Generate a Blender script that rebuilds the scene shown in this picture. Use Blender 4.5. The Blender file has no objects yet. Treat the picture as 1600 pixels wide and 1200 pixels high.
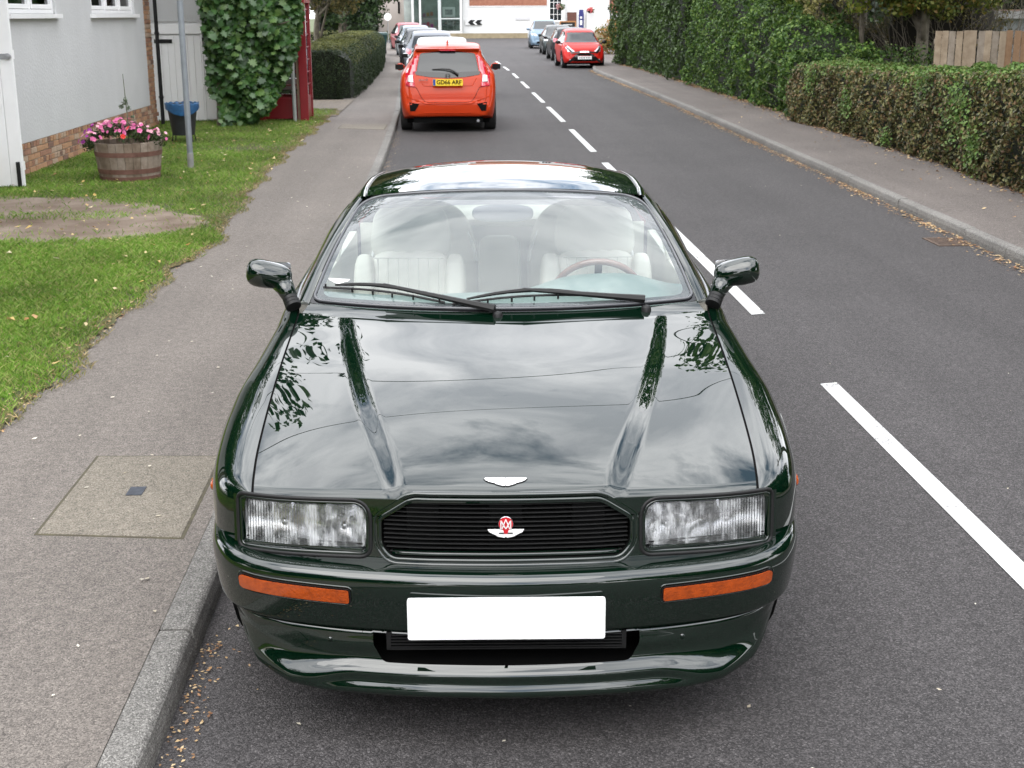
import bpy, bmesh, math, random
import numpy as np
from mathutils import Vector, Matrix
from mathutils.geometry import delaunay_2d_cdt
from mathutils.bvhtree import BVHTree

scene = bpy.context.scene
COL = scene.collection
RNG = np.random.RandomState(7)
random.seed(7)
rad = math.radians

# ------------------------------------------------------------------ camera
cam_d = bpy.data.cameras.new("camera")
cam = bpy.data.objects.new("camera", cam_d)
COL.objects.link(cam)
cam_d.sensor_width = 36.0
cam_d.lens = 36.0 * 1922.5 / 1600.0
cam_d.shift_y = -(600.0 - 504.8) / 1600.0
cam_d.clip_start = 0.05
cam_d.clip_end = 2000.0
cam_d.dof.use_dof = True
cam_d.dof.focus_distance = 3.9
cam_d.dof.aperture_fstop = 15.0
_yaw, _pitch, _roll = 0.0484, 0.2460, 0.0038
_f = Vector((math.sin(_yaw) * math.cos(_pitch), math.cos(_yaw) * math.cos(_pitch), -math.sin(_pitch)))
_r = Vector((math.cos(_yaw), -math.sin(_yaw), 0.0))
_d = _f.cross(_r)
_c, _s = math.cos(_roll), math.sin(_roll)
_r2 = _c * _r + _s * _d
_d2 = -_s * _r + _c * _d
cam.matrix_world = Matrix(((_r2.x, -_d2.x, -_f.x, 0), (_r2.y, -_d2.y, -_f.y, 0), (_r2.z, -_d2.z, -_f.z, 2.006), (0, 0, 0, 1)))
scene.camera = cam

# ------------------------------------------------------------------ world / sun / exposure
SUN_EL, SUN_AZ = rad(52), rad(200)      # high, behind the camera, veiled by cloud
world = bpy.data.worlds.new("World")
scene.world = world
world.use_nodes = True
wn, wl = world.node_tree.nodes, world.node_tree.links
wn.clear()
w_out = wn.new("ShaderNodeOutputWorld")
w_bg = wn.new("ShaderNodeBackground")
w_bg.inputs["Strength"].default_value = 0.15
w_sky = wn.new("ShaderNodeTexSky")
w_sky.sky_type = 'NISHITA'
w_sky.sun_disc = False
w_sky.sun_elevation = SUN_EL
w_sky.sun_rotation = SUN_AZ
w_tc = wn.new("ShaderNodeTexCoord")
w_map = wn.new("ShaderNodeMapping")
w_map.inputs["Scale"].default_value = (1.0, 1.0, 2.6)
w_map.inputs["Location"].default_value = (0.35, 0.2, 0.0)
w_n1 = wn.new("ShaderNodeTexNoise")
w_n1.inputs["Scale"].default_value = 2.3
w_n1.inputs["Detail"].default_value = 9
w_n1.inputs["Roughness"].default_value = 0.62
w_n1.inputs["Distortion"].default_value = 0.35
w_r1 = wn.new("ShaderNodeValToRGB")          # how much cloud
w_r1.color_ramp.elements[0].position = 0.36
w_r1.color_ramp.elements[0].color = (0.05, 0.05, 0.05, 1)
w_r1.color_ramp.elements[1].position = 0.49
w_r1.color_ramp.elements[1].color = (1, 1, 1, 1)
w_n2 = wn.new("ShaderNodeTexNoise")
w_n2.inputs["Scale"].default_value = 3.7
w_n2.inputs["Detail"].default_value = 7
w_n2.inputs["Roughness"].default_value = 0.6
w_n2.inputs["Distortion"].default_value = 0.5
w_r2 = wn.new("ShaderNodeValToRGB")          # cloud brightness
w_r2.color_ramp.elements[0].position = 0.33
w_r2.color_ramp.elements[0].color = (8.6, 8.9, 9.7, 1)
w_r2.color_ramp.elements[1].position = 0.60
w_r2.color_ramp.elements[1].color = (16.4, 16.5, 16.9, 1)
w_mix = wn.new("ShaderNodeMix")
w_mix.data_type = 'RGBA'
wl.new(w_tc.outputs["Generated"], w_map.inputs["Vector"])
wl.new(w_map.outputs[0], w_n1.inputs["Vector"])
wl.new(w_map.outputs[0], w_n2.inputs["Vector"])
wl.new(w_n1.outputs["Fac"], w_r1.inputs[0])
wl.new(w_n2.outputs["Fac"], w_r2.inputs[0])
wl.new(w_r1.outputs[0], w_mix.inputs[0])
wl.new(w_sky.outputs[0], w_mix.inputs[6])
wl.new(w_r2.outputs[0], w_mix.inputs[7])
wl.new(w_mix.outputs[2], w_bg.inputs["Color"])
wl.new(w_bg.outputs[0], w_out.inputs["Surface"])

sun_d = bpy.data.lights.new("sun", 'SUN')
sun_d.energy = 0.9
sun_d.angle = rad(50)
sun_d.color = (1.0, 0.96, 0.9)
sun = bpy.data.objects.new("sun", sun_d)
COL.objects.link(sun)
# sun stands at azimuth SUN_AZ clockwise from +Y
_sd = Vector((math.sin(SUN_AZ) * math.cos(SUN_EL), math.cos(SUN_AZ) * math.cos(SUN_EL), math.sin(SUN_EL)))
sun.rotation_euler = _sd.to_track_quat('Z', 'Y').to_euler()
sun.location = (0, 0, 30)

scene.view_settings.view_transform = 'Standard'
scene.view_settings.look = 'None'
scene.view_settings.exposure = 0.75
scene.view_settings.gamma = 1.0
scene.view_settings.use_curve_mapping = False
scene.cycles.max_bounces = 8
scene.cycles.transparent_max_bounces = 12

# ------------------------------------------------------------------ helpers
def link(name, me, mat=None, parent=None):
    o = bpy.data.objects.new(name, me)
    COL.objects.link(o)
    if mat is not None and me is not None and not me.materials:
        me.materials.append(mat)
    if parent is not None:
        o.parent = parent
    return o

def tag(o, label=None, cat=None, group=None, kind=None):
    if label: o["label"] = label
    if cat: o["category"] = cat
    if group: o["group"] = group
    if kind: o["kind"] = kind
    return o

def thing(name, label, cat, loc=(0, 0, 0), rz=0.0, group=None):
    o = bpy.data.objects.new(name, None)
    o.empty_display_size = 0.2
    COL.objects.link(o)
    o.location = loc
    o.rotation_euler = (0, 0, rz)
    return tag(o, label, cat, group)

def copy_tree(o, parent=None):
    c = o.copy()
    COL.objects.link(c)
    c.parent = parent
    for ch in list(o.children):
        copy_tree(ch, c)
    return c

class MB:
    """collects verts and faces for one mesh"""
    def __init__(s):
        s.v, s.f = [], []
    def add(s, vs, fs):
        n = len(s.v)
        s.v.extend([tuple(map(float, p)) for p in vs])
        s.f.extend([tuple(i + n for i in f) for f in fs])
        return s
    def box(s, x0, x1, y0, y1, z0, z1):
        return s.add([(x0, y0, z0), (x1, y0, z0), (x1, y1, z0), (x0, y1, z0), (x0, y0, z1), (x1, y0, z1), (x1, y1, z1), (x0, y1, z1)],
                     [(0, 3, 2, 1), (4, 5, 6, 7), (0, 1, 5, 4), (1, 2, 6, 5), (2, 3, 7, 6), (3, 0, 4, 7)])
    def bar(s, p, q, w, h, up=(0, 0, 1)):
        p, q = Vector(p), Vector(q)
        d = (q - p).normalized()
        u = Vector(up)
        a = d.cross(u)
        if a.length < 1e-4: a = d.cross(Vector((1, 0, 0)))
        a.normalize()
        b = a.cross(d).normalized()
        vs = []
        for e in (p, q):
            for (i, j) in ((-1, -1), (1, -1), (1, 1), (-1, 1)):
                vs.append(e + a * (i * w / 2) + b * (j * h / 2))
        return s.add(vs, [(0, 3, 2, 1), (4, 5, 6, 7), (0, 1, 5, 4), (1, 2, 6, 5), (2, 3, 7, 6), (3, 0, 4, 7)])
    def tube(s, pts, r, n=8, cap=True, closed=False):
        pts = [Vector(p) for p in pts]
        m = len(pts)
        rs = r if hasattr(r, '__len__') else [r] * m
        base = len(s.v)
        up = Vector((0, 0, 1))
        prev = None
        for i, p in enumerate(pts):
            if closed:
                t = pts[(i + 1) % m] - pts[i - 1]
            else:
                t = pts[min(i + 1, m - 1)] - pts[max(i - 1, 0)]
            t.normalize()
            if prev is None:
                a = t.cross(up)
                if a.length < 1e-3: a = t.cross(Vector((1, 0, 0)))
            else:
                a = prev - t * prev.dot(t)
                if a.length < 1e-6: a = t.cross(up)
            a.normalize(); prev = a
            b = t.cross(a)
            for k in range(n):
                an = 2 * math.pi * k / n
                s.v.append(tuple(p + (a * math.cos(an) + b * math.sin(an)) * rs[i]))
        rng = m if closed else m - 1
        for i in range(rng):
            for k in range(n):
                k2 = (k + 1) % n
                i2 = (i + 1) % m
                s.f.append((base + i * n + k, base + i * n + k2, base + i2 * n + k2, base + i2 * n + k))
        if cap and not closed:
            s.f.append(tuple(base + k for k in range(n))[::-1])
            s.f.append(tuple(base + (m - 1) * n + k for k in range(n)))
        return s
    def lathe(s, prof, n=24, c=(0, 0, 0), axis='z', a0=0.0, a1=2 * math.pi):
        base = len(s.v)
        full = abs(a1 - a0 - 2 * math.pi) < 1e-6
        cnt = n if full else n + 1
        for (r, h) in prof:
            for k in range(cnt):
                an = a0 + (a1 - a0) * k / n
                x, y = r * math.cos(an), r * math.sin(an)
                if axis == 'z': q = (c[0] + x, c[1] + y, c[2] + h)
                elif axis == 'x': q = (c[0] + h, c[1] + x, c[2] + y)
                else: q = (c[0] + x, c[1] + h, c[2] + y)
                s.v.append(q)
        for i in range(len(prof) - 1):
            for k in range(n):
                k2 = (k + 1) % cnt
                s.f.append((base + i * cnt + k, base + i * cnt + k2, base + (i + 1) * cnt + k2, base + (i + 1) * cnt + k))
        return s
    def prism(s, poly, y0, y1, plane='xz'):
        """extrude a 2-D polygon"""
        n = len(poly)
        def P(a, b, c):
            if plane == 'xz': return (a, c, b)
            if plane == 'xy': return (a, b, c)
            return (c, a, b)                 # 'yz'
        vs = [P(a, b, y0) for a, b in poly] + [P(a, b, y1) for a, b in poly]
        fs = [tuple(range(n)), tuple(range(2 * n - 1, n - 1, -1))]
        fs += [(i, i + n, (i + 1) % n + n, (i + 1) % n) for i in range(n)]
        return s.add(vs, fs)
    def mesh(s, name, smooth=False, fix=True, bevel=0.0, segs=2):
        me = bpy.data.meshes.new(name)
        me.from_pydata(s.v, [], s.f)
        if fix or bevel:
            bm = bmesh.new(); bm.from_mesh(me)
            if fix: bmesh.ops.recalc_face_normals(bm, faces=bm.faces)
            if bevel:
                bmesh.ops.bevel(bm, geom=[e for e in bm.edges if len(e.link_faces) == 2 and e.calc_face_angle(0) > 0.5],
                                offset=bevel, segments=segs, profile=0.7, affect='EDGES', clamp_overlap=True)
            bm.to_mesh(me); bm.free()
        if smooth:
            sm = np.ones(len(me.polygons), dtype=bool)
            me.polygons.foreach_set("use_smooth", sm)
            if smooth == 'auto' and hasattr(me, "set_sharp_from_angle"):
                me.set_sharp_from_angle(angle=rad(38))
        me.update()
        return me
    def build(s, name, mat, parent=None, smooth=False, fix=True, bevel=0.0, segs=2):
        return link(name, s.mesh(name, smooth, fix, bevel, segs), mat, parent)

def np_mesh(name, V, F, smooth=False, attr=None):
    """fast mesh from arrays; F (m,k) with constant k"""
    V = np.asarray(V, dtype=np.float32); F = np.asarray(F, dtype=np.int32)
    me = bpy.data.meshes.new(name)
    me.vertices.add(len(V)); me.vertices.foreach_set("co", V.ravel())
    k = F.shape[1]
    me.loops.add(F.size); me.loops.foreach_set("vertex_index", F.ravel())
    me.polygons.add(len(F))
    me.polygons.foreach_set("loop_start", np.arange(0, F.size, k, dtype=np.int32))
    me.polygons.foreach_set("loop_total", np.full(len(F), k, dtype=np.int32))
    if smooth: me.polygons.foreach_set("use_smooth", np.ones(len(F), dtype=bool))
    me.update(calc_edges=True)
    return me

def grid_faces(nu, nv, wrap=False):
    i = np.arange(nu - 1)[:, None]; j = np.arange(nv - 1)[None, :]
    a = (i * nv + j).ravel()
    return np.stack([a, a + nv, a + nv + 1, a + 1], 1)

def surf(name, fn, us, vs, mat, parent=None, flip=False, thick=0.0):
    """smooth grid surface fn(u,v)->(x,y,z) (vectorised over arrays)"""
    U, V = np.meshgrid(us, vs, indexing='ij')
    x, y, z = fn(U.ravel(), V.ravel())
    P = np.stack([x, y, z], 1)
    F = grid_faces(len(us), len(vs))
    if flip: F = F[:, ::-1]
    if thick:
        e = 1e-4
        n = normals_of(fn, U.ravel(), V.ravel(), e) * (-1 if flip else 1)
        n0 = len(P)
        P2 = P - n * thick
        nu, nv = len(us), len(vs)
        rim = []
        for i in range(nu - 1):
            rim.append((i * nv, (i + 1) * nv)); rim.append(((i + 1) * nv + nv - 1, i * nv + nv - 1))
        for j in range(nv - 1):
            rim.append((j + 1, j)); rim.append(((nu - 1) * nv + j, (nu - 1) * nv + j + 1))
        R = np.array([(a, b, b + n0, a + n0) for a, b in rim])
        if flip: R = R[:, ::-1]
        P = np.vstack([P, P2]); F = np.vstack([F, F[:, ::-1] + n0, R])
    me = np_mesh(name, P, F, smooth=True)
    if thick and hasattr(me, "set_sharp_from_angle"): me.set_sharp_from_angle(angle=rad(50))
    return link(name, me, mat, parent)

def normals_of(fn, u, v, e=1e-4):
    a = np.stack(fn(u + e, v), 1) - np.stack(fn(u - e, v), 1)
    b = np.stack(fn(u, v + e), 1) - np.stack(fn(u, v - e), 1)
    n = np.cross(a, b)
    l = np.linalg.norm(n, axis=1, keepdims=True); l[l < 1e-12] = 1
    return n / l

def pt_in_poly(x, y, poly):
    inside = np.zeros(len(x), bool)
    n = len(poly)
    j = n - 1
    for i in range(n):
        xi, yi = poly[i]; xj, yj = poly[j]
        c = ((yi > y) != (yj > y)) & (x < (xj - xi) * (y - yi) / (yj - yi + 1e-15) + xi)
        inside ^= c
        j = i
    return inside

def resample(poly, step, closed=True):
    out = []
    n = len(poly)
    for i in range(n if closed else n - 1):
        a, b = poly[i], poly[(i + 1) % n]
        L = math.hypot(b[0] - a[0], b[1] - a[1])
        k = max(1, int(math.ceil(L / step)))
        for t in range(k):
            out.append((a[0] + (b[0] - a[0]) * t / k, a[1] + (b[1] - a[1]) * t / k))
    if not closed: out.append(poly[-1])
    return out

def rounded(poly, r, n=5):
    """round the corners of a polygon; r number or list"""
    out = []
    m = len(poly)
    for i in range(m):
        p = Vector(poly[i]); a = Vector(poly[i - 1]); b = Vector(poly[(i + 1) % m])
        rr = r[i] if hasattr(r, '__len__') else r
        if rr <= 0: out.append(tuple(p)); continue
        da, db = a - p, b - p
        rr = min(rr, da.length * .45, db.length * .45)
        s, e = p + da.normalized() * rr, p + db.normalized() * rr
        for k in range(n + 1):
            t = k / n
            q = s * (1 - t) ** 2 + p * 2 * t * (1 - t) + e * t * t
            out.append(tuple(q))
    return out

def offset_poly(poly, d):
    """push a (ccw or cw) polygon outwards by d, roughly"""
    n = len(poly)
    A = sum(poly[i][0] * poly[(i + 1) % n][1] - poly[(i + 1) % n][0] * poly[i][1] for i in range(n))
    sg = 1 if A > 0 else -1
    out = []
    for i in range(n):
        a = Vector(poly[i - 1]); p = Vector(poly[i]); b = Vector(poly[(i + 1) % n])
        t1 = (p - a); t2 = (b - p)
        if t1.length < 1e-9 or t2.length < 1e-9: out.append(tuple(p)); continue
        t1.normalize(); t2.normalize()
        n1 = Vector((t1.y, -t1.x)) * sg; n2 = Vector((t2.y, -t2.x)) * sg
        nn = (n1 + n2)
        if nn.length < 1e-6: nn = n1
        nn.normalize()
        k = 1.0 / max(0.5, nn.dot(n1))
        out.append(tuple(p + nn * d * k))
    return out

def cdt_panel(name, fn, outer, holes=(), step=0.03, edge=0.015, mat=None, parent=None, nsign=1.0, thick=0.0):
    """a trimmed panel: polygon `outer` minus `holes` in parameter space, mapped through fn(u,v); exact surface normals"""
    outer = resample(outer, edge)
    holes = [resample(h, edge) for h in holes]
    vs, es = [], []
    for poly in [outer] + holes:
        b = len(vs); vs += poly
        es += [(b + i, b + (i + 1) % len(poly)) for i in range(len(poly))]
    xs = [p[0] for p in outer]; ys = [p[1] for p in outer]
    gx = np.arange(min(xs), max(xs), step); gy = np.arange(min(ys), max(ys), step)
    if len(gx) and len(gy):
        GX, GY = np.meshgrid(gx + step * .5, gy + step * .5)
        GX, GY = GX.ravel(), GY.ravel()
        ok = pt_in_poly(GX, GY, outer)
        for h in holes: ok &= ~pt_in_poly(GX, GY, h)
        bp = np.array(vs)
        GX, GY = GX[ok], GY[ok]
        if len(GX):
            d = np.full(len(GX), 9.0)
            for k in range(0, len(bp), 200):
                dd = np.hypot(GX[:, None] - bp[None, k:k + 200, 0], GY[:, None] - bp[None, k:k + 200, 1]).min(1)
                d = np.minimum(d, dd)
            keep = d > min(step, edge) * .6
            vs += list(zip(GX[keep].tolist(), GY[keep].tolist()))
    r = delaunay_2d_cdt([Vector(v) for v in vs], es, [], 0, 1e-7)
    V2 = np.array([tuple(v) for v in r[0]]); F = np.array([f for f in r[2] if len(f) == 3])
    c = V2[F].mean(1)
    ok = pt_in_poly(c[:, 0], c[:, 1], outer)
    for h in holes: ok &= ~pt_in_poly(c[:, 0], c[:, 1], h)
    F = F[ok]
    P = np.stack(fn(V2[:, 0], V2[:, 1]), 1)
    N = normals_of(fn, V2[:, 0], V2[:, 1]) * nsign
    # orient faces to the normals
    fn_ = np.cross(P[F[:, 1]] - P[F[:, 0]], P[F[:, 2]] - P[F[:, 0]])
    bad = (fn_ * N[F].sum(1)).sum(1) < 0
    F[bad] = F[bad][:, ::-1]
    if thick:
        n0 = len(P)
        E = {}
        for f in F:
            for a, b in ((f[0], f[1]), (f[1], f[2]), (f[2], f[0])): E[(a, b)] = 1
        rim = [(a, b) for (a, b) in E if (b, a) not in E]
        P = np.vstack([P, P - N * thick])
        R = []
        for a, b in rim: R += [(a, a + n0, b + n0), (a, b + n0, b)]
        F = np.vstack([F, F[:, ::-1] + n0, np.array(R)]) if R else F
        N = np.vstack([N, -N])
        nr = len(R)
    me = np_mesh(name, P, F, smooth=True)
    if thick:
        sm = np.ones(len(F), bool); sm[len(F) - nr:] = False
        me.polygons.foreach_set("use_smooth", sm)
        li = F.ravel()
        LN = N[li].copy()
        k0 = (len(F) - nr) * 3
        for q in range(len(F) - nr, len(F)):
            a, b, c3 = P[F[q]]
            w = np.cross(b - a, c3 - a); l = np.linalg.norm(w); w = w / (l if l > 1e-12 else 1)
            LN[q * 3:q * 3 + 3] = w
        me.normals_split_custom_set([tuple(map(float, t)) for t in LN])
    else:
        me.normals_split_custom_set_from_vertices([tuple(map(float, t)) for t in N])
    return link(name, me, mat, parent)

def interp(keys):
    """smooth (monotone cubic) interpolation through (x,y) keys"""
    K = np.array(keys, float)
    X, Y = K[:, 0], K[:, 1]
    h = np.diff(X); dl = np.diff(Y) / h
    m = np.zeros(len(X))
    m[0], m[-1] = dl[0], dl[-1]
    for i in range(1, len(X) - 1):
        if dl[i - 1] * dl[i] > 0:
            w1, w2 = 2 * h[i] + h[i - 1], h[i] + 2 * h[i - 1]
            m[i] = (w1 + w2) / (w1 / dl[i - 1] + w2 / dl[i])
    def f(x):
        x = np.asarray(x, float)
        i = np.clip(np.searchsorted(X, x) - 1, 0, len(X) - 2)
        t = (x - X[i]) / h[i]
        lo, hi = x < X[0], x > X[-1]
        tt = np.clip(t, 0, 1)
        r = ((2 * tt ** 3 - 3 * tt ** 2 + 1) * Y[i] + (tt ** 3 - 2 * tt ** 2 + tt) * h[i] * m[i] + (-2 * tt ** 3 + 3 * tt ** 2) * Y[i + 1] + (tt ** 3 - tt ** 2) * h[i] * m[i + 1])
        r = np.where(lo, Y[0] + (x - X[0]) * m[0], r)
        r = np.where(hi, Y[-1] + (x - X[-1]) * m[-1], r)
        return r
    return f

def spline_pts(pts, n):
    """Catmull-Rom through 2/3-D points"""
    P = [np.array(p, float) for p in pts]
    P = [2 * P[0] - P[1]] + P + [2 * P[-1] - P[-2]]
    out = []
    for i in range(1, len(P) - 2):
        for k in range(n):
            t = k / n
            a, b, c, d = P[i - 1:i + 3]
            out.append(.5 * ((2 * b) + (-a + c) * t + (2 * a - 5 * b + 4 * c - d) * t * t + (-a + 3 * b - 3 * c + d) * t ** 3))
    out.append(P[-2])
    return out

def text_mesh(txt, size, extrude=0.001, bold=0.0, name="lettering", align='CENTER', xs=1.0):
    cu = bpy.data.curves.new(name, 'FONT')
    cu.body = txt; cu.size = size; cu.extrude = extrude; cu.offset = bold
    cu.align_x = align; cu.align_y = 'CENTER'
    o = bpy.data.objects.new(name, cu)
    COL.objects.link(o)
    dg = bpy.context.evaluated_depsgraph_get()
    me = bpy.data.meshes.new_from_object(o.evaluated_get(dg))
    bpy.data.objects.remove(o); bpy.data.curves.remove(cu)
    me.name = name
    if xs != 1.0: me.transform(Matrix.Diagonal((xs, 1, 1, 1)))
    return me

# ------------------------------------------------------------------ materials
def mat_new(name):
    m = bpy.data.materials.new(name)
    m.use_nodes = True
    nt = m.node_tree
    return m, nt, nt.nodes["Principled BSDF"]

def pm(name, col, rough=0.5, metal=0.0, spec=0.5, coat=0.0, coat_r=0.03, var=0.0, scale=8.0, bump=0.0, bscale=60.0, sheen=0.0, col2=None, detail=5, bdist=0.01):
    """principled material with noise variation and fine bump"""
    m, nt, b = mat_new(name)
    b.inputs["Base Color"].default_value = (*col, 1)
    b.inputs["Roughness"].default_value = rough
    b.inputs["Metallic"].default_value = metal
    b.inputs["Specular IOR Level"].default_value = spec
    b.inputs["Coat Weight"].default_value = coat
    b.inputs["Coat Roughness"].default_value = coat_r
    if sheen: b.inputs["Sheen Weight"].default_value = sheen
    tc = nt.nodes.new("ShaderNodeTexCoord")
    if var > 0 or col2:
        n = nt.nodes.new("ShaderNodeTexNoise"); n.inputs["Scale"].default_value = scale; n.inputs["Detail"].default_value = detail
        n.inputs["Roughness"].default_value = .6
        nt.links.new(tc.outputs["Object"], n.inputs["Vector"])
        r = nt.nodes.new("ShaderNodeValToRGB")
        r.color_ramp.elements[0].position = .3; r.color_ramp.elements[1].position = .7
        if col2: c0, c1 = col, col2
        else: c0, c1 = [c * (1 - var) for c in col], [min(1, c * (1 + var)) for c in col]
        r.color_ramp.elements[0].color = (*c0, 1); r.color_ramp.elements[1].color = (*c1, 1)
        nt.links.new(n.outputs["Fac"], r.inputs[0]); nt.links.new(r.outputs[0], b.inputs["Base Color"])
    if bump > 0:
        n = nt.nodes.new("ShaderNodeTexNoise"); n.inputs["Scale"].default_value = bscale; n.inputs["Detail"].default_value = 4
        nt.links.new(tc.outputs["Object"], n.inputs["Vector"])
        bp = nt.nodes.new("ShaderNodeBump"); bp.inputs["Strength"].default_value = bump; bp.inputs["Distance"].default_value = bdist
        nt.links.new(n.outputs["Fac"], bp.inputs["Height"]); nt.links.new(bp.outputs[0], b.inputs["Normal"])
    return m

def leaf_mat(name, cols, rough=.5, trans=.25, spec=.35):
    """per-leaf colour from a ramp, some light through the leaf"""
    m, nt, b = mat_new(name)
    g = nt.nodes.new("ShaderNodeNewGeometry")
    r = nt.nodes.new("ShaderNodeValToRGB")
    e = r.color_ramp.elements
    n = len(cols)
    e[0].color = (*cols[0], 1); e[0].position = 0
    e[1].color = (*cols[-1], 1); e[1].position = 1
    for i in range(1, n - 1):
        q = e.new(i / (n - 1)); q.color = (*cols[i], 1)
    nt.links.new(g.outputs["Random Per Island"], r.inputs[0])
    tc = nt.nodes.new("ShaderNodeTexCoord")
    ns = nt.nodes.new("ShaderNodeTexNoise"); ns.inputs["Scale"].default_value = 1.1; ns.inputs["Detail"].default_value = 3
    nt.links.new(tc.outputs["Object"], ns.inputs["Vector"])
    hs = nt.nodes.new("ShaderNodeHueSaturation")
    mp = nt.nodes.new("ShaderNodeMapRange"); mp.inputs[3].default_value = .7; mp.inputs[4].default_value = 1.35
    mp.inputs[1].default_value = .3; mp.inputs[2].default_value = .7
    nt.links.new(ns.outputs["Fac"], mp.inputs[0]); nt.links.new(mp.outputs[0], hs.inputs["Value"])
    nt.links.new(r.outputs[0], hs.inputs["Color"])
    nt.links.new(hs.outputs[0], b.inputs["Base Color"])
    b.inputs["Roughness"].default_value = rough
    b.inputs["Specular IOR Level"].default_value = spec
    if trans > 0:
        t = nt.nodes.new("ShaderNodeBsdfTranslucent")
        nt.links.new(hs.outputs[0], t.inputs["Color"])
        mx = nt.nodes.new("ShaderNodeMixShader"); mx.inputs[0].default_value = trans
        out = nt.nodes["Material Output"]
        nt.links.new(b.outputs[0], mx.inputs[1]); nt.links.new(t.outputs[0], mx.inputs[2])
        nt.links.new(mx.outputs[0], out.inputs[0])
    return m

def glass_mat(name, tint=(.82, .88, .86), rough=0.0, ior=1.5, haze=0.0, haze_col=(.8, .85, .85)):
    """thin window glass: tinted see-through plus mirror reflection by Fresnel, plus a painted pale haze"""
    m = bpy.data.materials.new(name); m.use_nodes = True
    nt = m.node_tree; nt.nodes.clear()
    out = nt.nodes.new("ShaderNodeOutputMaterial")
    t = nt.nodes.new("ShaderNodeBsdfTransparent"); t.inputs[0].default_value = (*tint, 1)
    g = nt.nodes.new("ShaderNodeBsdfGlossy"); g.inputs["Roughness"].default_value = rough
    fr = nt.nodes.new("ShaderNodeFresnel"); fr.inputs[0].default_value = ior
    ml = nt.nodes.new("ShaderNodeMath"); ml.operation = 'MULTIPLY'; ml.inputs[1].default_value = 1.3; ml.use_clamp = True
    mx = nt.nodes.new("ShaderNodeMixShader")
    nt.links.new(fr.outputs[0], ml.inputs[0]); nt.links.new(ml.outputs[0], mx.inputs[0])
    base = t
    if haze > 0:
        d = nt.nodes.new("ShaderNodeBsdfDiffuse"); d.inputs[0].default_value = (*haze_col, 1)  # pale diffuse layer lightens the pane like sky glare
        m2 = nt.nodes.new("ShaderNodeMixShader"); m2.inputs[0].default_value = haze
        nt.links.new(t.outputs[0], m2.inputs[1]); nt.links.new(d.outputs[0], m2.inputs[2]); base = m2
    nt.links.new(base.outputs[0], mx.inputs[1]); nt.links.new(g.outputs[0], mx.inputs[2])
    nt.links.new(mx.outputs[0], out.inputs[0])
    return m

M = {}
M['green_paint'] = pm("green_car_paint", (.0007, .0070, .0032), .45, 0.0, .0, coat=1.0, coat_r=.0)
M['green_paint'].node_tree.nodes['Principled BSDF'].inputs['Coat IOR'].default_value = 1.82
M['black_trim'] = pm("black_trim", (.010, .010, .010), .45, var=.2, scale=30, spec=.3)
M['black_gloss'] = pm("black_gloss", (.008, .008, .009), .12)
M['black_matt'] = pm("black_matt", (.005, .005, .005), .9, spec=.1)
M['rubber'] = pm("tyre_rubber", (.016, .016, .016), .75, var=.3, scale=20, bump=.3, bscale=80)
M['alloy'] = pm("alloy", (.55, .56, .57), .3, .9)
M['chrome'] = pm("chrome", (.8, .8, .82), .08, 1.0)
M['white_paint'] = pm("white_enamel", (.90, .895, .885), .35, var=.02)
M['plate_white'] = pm("plate_white", (.9, .9, .9), .3)
M['plate_yellow'] = pm("plate_yellow", (.78, .55, .03), .4)
M['leather'] = pm("cream_leather", (.60, .575, .50), .5, var=.05, scale=6, bump=.25, bscale=220, bdist=.002)
M['leather_dark'] = pm("grey_carpet", (.20, .21, .20), .9, var=.1, scale=20)
M['dash'] = pm("dash_leather", (.20, .27, .25), .55, var=.05, scale=6, bump=.2, bscale=260, bdist=.002)
M['wood'] = pm("polished_wood", (.24, .12, .09), .15, coat=.6)
M['amber'] = pm("amber_lens", (.36, .055, .003), .12, coat=.9, var=.25, scale=40, bump=.6, bscale=120, bdist=.004)
M['red_enamel'] = pm("red_enamel", (.55, .02, .03), .2, coat=.6)
M['screen'] = glass_mat("windscreen_glass", (.90, .95, .94), haze=.10, haze_col=(.74, .84, .86))
M['side_glass'] = glass_mat("side_glass", (.82, .88, .86))
M['dark_glass'] = glass_mat("tinted_glass", (.30, .34, .35))
M['lens_glass'] = None
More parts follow.
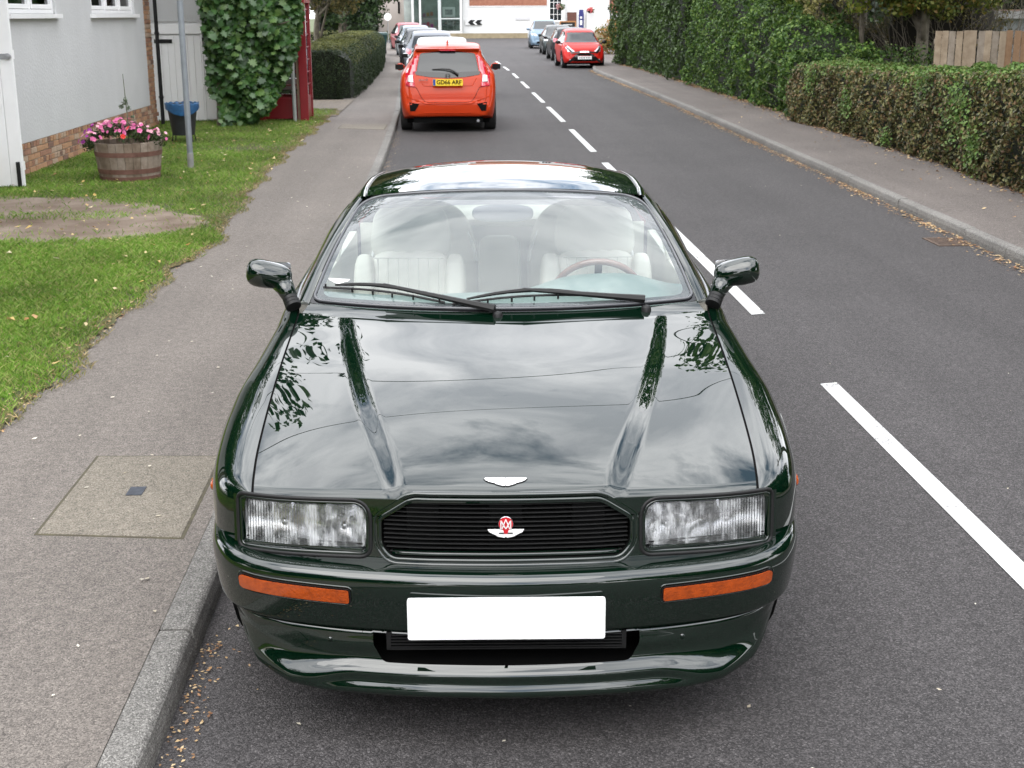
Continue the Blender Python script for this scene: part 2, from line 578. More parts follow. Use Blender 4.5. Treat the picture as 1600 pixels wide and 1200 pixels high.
# ================================================================== ground, road, kerbs, pavements
def asphalt(name, dark, light, speck=.5, chip_scale=170, patch=.18, tint=(1, 1, 1)):
    m, nt, b = mat_new(name)
    N, L = nt.nodes, nt.links
    tc = N.new("ShaderNodeTexCoord")
    v = N.new("ShaderNodeTexVoronoi"); v.inputs["Scale"].default_value = chip_scale
    L.new(tc.outputs["Object"], v.inputs["Vector"])
    sp = N.new("ShaderNodeSeparateColor"); L.new(v.outputs["Color"], sp.inputs[0])
    r = N.new("ShaderNodeValToRGB")
    e = r.color_ramp.elements
    e[0].position = 0; e[0].color = (*[d * .55 for d in dark], 1)
    e[1].position = 1; e[1].color = (*light, 1)
    q = e.new(.45); q.color = (*dark, 1)
    q = e.new(.93); q.color = (*[(d + l) / 2 for d, l in zip(dark, light)], 1)
    L.new(sp.outputs[0], r.inputs[0])
    n2 = N.new("ShaderNodeTexNoise"); n2.inputs["Scale"].default_value = .55; n2.inputs["Detail"].default_value = 8; n2.inputs["Roughness"].default_value = .62
    L.new(tc.outputs["Object"], n2.inputs["Vector"])
    mr = N.new("ShaderNodeMapRange"); mr.inputs[1].default_value = .3; mr.inputs[2].default_value = .7
    mr.inputs[3].default_value = 1 - patch; mr.inputs[4].default_value = 1 + patch
    L.new(n2.outputs["Fac"], mr.inputs[0])
    hs = N.new("ShaderNodeHueSaturation"); L.new(mr.outputs[0], hs.inputs["Value"]); L.new(r.outputs[0], hs.inputs["Color"])
    n3 = N.new("ShaderNodeTexNoise"); n3.inputs["Scale"].default_value = 22; n3.inputs["Detail"].default_value = 5; n3.inputs["Roughness"].default_value = .7
    L.new(tc.outputs["Object"], n3.inputs["Vector"])
    m3 = N.new("ShaderNodeMapRange"); m3.inputs[1].default_value = .3; m3.inputs[2].default_value = .7; m3.inputs[3].default_value = .82; m3.inputs[4].default_value = 1.18
    L.new(n3.outputs["Fac"], m3.inputs[0])
    h2 = N.new("ShaderNodeHueSaturation"); L.new(m3.outputs[0], h2.inputs["Value"]); L.new(hs.outputs[0], h2.inputs["Color"])
    # long faint wheel tracks and drag marks
    mp = N.new("ShaderNodeMapping"); mp.inputs["Scale"].default_value = (2.2, .10, 1)
    n4 = N.new("ShaderNodeTexNoise"); n4.inputs["Scale"].default_value = 1.0; n4.inputs["Detail"].default_value = 6; n4.inputs["Roughness"].default_value = .55
    L.new(tc.outputs["Object"], mp.inputs[0]); L.new(mp.outputs[0], n4.inputs["Vector"])
    m4 = N.new("ShaderNodeMapRange"); m4.inputs[1].default_value = .3; m4.inputs[2].default_value = .7; m4.inputs[3].default_value = 1 - speck * .22; m4.inputs[4].default_value = 1 + speck * .22
    L.new(n4.outputs["Fac"], m4.inputs[0])
    h3 = N.new("ShaderNodeHueSaturation"); L.new(m4.outputs[0], h3.inputs["Value"]); L.new(h2.outputs[0], h3.inputs["Color"])
    L.new(h3.outputs[0], b.inputs["Base Color"])
    b.inputs["Roughness"].default_value = .82
    b.inputs["Specular IOR Level"].default_value = .35
    bp = N.new("ShaderNodeBump"); bp.inputs["Strength"].default_value = .75; bp.inputs["Distance"].default_value = .004
    ad = N.new("ShaderNodeMath"); ad.operation = 'SUBTRACT'
    L.new(n3.outputs["Fac"], ad.inputs[0]); L.new(v.outputs["Distance"], ad.inputs[1])
    L.new(ad.outputs[0], bp.inputs["Height"]); L.new(bp.outputs[0], b.inputs["Normal"])
    return m
M['road'] = asphalt("road_asphalt", (.046, .0425, .0425), (.140, .130, .129), chip_scale=210, patch=.12)
M['path'] = asphalt("path_asphalt", (.148, .130, .115), (.265, .235, .205), chip_scale=230, patch=.12)
M['path_r'] = asphalt("path_asphalt_far", (.125, .108, .098), (.24, .212, .19), chip_scale=200, patch=.16)
M['kerb'] = asphalt("kerb_concrete", (.155, .148, .136), (.36, .345, .32), chip_scale=240, patch=.2)
M['slab'] = asphalt("slab_concrete", (.178, .157, .126), (.29, .26, .21), chip_scale=210, patch=.12)
M['soil'] = pm("bare_soil", (.10, .065, .04), .95, col2=(.27, .20, .145), scale=2.2, bump=.9, bscale=30, detail=9)
M['turf'] = pm("turf_soil", (.045, .06, .015), .95, col2=(.10, .085, .035), scale=3.0, bump=.8, bscale=60, detail=8)
M['drive'] = asphalt("drive_concrete", (.16, .132, .105), (.28, .24, .19), chip_scale=90, patch=.25)

LK = interp([(-70, -.8), (-6, -.81), (4, -.85), (17, -.925), (25, -1.03), (34, -1.30), (42, -1.56), (52, -1.85), (60, -2.05), (70, -2.6), (78, -3.1), (90, -4.4), (100, -6.4), (104, -8.0)])
RK = interp([(-70, 3.9), (-6, 4.30), (9.5, 4.62), (19, 4.86), (30, 5.05), (44, 5.10), (47, 5.35), (52, 5.95), (60, 6.3), (80, 7.9), (92, 9.8), (102, 13.5)])
KH = .10

def sheet(name, poly, z, mat, cuts=0, kind=None, parent=None):
    vs = [Vector(p) for p in poly]
    es = [(i, (i + 1) % len(vs)) for i in range(len(vs))]
    r = delaunay_2d_cdt(vs, es, [], 1, 1e-6)
    mb = MB(); mb.add([(v.x, v.y, z) for v in r[0]], [tuple(f) for f in r[2]])
    o = mb.build(name, mat, parent)
    if o.data.polygons and o.data.polygons[0].normal.z < 0: o.data.flip_normals()
    if kind: o["kind"] = kind
    return o

ysd = [-70, -6] + list(np.linspace(0, 104, 53))
gsh = sheet("ground", [(-400, -300), (400, -300), (400, 700), (-400, 700)], -.02, pm("ground_grass", (.05, .075, .02), .95, col2=(.09, .10, .035), scale=.4, bump=.5, bscale=6, detail=8), kind="structure")
road = sheet("road", [(float(LK(y)), y) for y in ysd] + [(-60, 106), (-60, 118), (60, 118), (60, 104.5)] + [(float(RK(min(y, 102))), min(y, 102.0)) for y in ysd[::-1] if y <= 102], 0.0, M['road'], kind="structure")

# kerbs: one stone after another
def kerb(name, line, y0, y1, side, n_single):
    root = thing(name, None, None); root["kind"] = "structure"
    L0 = .915; y = y0; i = 0
    prof = [(0, -.02), (0.0, .045), (.008, .084), (.016, .095), (.028, KH), (.112, KH), (.112, -.02)]      # distance from the road edge, height
    while y < y1:
        y2 = y + L0 - .008
        a, b = float(line(y)), float(line(y2))
        j = RNG.uniform(-.003, .003); jz = RNG.uniform(-.004, .003)
        mb = MB(); vs = []
        for (yy, xx) in ((y, a), (y2, b)):
            for (d, z) in prof: vs.append((xx + side * (d + j), yy, z + (jz if z > .03 else 0)))
        n = len(prof)
        fs = [tuple(range(n)), tuple(range(2 * n - 1, n - 1, -1))] + [(q, q + n, (q + 1) % n + n, (q + 1) % n) for q in range(n)]
        mb.add(vs, fs)
        mb.build("kerb_stone", M['kerb'], root, bevel=.004 if y < 12 else 0, segs=1)
        y += L0; i += 1
    return root
kerb("kerb", LK, -.02, 66, -1, 80)
kerb("kerb", RK, 6.3, 60, 1, 70)
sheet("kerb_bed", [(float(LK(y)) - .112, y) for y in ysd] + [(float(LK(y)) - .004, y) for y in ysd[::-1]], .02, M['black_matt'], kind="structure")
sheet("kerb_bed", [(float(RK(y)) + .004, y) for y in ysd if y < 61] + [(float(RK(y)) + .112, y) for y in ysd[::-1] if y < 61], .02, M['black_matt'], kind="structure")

# pavements
GE = interp([(-70, -2.1), (-6, -2.10), (5.5, -2.14), (9, -2.16), (10.3, -2.06), (12.4, -2.16), (15.8, -2.30), (22.3, -2.34), (27, -2.28), (30, -2.26), (45, -2.45), (57, -3.0), (66, -3.9), (80, -5.6), (100, -11)])
def blob(cx, cy, rx, ry, n=28, j=.08, seed=0):
    r = np.random.RandomState(seed)
    k = 1 + j * np.convolve(r.randn(n * 3), np.ones(3) / 3, 'same')[n:2 * n]
    return [(cx + rx * k[i] * math.cos(2 * math.pi * i / n), cy + ry * k[i] * math.sin(2 * math.pi * i / n)) for i in range(n)]
ysf = [-70, -6] + list(np.linspace(0, 98, 50))
pave = sheet("pavement", [(float(LK(y)) - .112, y) for y in ysf] + [(float(GE(y)) - .25, y) for y in ysf[::-1]], KH - .004, M['path'], kind="structure")
sheet("pavement", [(float(RK(y)) + .112, y) for y in ysf] + [(15.5, 98), (10.0, 60), (7.2, 48), (7.2, 30), (7.0, 10), (6.6, -70)], KH - .004, M['path_r'], kind="structure")
_gy = [-70, -20] + list(np.linspace(-6, 26.3, 320))
verge = sheet("grass_verge", [(float(GE(y)) - .03 + .022 * math.sin(y * 9.1) + .018 * math.sin(y * 23.7 + 1) + float(RNG.uniform(-.012, .012)), y) for y in _gy] + [(-14, 26.3), (-14, -70)], KH + .006, M['turf'], kind="structure")
# gravel drive apron in the grass, the worn patch and the cross path by the hedge
apron_poly = [(-9, 14.0), (-5.6, 13.75), (-5.2, 13.55), (-4.9, 13.60), (-4.4, 13.38), (-3.9, 13.42), (-3.55, 13.1), (-3.1, 12.85), (-2.75, 12.25), (-2.45, 12.0), (-2.28, 11.6), (-2.40, 11.25), (-2.35, 11.0), (-2.70, 10.72), (-3.05, 10.60), (-3.3, 10.35), (-3.7, 10.62), (-4.2, 10.80), (-4.6, 11.05), (-5.2, 10.95), (-6, 10.8), (-9, 10.6)]
M['worn'] = pm("worn_earth", (.085, .052, .032), .95, col2=(.25, .20, .155), scale=1.6, bump=1.0, bscale=24, detail=12)
sheet("drive", apron_poly, KH + .011, M['worn'], kind="structure")
sheet("path", [(-2.22, 24.2), (-2.22, 28.9), (-9, 28.9), (-9, 26.4), (-3.2, 24.3)], KH + .011, M['drive'], kind="structure")

# concrete inspection covers in the pavement
def cover(name, label, poly, cat="manhole cover"):
    t = thing(name, label, cat, (sum(p[0] for p in poly) / 4, sum(p[1] for p in poly) / 4, KH - .004))
    cx, cy = t.location.x, t.location.y
    q = [(a - cx, b - cy) for a, b in poly]
    mb = MB(); mb.prism(offset_poly(q, -.006), -.02, .004, 'xy'); mb.build("slab", M['slab'], t, bevel=.002, segs=1)
    mb = MB(); mb.prism(offset_poly(q, .006), -.022, .0012, 'xy'); mb.build("joint", pm("dark_joint", (.05, .042, .03), .9, col2=(.09, .08, .045), scale=14), t)
    return t
cv = cover("inspection_cover", "pale square concrete slab with small dark metal plate beside the green coupe", [(-1.60, 4.42), (-1.035, 4.35), (-1.045, 5.24), (-1.60, 5.27)])
mb = MB(); mb.box(-.035, .03, -.035, .055, .0045, .0075); mb.build("metal_plate", pm("dull_steel", (.06, .068, .085), .4, .4, var=.3, scale=60), cv)
cover("inspection_cover", "narrow pale concrete slab across the far pavement near the red kiosk", [(-1.96, 21.62), (-1.15, 21.3), (-1.14, 22.35), (-1.95, 22.45)])

# centre line dashes
M['line'] = pm("road_paint", (.44, .44, .43), .6, col2=(.58, .58, .565), scale=9, bump=.4, bscale=150, detail=9)
def worn(m):
    nt = m.node_tree; b = nt.nodes["Principled BSDF"]
    tc = nt.nodes.new("ShaderNodeTexCoord"); n = nt.nodes.new("ShaderNodeTexNoise"); n.inputs["Scale"].default_value = 55; n.inputs["Detail"].default_value = 8; n.inputs["Roughness"].default_value = .75
    nt.links.new(tc.outputs["Object"], n.inputs["Vector"])
    n2 = nt.nodes.new("ShaderNodeTexNoise"); n2.inputs["Scale"].default_value = 3; nt.links.new(tc.outputs["Object"], n2.inputs["Vector"])
    ad = nt.nodes.new("ShaderNodeMath"); ad.operation = 'MULTIPLY_ADD'; ad.inputs[1].default_value = .55
    nt.links.new(n2.outputs["Fac"], ad.inputs[0]); nt.links.new(n.outputs["Fac"], ad.inputs[2])
    r = nt.nodes.new("ShaderNodeValToRGB"); r.color_ramp.elements[0].position = .58; r.color_ramp.elements[0].color = (0, 0, 0, 1); r.color_ramp.elements[1].position = .66
    nt.links.new(ad.outputs[0], r.inputs[0]); nt.links.new(r.outputs[0], b.inputs["Alpha"])
worn(M['line'])
for (y0, y1) in ((-.2, .9), (2.75, 6.47), (8.1, 11.9), (13.3, 17.0), (18.4, 22.1), (23.7, 27.6), (29.0, 32.8), (34.8, 38.2), (40.4, 43.6), (46.0, 49.3), (51.8, 55.2)):
    xc = lambda y: float(np.interp(y, [0, 12, 25, 44, 56], [2.055, 2.10, 2.155, 2.18, 2.0]))
    w = .050
    P = [(xc(y) - w, y) for y in np.linspace(y0, y1, 8)] + [(xc(y) + w, y + .02) for y in np.linspace(y1, y0, 8)]
    o = sheet("centre_line_dash", P, .004, M['line'], parent=road)

# road gully
g = thing("drain_grate", "rusty square drain grate set in the road by the far kerb, among leaves", "drain", (4.46, 10.72, .0))
M['rust'] = pm("rusty_iron", (.05, .035, .028), .7, col2=(.13, .085, .06), scale=14, bump=.4, bscale=80)
mb = MB()
for (a, b, c, d) in ((-.17, .15, -.2, -.175), (-.17, .15, .175, .2), (-.17, -.145, -.175, .175), (.125, .15, -.175, .175)): mb.box(a, b, c, d, .001, .008)
mb.build("frame", M['rust'], g)
for k in range(7):
    mb = MB(); mb.box(-.143, .123, -.158 + k * .048, -.132 + k * .048, .001, .007); mb.build("grate_bar", M['rust'], g)
mb = MB(); mb.box(-.145, .125, -.175, .175, .0008, .0018); mb.build("void", M['black_matt'], g)

# ------------------------------------------------------------------ grass and litter
def blades(name, pts, z, h, w, mat, seed=1, lean=.5):
    r = np.random.RandomState(seed); n = len(pts)
    an = r.uniform(0, 2 * math.pi, n); hh = h * r.uniform(.5, 1.25, n); ww = w * r.uniform(.7, 1.3, n)
    la = r.uniform(0, 2 * math.pi, n); ll = hh * r.uniform(.1, lean, n) * 1.6
    cx, cy = pts[:, 0], pts[:, 1]
    dx, dy = np.cos(an) * ww / 2, np.sin(an) * ww / 2
    tx, ty = np.cos(la) * ll, np.sin(la) * ll
    zz = np.full(n, z) if np.isscalar(z) else z
    V = np.stack([np.stack([cx - dx, cy - dy, zz], 1), np.stack([cx + dx, cy + dy, zz], 1),
                  np.stack([cx + dx * .7 + tx * .4, cy + dy * .7 + ty * .4, zz + hh * .6], 1), np.stack([cx + tx, cy + ty, zz + hh], 1)], 1).reshape(-1, 3)
    i = np.arange(n)[:, None] * 4
    F = np.concatenate([i + np.array([[0, 1, 2]]), i + np.array([[0, 2, 3]])], 0)
    o = link(name, np_mesh(name, V, F), mat); o["kind"] = "stuff"
    return o
M['grass'] = leaf_mat("grass_blades", [(.075, .155, .018), (.115, .235, .024), (.165, .30, .036), (.25, .35, .075), (.33, .29, .13)], .55, .3, .3)
M['grass_dry'] = leaf_mat("dry_grass", [(.10, .14, .03), (.26, .22, .10), (.36, .28, .15)], .7, .2, .2)
def scatter(n, x0, x1, y0, y1, seed):
    r = np.random.RandomState(seed)
    return np.stack([r.uniform(x0, x1, n), r.uniform(y0, y1, n)], 1)
P = np.vstack([scatter(150000, -4.6, -2.0, 4.4, 11.2, 3), scatter(80000, -5.4, -2.0, 10.5, 18, 4), scatter(60000, -5.5, -2.0, 18, 26, 5), scatter(40000, -9, -4.6, 4, 14, 6), scatter(70000, -6, -2.0, -1.5, 4.4, 8)])
edge = GE(P[:, 1]) + .06 * np.sin(P[:, 1] * 3.1) + .04 * np.sin(P[:, 1] * 7.7 + 1)
rr_ = np.random.RandomState(9).rand(len(P))
wob_ = .10 * np.sin(P[:, 0] * 5.1 + P[:, 1] * 2) + .07 * np.sin(P[:, 0] * 13 - P[:, 1] * 9)
ap_in = pt_in_poly(P[:, 0] + wob_, P[:, 1] + wob_ * .7, offset_poly(apron_poly, -.16)); ap_out = pt_in_poly(P[:, 0] + wob_, P[:, 1] + wob_ * .7, apron_poly)
apx = ap_in | (ap_out & (rr_ > .45))
isl = pt_in_poly(P[:, 0], P[:, 1], blob(-3.85, 12.1, .75, .28, seed=3))          # grassy island in the drive
bare = np.exp(-(((P[:, 0] + 3.0) / .55) ** 2 + ((P[:, 1] - 18.3) / .5) ** 2))
keep = (P[:, 0] < edge - .02) & ((~apx) | (isl & (rr_ < .5)) | (rr_ < .035)) & (rr_ > bare * .9)
# thin towards the path edge
de = edge - P[:, 0]
keep &= rr_ < np.clip(.25 + de * 2.2, 0, 1) + .0
P1 = P[keep]
blades("grass", P1, KH + .004, .038, .0055, M['grass'], 11, .9)
Pe = scatter(72000, -2.9, -1.95, -1.5, 26, 15)
ee = GE(Pe[:, 1]) + .06 * np.sin(Pe[:, 1] * 3.1) + .04 * np.sin(Pe[:, 1] * 7.7 + 1)
de = ee - Pe[:, 0]
Pe = Pe[(de > -.045) & (np.random.RandomState(4).rand(len(Pe)) < np.exp(-np.clip(de, 0, 9) / .13))]
blades("dry_grass_edge", Pe, KH + .003, .026, .006, M['grass_dry'], 12, 1.2)

def leaf_litter(name, pts, z, size, mat, seed=1, up=.25):
    """fallen leaves: small folded quads lying about"""
    r = np.random.RandomState(seed); n = len(pts)
    an = r.uniform(0, 2 * math.pi, n); s = size * r.uniform(.5, 1.4, n); wd = s * r.uniform(.45, .8, n)
    c, q = np.cos(an), np.sin(an)
    zz = (np.full(n, z) if np.isscalar(z) else z) + r.uniform(.001, .006, n)
    cx, cy = pts[:, 0], pts[:, 1]
    l1, l2 = r.uniform(0, up, n) * s, r.uniform(0, up, n) * s
    V = np.stack([np.stack([cx - c * s / 2, cy - q * s / 2, zz + l1], 1), np.stack([cx + q * wd / 2, cy - c * wd / 2, zz + l2], 1),
                  np.stack([cx + c * s / 2, cy + q * s / 2, zz + .15 * l1], 1), np.stack([cx - q * wd / 2, cy + c * wd / 2, zz + l2 * .6], 1)], 1).reshape(-1, 3)
    i = np.arange(n)[:, None] * 4
    F = np.concatenate([i + np.array([[0, 1, 2]]), i + np.array([[0, 2, 3]])], 0)
    o = link(name, np_mesh(name, V, F), mat); o["kind"] = "stuff"
    return o
M['litter'] = leaf_mat("fallen_leaves", [(.17, .09, .05), (.30, .17, .08), (.42, .29, .15), (.54, .42, .25), (.28, .12, .055)], .7, .1, .2)
M['litter_pale'] = leaf_mat("pale_flecks", [(.35, .30, .22), (.55, .50, .40), (.7, .66, .55)], .7, .1, .2)
r = np.random.RandomState(21)
def along(line, side, y0, y1, n, spread, off=0.0, gamma=1.0, patch=True):
    y = y0 + (y1 - y0) * r.rand(n) ** gamma
    d = np.abs(r.randn(n)) * spread + off
    if patch:
        k = .35 + .65 * (np.sin(y * 2.3) * .5 + .5) * (np.sin(y * .9 + 2) * .3 + .7)
        ok = r.rand(n) < k
        y, d = y[ok], d[ok]
    return np.stack([line(y) + side * d, y], 1)
leaf_litter("fallen_leaves", np.vstack([along(RK, -1, 8.2, 46, 9500, .075, .012)]), .004, .032, M['litter'], 31)
HB = interp([(8, 5.9), (13, 6.15), (15.4, 6.28), (19, 6.36), (22.5, 6.25), (24.5, 6.5), (32, 6.55), (42, 6.7), (49, 6.55)])
leaf_litter("fallen_leaves", np.vstack([along(HB, -1, 9, 48, 11000, .12, -.15), along(HB, -1, 9, 28, 700, .35, -.1)]), KH, .042, M['litter'], 32, .4)
leaf_litter("fallen_leaves", np.vstack([along(LK, 1, 1.6, 3.7, 520, .045, .012), along(LK, 1, 1.6, 4.2, 130, .11, .02), along(LK, 1, 15, 22, 900, .07, .012)]), .004, .013, M['litter'], 33, .3)
leaf_litter("fallen_leaves", np.vstack([scatter(90, -2.0, -1.0, 3, 20, 41), scatter(60, 4.8, 6.2, 9, 30, 42)]), KH, .022, M['litter_pale'], 34, .2)
leaf_litter("fallen_leaves", scatter(160, -.6, 4.4, 2, 30, 43), .003, .014, M['litter_pale'], 35, .2)
pl = scatter(420, -5.2, -2.2, 5, 24, 44); leaf_litter("fallen_leaves", pl, KH + .03, .05, leaf_mat("lawn_leaves", [(.30, .14, .05), (.62, .52, .28), (.48, .33, .10), (.66, .60, .42)], .6, .2, .2), 36, .5)
leaf_litter("fallen_leaves", np.vstack([along(GE, -1, 3.5, 25, 1500, .10, -.02, patch=False)]), KH + .01, .018, M['litter'], 37, .4)
# a few big dry leaves that lie apart from each other
big = pm("dry_maple_leaf", (.42, .26, .10), .7, col2=(.60, .42, .20), scale=30)
for k, (x, y, a, rx, lab) in enumerate([(-3.35, 6.55, .4, -2.98, "orange dry maple leaf lying on the grass"), (-3.0, 9.0, 1.9, 0, "pale dry maple leaf on the lawn near the path edge"), (-2.05, 10.2, .9, 0, "white scrap of dry leaf on the pavement edge by the grass")][:3]):
    pass
# ================================================================== the dark green coupe
CAR = thing("sports_coupe", "dark green sports coupe facing the camera in the foreground with a blank white plate", "car",
            (0.1293, 3.0453, 0.0), -0.0393)
GP = M['green_paint']

c_plan = interp([(-.2, .107), (0, .100), (.2, .107), (.4, .132), (.6, .168), (.72, .207), (.78, .240), (.83, .285), (.865, .335), (.895, .43), (.912, .55), (.925, .75)])
def y_nose(x, z): return c_plan(np.abs(x)) + .15 * (z - .62)
zc_f = interp([(0, .680), (.10, .716), (.2, .744), (.35, .776), (.6, .822), (.9, .866), (1.2, .903), (1.4, .929), (1.7, .965)])
l3x = interp([(.10, .700), (.205, .715), (.30, .728), (.43, .741), (.55, .748), (.75, .756), (.93, .761), (1.15, .765), (1.4, .767), (1.55, .785), (1.8, .805), (2.4, .815), (3.0, .80), (3.5, .775), (3.9, .735), (4.3, .70), (4.62, .66)])
l3z = interp([(.10, .672), (.205, .690), (.33, .715), (.5, .748), (.75, .797), (.93, .832), (1.15, .870), (1.4, .913), (1.6, .938), (2.4, .955), (3.0, .968), (3.5, .970), (3.9, .955), (4.3, .938), (4.62, .90)])
l6x = interp([(.10, .70), (.205, .722), (.24, .772), (.285, .818), (.335, .850), (.43, .880), (.55, .900), (.75, .917), (.93, .922), (1.15, .911), (1.4, .902), (1.8, .897), (2.4, .900), (3.0, .922), (3.54, .930), (3.9, .915), (4.3, .86), (4.5, .80), (4.62, .73)])
l6z = interp([(.2, .60), (.75, .62), (1.2, .61), (2.0, .60), (3.2, .63), (4.0, .62), (4.62, .60)])
xi_f = interp([(.05, .258), (.11, .265), (.347, .316), (.69, .413), (1.0, .487), (1.17, .522), (1.4, .560)])
def smooth01(t):
    t = np.clip(t, 0, 1); return t * t * (3 - 2 * t)
def z_bonnet(x, y):
    ax = np.abs(x)
    xe = l3x(y); ze = l3z(y); zc = zc_f(y)
    h = np.interp(y, [.1, .3, .9, 1.35, 1.45], [.013, .016, .013, .006, .0])
    w = np.interp(y, [.1, .4, 1.2], [.068, .080, .055])
    xi = xi_f(y)
    S = smooth01((ax - xi) / w)
    z = zc - h * S - (zc - h - ze) * (np.clip(ax / xe, 0, 1.2)) ** 2.3
    d = y - c_plan(ax) - .012
    z = z - .016 * np.clip(1 - d / .045, 0, 1.3) ** 2
    return z
# bonnet -----------------------------------------------------------
def bonnet_fn(u, v):            # u in -1..1 across, v 0..1 back
    au = np.abs(u)
    y0 = y_nose(u * .715, .70) + .002
    y1 = 1.300 + .15 * au ** 2.2
    y = y0 + (y1 - y0) * v
    x = u * (l3x(y) - .0035)
    return x, y, z_bonnet(x, y)
ub = np.sign(np.linspace(-1, 1, 241)) * np.abs(np.linspace(-1, 1, 241))
vb = np.concatenate([np.linspace(0, .05, 14)[:-1], np.linspace(.05, 1, 90)])
bonnet = surf("bonnet", bonnet_fn, ub, vb, GP, CAR, thick=.012)
# bonnet nose lips dropping between lamps and grille
ztop = lambda x: .7085 - .018 * (abs(x) / .72) ** 2.5
def lip_poly(s):
    p = [(.247, .7105), (.262, .7045), (.30, .688), (.335, .670), (.350, .660), (.366, .657), (.374, .668), (.388, .690), (.405, .698), (.45, .7005), (.55, .6985), (.66, .6945), (.712, .690)]
    q = [(x, ztop(x) + .0015) for x in np.linspace(.712, .247, 24)]
    return [(s * a, b) for a, b in p + q[1:-1]]
def nose_fn(off):
    def f(u, v):
        return u, y_nose(u, v) + off, v
    return f
for s in (-1, 1):
    cdt_panel("bonnet_lip", nose_fn(-.001), lip_poly(s), step=.02, edge=.008, mat=GP, parent=CAR, nsign=1.0, thick=.01)
# nose panel -------------------------------------------------------
def lamp_poly(s, grow=0.0):
    p = rounded([(.386, .553), (.750, .545), (.752, .679), (.386, .6905)], [.022, .012, .012, .045], 6)
    if grow: p = offset_poly(p, grow)
    return [(s * a, b) for a, b in p]
def grille_poly(grow=0.0):
    p = rounded([(-.318, .545), (.318, .545), (.3475, .580), (.3475, .650), (.262, .7055), (-.262, .7055), (-.3475, .650), (-.3475, .580)], [.03, .03, .03, .012, .02, .02, .012, .03], 5)
    return offset_poly(p, grow) if grow else p
outer = [(-.776, .515), (.776, .515), (.776, .684)] + [(x, ztop(x) - .004) for x in np.linspace(.72, .42, 10)] + [(.398, .694), (.384, .680), (.372, .656), (.348, .6565), (.262, .7075)] + \
        [(-.262, .7075), (-.348, .6565), (-.372, .656), (-.384, .680), (-.398, .694)] + [(x, ztop(x) - .004) for x in np.linspace(-.42, -.72, 10)] + [(-.776, .684)]
# the lamp openings are cut a little smaller at the top so the surround covers the trimmed edge
def hole_lamp(s):
    return [(s * a, b) for a, b in rounded([(.383, .549), (.754, .541), (.755, .6795), (.40, .6885), (.383, .664)], [.02, .012, .01, .02, .02], 4)]
gh = rounded([(-.318, .546), (.318, .546), (.3455, .580), (.3455, .648), (.262, .7015), (-.262, .7015), (-.3455, .648), (-.3455, .580)], [.03, .03, .03, .012, .02, .02, .012, .03], 4)
cdt_panel("nose_panel", nose_fn(.0), outer, [hole_lamp(-1), hole_lamp(1), gh], step=.02, edge=.009, mat=GP, parent=CAR, nsign=1.0)

def rim_tube(name, poly, off, r, mat, parent, fn=None, n=8, zs=1.0):
    mb = MB()
    P = resample(poly, .012)
    pts = []
    for a, b in P:
        if fn: pts.append(tuple(float(q) for q in fn(np.array([a]), np.array([b]), off)))
        else: pts.append((a, float(y_nose(np.array(a), b)) + off, b))
    mb.tube(pts, r, n, closed=True)
    return mb.build(name, mat, parent, smooth=True)

def skirt(name, poly, y_front, depth, mat, parent, shrink=1.0, back=True):
    """tunnel wall going rearwards from a nose outline, with an optional back plate"""
    P = resample(poly, .015)
    mb = MB(); n = len(P)
    cx = sum(p[0] for p in P) / n; cz = sum(p[1] for p in P) / n
    F = [(a, float(y_nose(np.array(a), b)) + y_front, b) for a, b in P]
    B = [(cx + (a - cx) * shrink, float(y_nose(np.array(a), b)) + y_front + depth, cz + (b - cz) * shrink) for a, b in P]
    mb.add(F + B, [(i, (i + 1) % n, (i + 1) % n + n, i + n) for i in range(n)] + ([tuple(range(n, 2 * n))] if back else []))
    return mb.build(name, mat, parent, fix=True)

